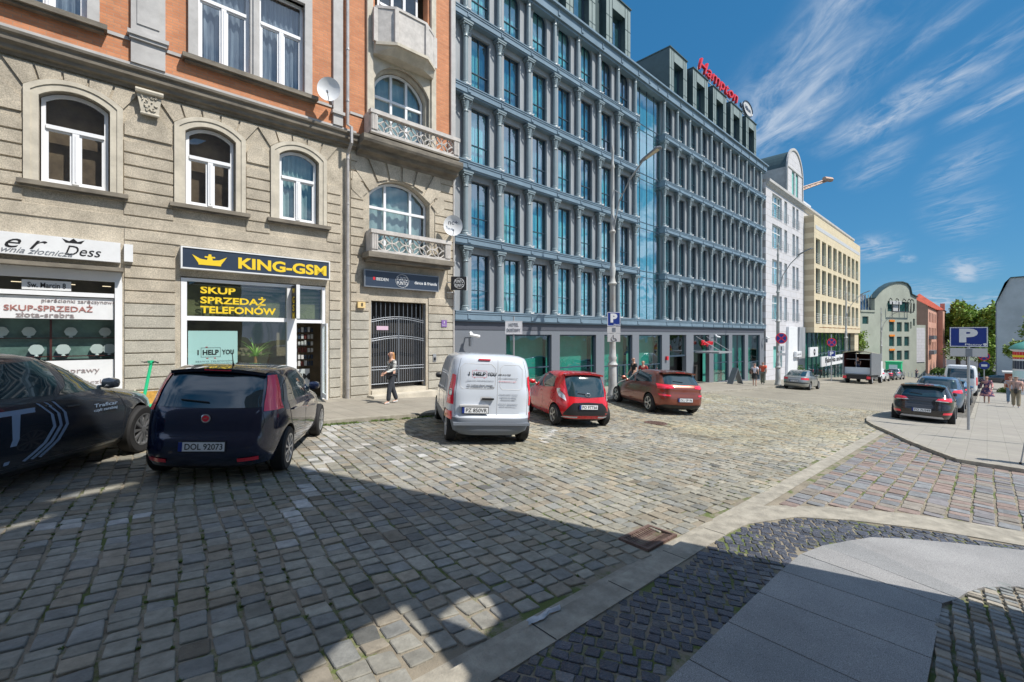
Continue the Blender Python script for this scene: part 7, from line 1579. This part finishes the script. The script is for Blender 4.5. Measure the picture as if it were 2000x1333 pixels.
tree(76, -2.6, 6.0, 1.5, 'small leafy street tree left of the poster column', 1800, 5, leaf=.26, tone=(.13, .20, .04))
tree(66, -3.3, 7.6, 1.6, 'street tree rising behind the dome of the poster column', 1800, 9, leaf=.26, tone=(.12, .19, .04))
# shrubs along the far junction
for i, (x, y, r, lab) in enumerate(((140, 7.5, 1.6, 'low green hedge at the foot of the pink tenement'), (135, .5, 2.2, 'dark green bush behind the crossing silver car'), (62.6, -1.2, .6, 'low yellow green plant at the foot of the poster column'), (57.2, 14.1, .55, 'slim green shrub at the entrance of the white house'))):
    rr = random.Random(i + 20); mb = MB()
    for k in range(900):
        v = Vector((rr.gauss(0, 1), rr.gauss(0, 1), abs(rr.gauss(0, 1)))).normalized() * r * rr.uniform(.5, 1.05); s_ = r * .16; a = Vector((rr.gauss(0, 1), rr.gauss(0, 1), rr.gauss(0, 1))).normalized() * s_; b = Vector((rr.gauss(0, 1), rr.gauss(0, 1), rr.gauss(0, 1))).normalized() * s_; g = rr.uniform(.6, 1.4)
        v.z *= (3 if i == 3 else 1); mb.poly([v - a, v + b, v + a], 0, (.09 * g, .16 * g, .03 * g))
    o = mb.build('shrub', W['leaf'], fixn=False); o.location = (x, y, G(x, y)); tag(o, lab, 'shrub')
# ------------------------------------------------------------------ people
def skinned(name, V, E, rad, m, parent, sub=2, root=0):
    me = bpy.data.meshes.new(name); me.from_pydata([tuple(v) for v in V], E, []); o = bpy.data.objects.new(name, me); col.objects.link(o)
    bm = bmesh.new(); bm.from_mesh(me); ly = bm.verts.layers.skin.verify(); bm.verts.ensure_lookup_table()
    for i, v in enumerate(bm.verts):
        r = rad[i]; v[ly].radius = r if isinstance(r, tuple) else (r, r)
        if i == root: v[ly].use_root = True
    bm.to_mesh(me); bm.free()
    o.modifiers.new('s', 'SKIN').use_smooth_shade = True; s_ = o.modifiers.new('u', 'SUBSURF'); s_.levels = sub; s_.render_levels = sub
    bpy.context.view_layer.update(); m2 = bpy.data.meshes.new_from_object(o.evaluated_get(bpy.context.evaluated_depsgraph_get())); bpy.data.objects.remove(o)
    m2.materials.clear(); m2.materials.append(m); m2.polygons.foreach_set('use_smooth', [True] * len(m2.polygons))
    r = bpy.data.objects.new(name, m2); col.objects.link(r); r.parent = parent; return r
def person(x, y, hd, h, lab, stride=.25, top=(.5, .5, .5), legs=(.1, .1, .15), skirt=None, hair=(.2, .12, .06), longhair=False, shorts=False, sleeves='short', arms=(0.2, -.2), bag=None, dz=.12, bald=False, pat=None, fat=1.0, elbow=(.15, .15), z=None):
    o = empty('person', (x, y, (G(x, y) + dz) if z is None else z), hd); tag(o, lab, 'person'); k = h / 1.75; K = lambda *p: Vector(p) * k
    f, b = stride / 2, -stride / 2
    J = {'pel': K(0, 0, .96), 'sp': K(0, 0, 1.15), 'ch': K(0, 0, 1.34), 'nk': K(.01, 0, 1.49), 'hb': K(.025, 0, 1.58), 'hd': K(.03, 0, 1.665), 'ht': K(.025, 0, 1.72)}
    for s_, nm, st_ in ((1, 'l', f), (-1, 'r', b)):
        J['hip' + nm] = K(0, .095 * s_, .92); J['kn' + nm] = K(st_ * .55 + .03, .10 * s_, .50); J['an' + nm] = K(st_ - .02, .10 * s_, .09); J['to' + nm] = K(st_ + .13, .11 * s_, .035)
        sw = arms[0] if s_ > 0 else arms[1]; eb_ = elbow[0] if s_ > 0 else elbow[1]
        J['sh' + nm] = K(0, .19 * s_, 1.42); J['el' + nm] = K(sw * .45, .25 * s_, 1.14 + abs(sw) * .06); J['wr' + nm] = K(sw * .9 + eb_, .25 * s_ - .0, .90 + eb_ * .7); J['ha' + nm] = K(sw * 1.0 + eb_ * 1.25, .245 * s_, .82 + eb_ * .8)
    names = list(J); ix = {n: i for i, n in enumerate(names)}
    E = [('pel', 'sp'), ('sp', 'ch'), ('ch', 'nk'), ('nk', 'hb'), ('hb', 'hd'), ('hd', 'ht')]
    for nm in 'lr': E += [('pel', 'hip' + nm), ('hip' + nm, 'kn' + nm), ('kn' + nm, 'an' + nm), ('an' + nm, 'to' + nm), ('ch', 'sh' + nm), ('sh' + nm, 'el' + nm), ('el' + nm, 'wr' + nm), ('wr' + nm, 'ha' + nm)]
    rad = {'pel': (.125, .10), 'sp': (.12, .09), 'ch': (.13, .10), 'nk': .05, 'hb': .07, 'hd': (.085, .078), 'ht': .05, 'hip': .085, 'kn': .052, 'an': .036, 'to': .03, 'sh': .055, 'el': .04, 'wr': .027, 'ha': .032}
    g = lambda n: rad.get(n, rad.get(n[:-1]))
    def sc(v, e=0): return tuple((q * (fat if e else 1) + e) * k for q in (v if isinstance(v, tuple) else (v, v)))
    sk = W['skin']
    body = skinned('body', [J[n] for n in names], [(ix[a], ix[b_]) for a, b_ in E], [sc(g(n)) for n in names], sk, o)
    hm = mat('hair', hair, .6, var=.3, vs=30)
    # face: nose, ears, eyes, mouth; fingers
    mb = MB(); hd_ = J['hd']; mb.tube([hd_ + K(.075, 0, .01), hd_ + K(.105, 0, -.03), hd_ + K(.08, 0, -.04)], [.01 * k, .016 * k, .01 * k], 6)
    for s_ in (1, -1): mb.tube([hd_ + K(0, .082 * s_, .02), hd_ + K(-.01, .09 * s_, -.03)], .015 * k, 6)
    for nm, s_ in (('l', 1), ('r', -1)):
        ha = J['ha' + nm]; d = (ha - J['wr' + nm]).normalized()
        for q in range(4): a = ha + d * .02 * k + Vector(((q - 1.5) * .018 * k, 0, 0)); mb.tube([a, a + d * .045 * k, a + d * (.075 - .006 * abs(q - 1.4)) * k + Vector((0, -s_ * .012 * k, 0))], [.011 * k, .0095 * k, .007 * k], 5)
        a = J['wr' + nm] + d * .03 * k; mb.tube([a + Vector((.02 * k, 0, 0)), a + d * .04 * k + Vector((.05 * k, -.01 * s_, 0))], [.012 * k, .009 * k], 5)
    mb.build('face_and_fingers', sk, body, True)
    mb = MB()
    for s_ in (1, -1): mb.tube([hd_ + K(.078, .03 * s_ - .008, .015), hd_ + K(.078, .03 * s_ + .008, .015)], .006 * k, 5)
    mb.build('eyes', W['black'], body); mb = MB(); mb.tube([hd_ + K(.082, -.02, -.065), hd_ + K(.084, 0, -.067), hd_ + K(.082, .02, -.065)], .005 * k, 5); mb.build('mouth', W['redl'], body)
    if not bald:
        V = [hd_ + K(-.02, 0, .035), hd_ + K(-.05, 0, -.03)] + ([hd_ + K(-.07, 0, -.14), hd_ + K(-.085, 0, -.27)] if longhair else [])
        skinned('hair', V, [(i, i + 1) for i in range(len(V) - 1)], [(.088 * k, .092 * k), (.075 * k, .085 * k), (.07 * k, .07 * k), (.045 * k, .06 * k)][:len(V)], hm, body)
    tm = mat('top_cloth', top, .85, var=.12, vs=14) if not pat else mat('patterned_cloth', top, .85, c2=pat[0], vs=pat[1], lo=.46, hi=.52, detail=2, stretch=pat[2] if len(pat) > 2 else None)
    V = ['pel', 'sp', 'ch', 'nk']; ee = [(0, 1), (1, 2), (2, 3)]; VV = [K(0, 0, .90)] + [J[n] for n in V[1:3]] + [K(.0, 0, 1.45)]
    rr_ = [sc(g('pel'), .022), sc(g('sp'), .02), sc(g('ch'), .018), sc((.06, .06), .0)]
    for nm in 'lr':
        b0 = len(VV); VV.append(J['sh' + nm]); rr_.append(sc(.055, .018)); ee.append((2, b0))
        if sleeves == 'long': VV += [J['el' + nm], J['wr' + nm] * .97 + J['el' + nm] * .03]; rr_ += [sc(.04, .018), sc(.027, .016)]; ee += [(b0, b0 + 1), (b0 + 1, b0 + 2)]
        else: VV.append(J['sh' + nm].lerp(J['el' + nm], .65)); rr_.append(sc(.045, .02)); ee.append((b0, b0 + 1))
    skinned('shirt', VV, ee, rr_, tm, body)
    if skirt:
        (zt, zb, r1, m_) = skirt; mb = MB(); n = 24; P = []
        for j in range(6):
            t = j / 5; r = (.135 + (r1 - .135) * t) * fat
            P.append([K(r * 1.0 * math.cos(a) * (1 + .05 * math.sin(5 * a) * t), r * 1.15 * math.sin(a) * (1 + .05 * math.sin(5 * a) * t), zt + (zb - zt) * t) for a in [2 * math.pi * q / n for q in range(n)]])
        for j in range(5):
            for q in range(n): mb.poly([P[j][q], P[j][(q + 1) % n], P[j + 1][(q + 1) % n], P[j + 1][q]])
        mb.build('skirt', tm if m_ is None else mat('skirt_cloth', m_, .85), body, True)
    if legs:
        lm = mat('trouser_cloth', legs, .85, var=.12, vs=10); VV = [K(0, 0, .98)]; rr_ = [sc((.13, .105), .012)]; ee = []
        for nm in 'lr':
            b0 = len(VV); VV += [J['hip' + nm], J['kn' + nm]]; rr_ += [sc(.088, .016), sc(.055, .03)]; ee += [(0, b0), (b0, b0 + 1)]
            if not shorts: VV.append(J['an' + nm] + K(-.005, 0, .01)); rr_.append(sc(.045, .03)); ee.append((b0 + 1, b0 + 2))
        skinned('trousers', VV, ee, rr_, lm, body)
    sm_ = mat('shoe', (.6, .6, .6) if not skirt else (.1, .08, .08), .6)
    for nm in 'lr': a, t_ = J['an' + nm], J['to' + nm]; skinned('shoe', [a + K(-.05, 0, -.04), a + K(.03, 0, -.035), Vector((t_.x, t_.y, t_.z))], [(0, 1), (1, 2)], [(.04 * k, .042 * k)] * 2 + [(.038 * k, .028 * k)], sm_, body, 1)
    if bag:
        bx_, by_, bz_, s_, c_ = bag; mb = MB(); q = .5 * s_; mb.prism([(bx_ - q * .9, bz_ - q * .7), (bx_ + q * .9, bz_ - q * .7), (bx_ + q, bz_ + q * .4), (bx_ + q * .7, bz_ + q * .6), (bx_ - q * .7, bz_ + q * .6), (bx_ - q, bz_ + q * .4)], by_ - .06, by_ + .06)
        g_ = mb.build('bag', mat('bag_leather', c_, .5)); g_.matrix_world = Matrix.Translation((x, y, o.location.z)) @ Matrix.Rotation(hd, 4, 'Z'); tag(g_, 'bag carried by the %s' % lab.split(',')[0][:60], 'bag'); g_['label'] = BAGL.pop(0)
        mb = MB(); mb.tube([(bx_ - q * .6, by_, bz_ + q * .6), (bx_ * .5, by_ * .6, 1.40 * k), (bx_ + q * .6, by_, bz_ + q * .6)], .010, 5); mb.build('strap', W['black'], g_)
    return o
BAGL = ['small dark handbag held in front by the striped top woman', 'dark shoulder bag of the woman in the white top', 'black bag on the shoulder of the woman in the flowery dress', 'wide black waist bag of the man in the pink shirt']
person(7.2, 13.0, R(180), 1.66, 'woman with long blonde hair in striped top and dark trousers walking past the gate', .42, (.03, .03, .03), (.035, .04, .05), hair=(.45, .22, .08), longhair=True, sleeves='long', pat=((.7, .7, .66), 9, (.2, .2, 5)), arms=(.12, -.05), elbow=(.24, .20), bag=(.17, .12, .98, .24, (.04, .03, .03)))
person(35.8, 11.75, R(10), 1.68, 'woman in white top and short dark skirt with a shoulder bag near the hotel end', .2, (.68, .66, .72), None, skirt=(.98, .56, .19, (.03, .03, .03)), hair=(.10, .05, .03), bag=(-.05, .26, 1.0, .34, (.08, .04, .03)))
person(39.0, 12.2, R(5), 1.78, 'person in orange red shirt and grey trousers left of the second lamp post', .2, (.62, .10, .05), (.16, .17, .14), hair=(.25, .18, .14), fat=1.15)
person(40.4, .02, R(180), 1.66, 'woman in pink and dark flowery dress facing the camera on the right pavement', .2, (.50, .22, .20), None, skirt=(1.0, .45, .26, None), hair=(.55, .33, .14), longhair=True, sleeves='long', pat=((.06, .04, .10), 6), fat=1.2, bag=(0, -.33, 1.0, .36, (.04, .03, .05)), dz=.1, arms=(.3, -.2))
person(41.6, -1.0, R(0), 1.72, 'person in pale grey top and blue jeans walking away on the right pavement', .3, (.46, .44, .48), (.16, .24, .33), hair=(.2, .12, .09), dz=.1, fat=1.05)
person(38.0, -1.12, R(-4), 1.76, 'man in pinkish shirt and khaki trousers with a black waist bag', .3, (.52, .32, .26), (.30, .25, .17), hair=(.16, .1, .07), dz=.1, fat=1.15, bag=(-.16, 0, .98, .46, (.02, .02, .02)))
person(45.0, -1.3, R(180), 1.70, 'person in rosy top farther back behind the grey top walker', .3, (.55, .25, .22), (.2, .2, .25), hair=(.25, .12, .07), dz=.1)
person(20.3, 12.3, R(150), 1.76, 'bald man in black t-shirt standing behind the copper car', .1, (.02, .02, .022), (.08, .08, .1), bald=True, arms=(.05, .05), elbow=(.12, .12))
person(21.0, 12.2, R(200), 1.62, 'person in dark red top beside the bald man behind the copper car', .1, (.30, .03, .03), (.05, .05, .06), hair=(.35, .15, .08))
pc = person(15.1, -.98, R(178), 1.72, 'person in blue shirt and orange top leaning on a crutch at the right edge', .25, (.05, .16, .45), (.25, .22, .2), hair=(.2, .15, .1), dz=.1, arms=(.1, -.15), elbow=(.1, .10))
cz = empty('crutch', (14.9, -.60, G(14.9, -.6) + .1)); tag(cz, 'grey metal crutch with dark blue cuff at the right edge', 'crutch')
mb = MB(); mb.tube([(-.10, .10, .0), (-.03, .02, .60), (0, 0, .80)], .012, 8); mb.tube([(0, 0, .8), (.02, -.02, 1.12)], [.018, .02], 8); mb.build('shaft', W['steel'], cz)
mb = MB(); mb.tube([(-.004, .0, .76), (.0, 0, .82), (.02, -.02, 1.10), (.02, -.02, 1.16)], [.02, .035, .045, .05], 10); mb.tube([(0, 0, .84), (-.10, -.01, .85)], .018, 6); mb.build('cuff', W['blue'], cz); mb = MB(); mb.tube([(-.102, .102, -.01), (-.10, .1, .05)], .02, 8); mb.build('rubber_tip', W['rubber'], cz)
p_ = person(60.6, 9.6, R(180), 1.75, 'man in dark clothes standing inside the open truck', .1, (.03, .03, .04), (.04, .06, .12), z=G(59.6, 9.5) + 1.05)
person(107, 8.6, R(160), 1.7, 'far person in dark jacket near the bollards', .3, (.10, .08, .12), (.06, .07, .1))
person(120, 1.0, R(90), 1.7, 'far person in blue at the distant junction', .3, (.30, .36, .50), (.1, .12, .2))
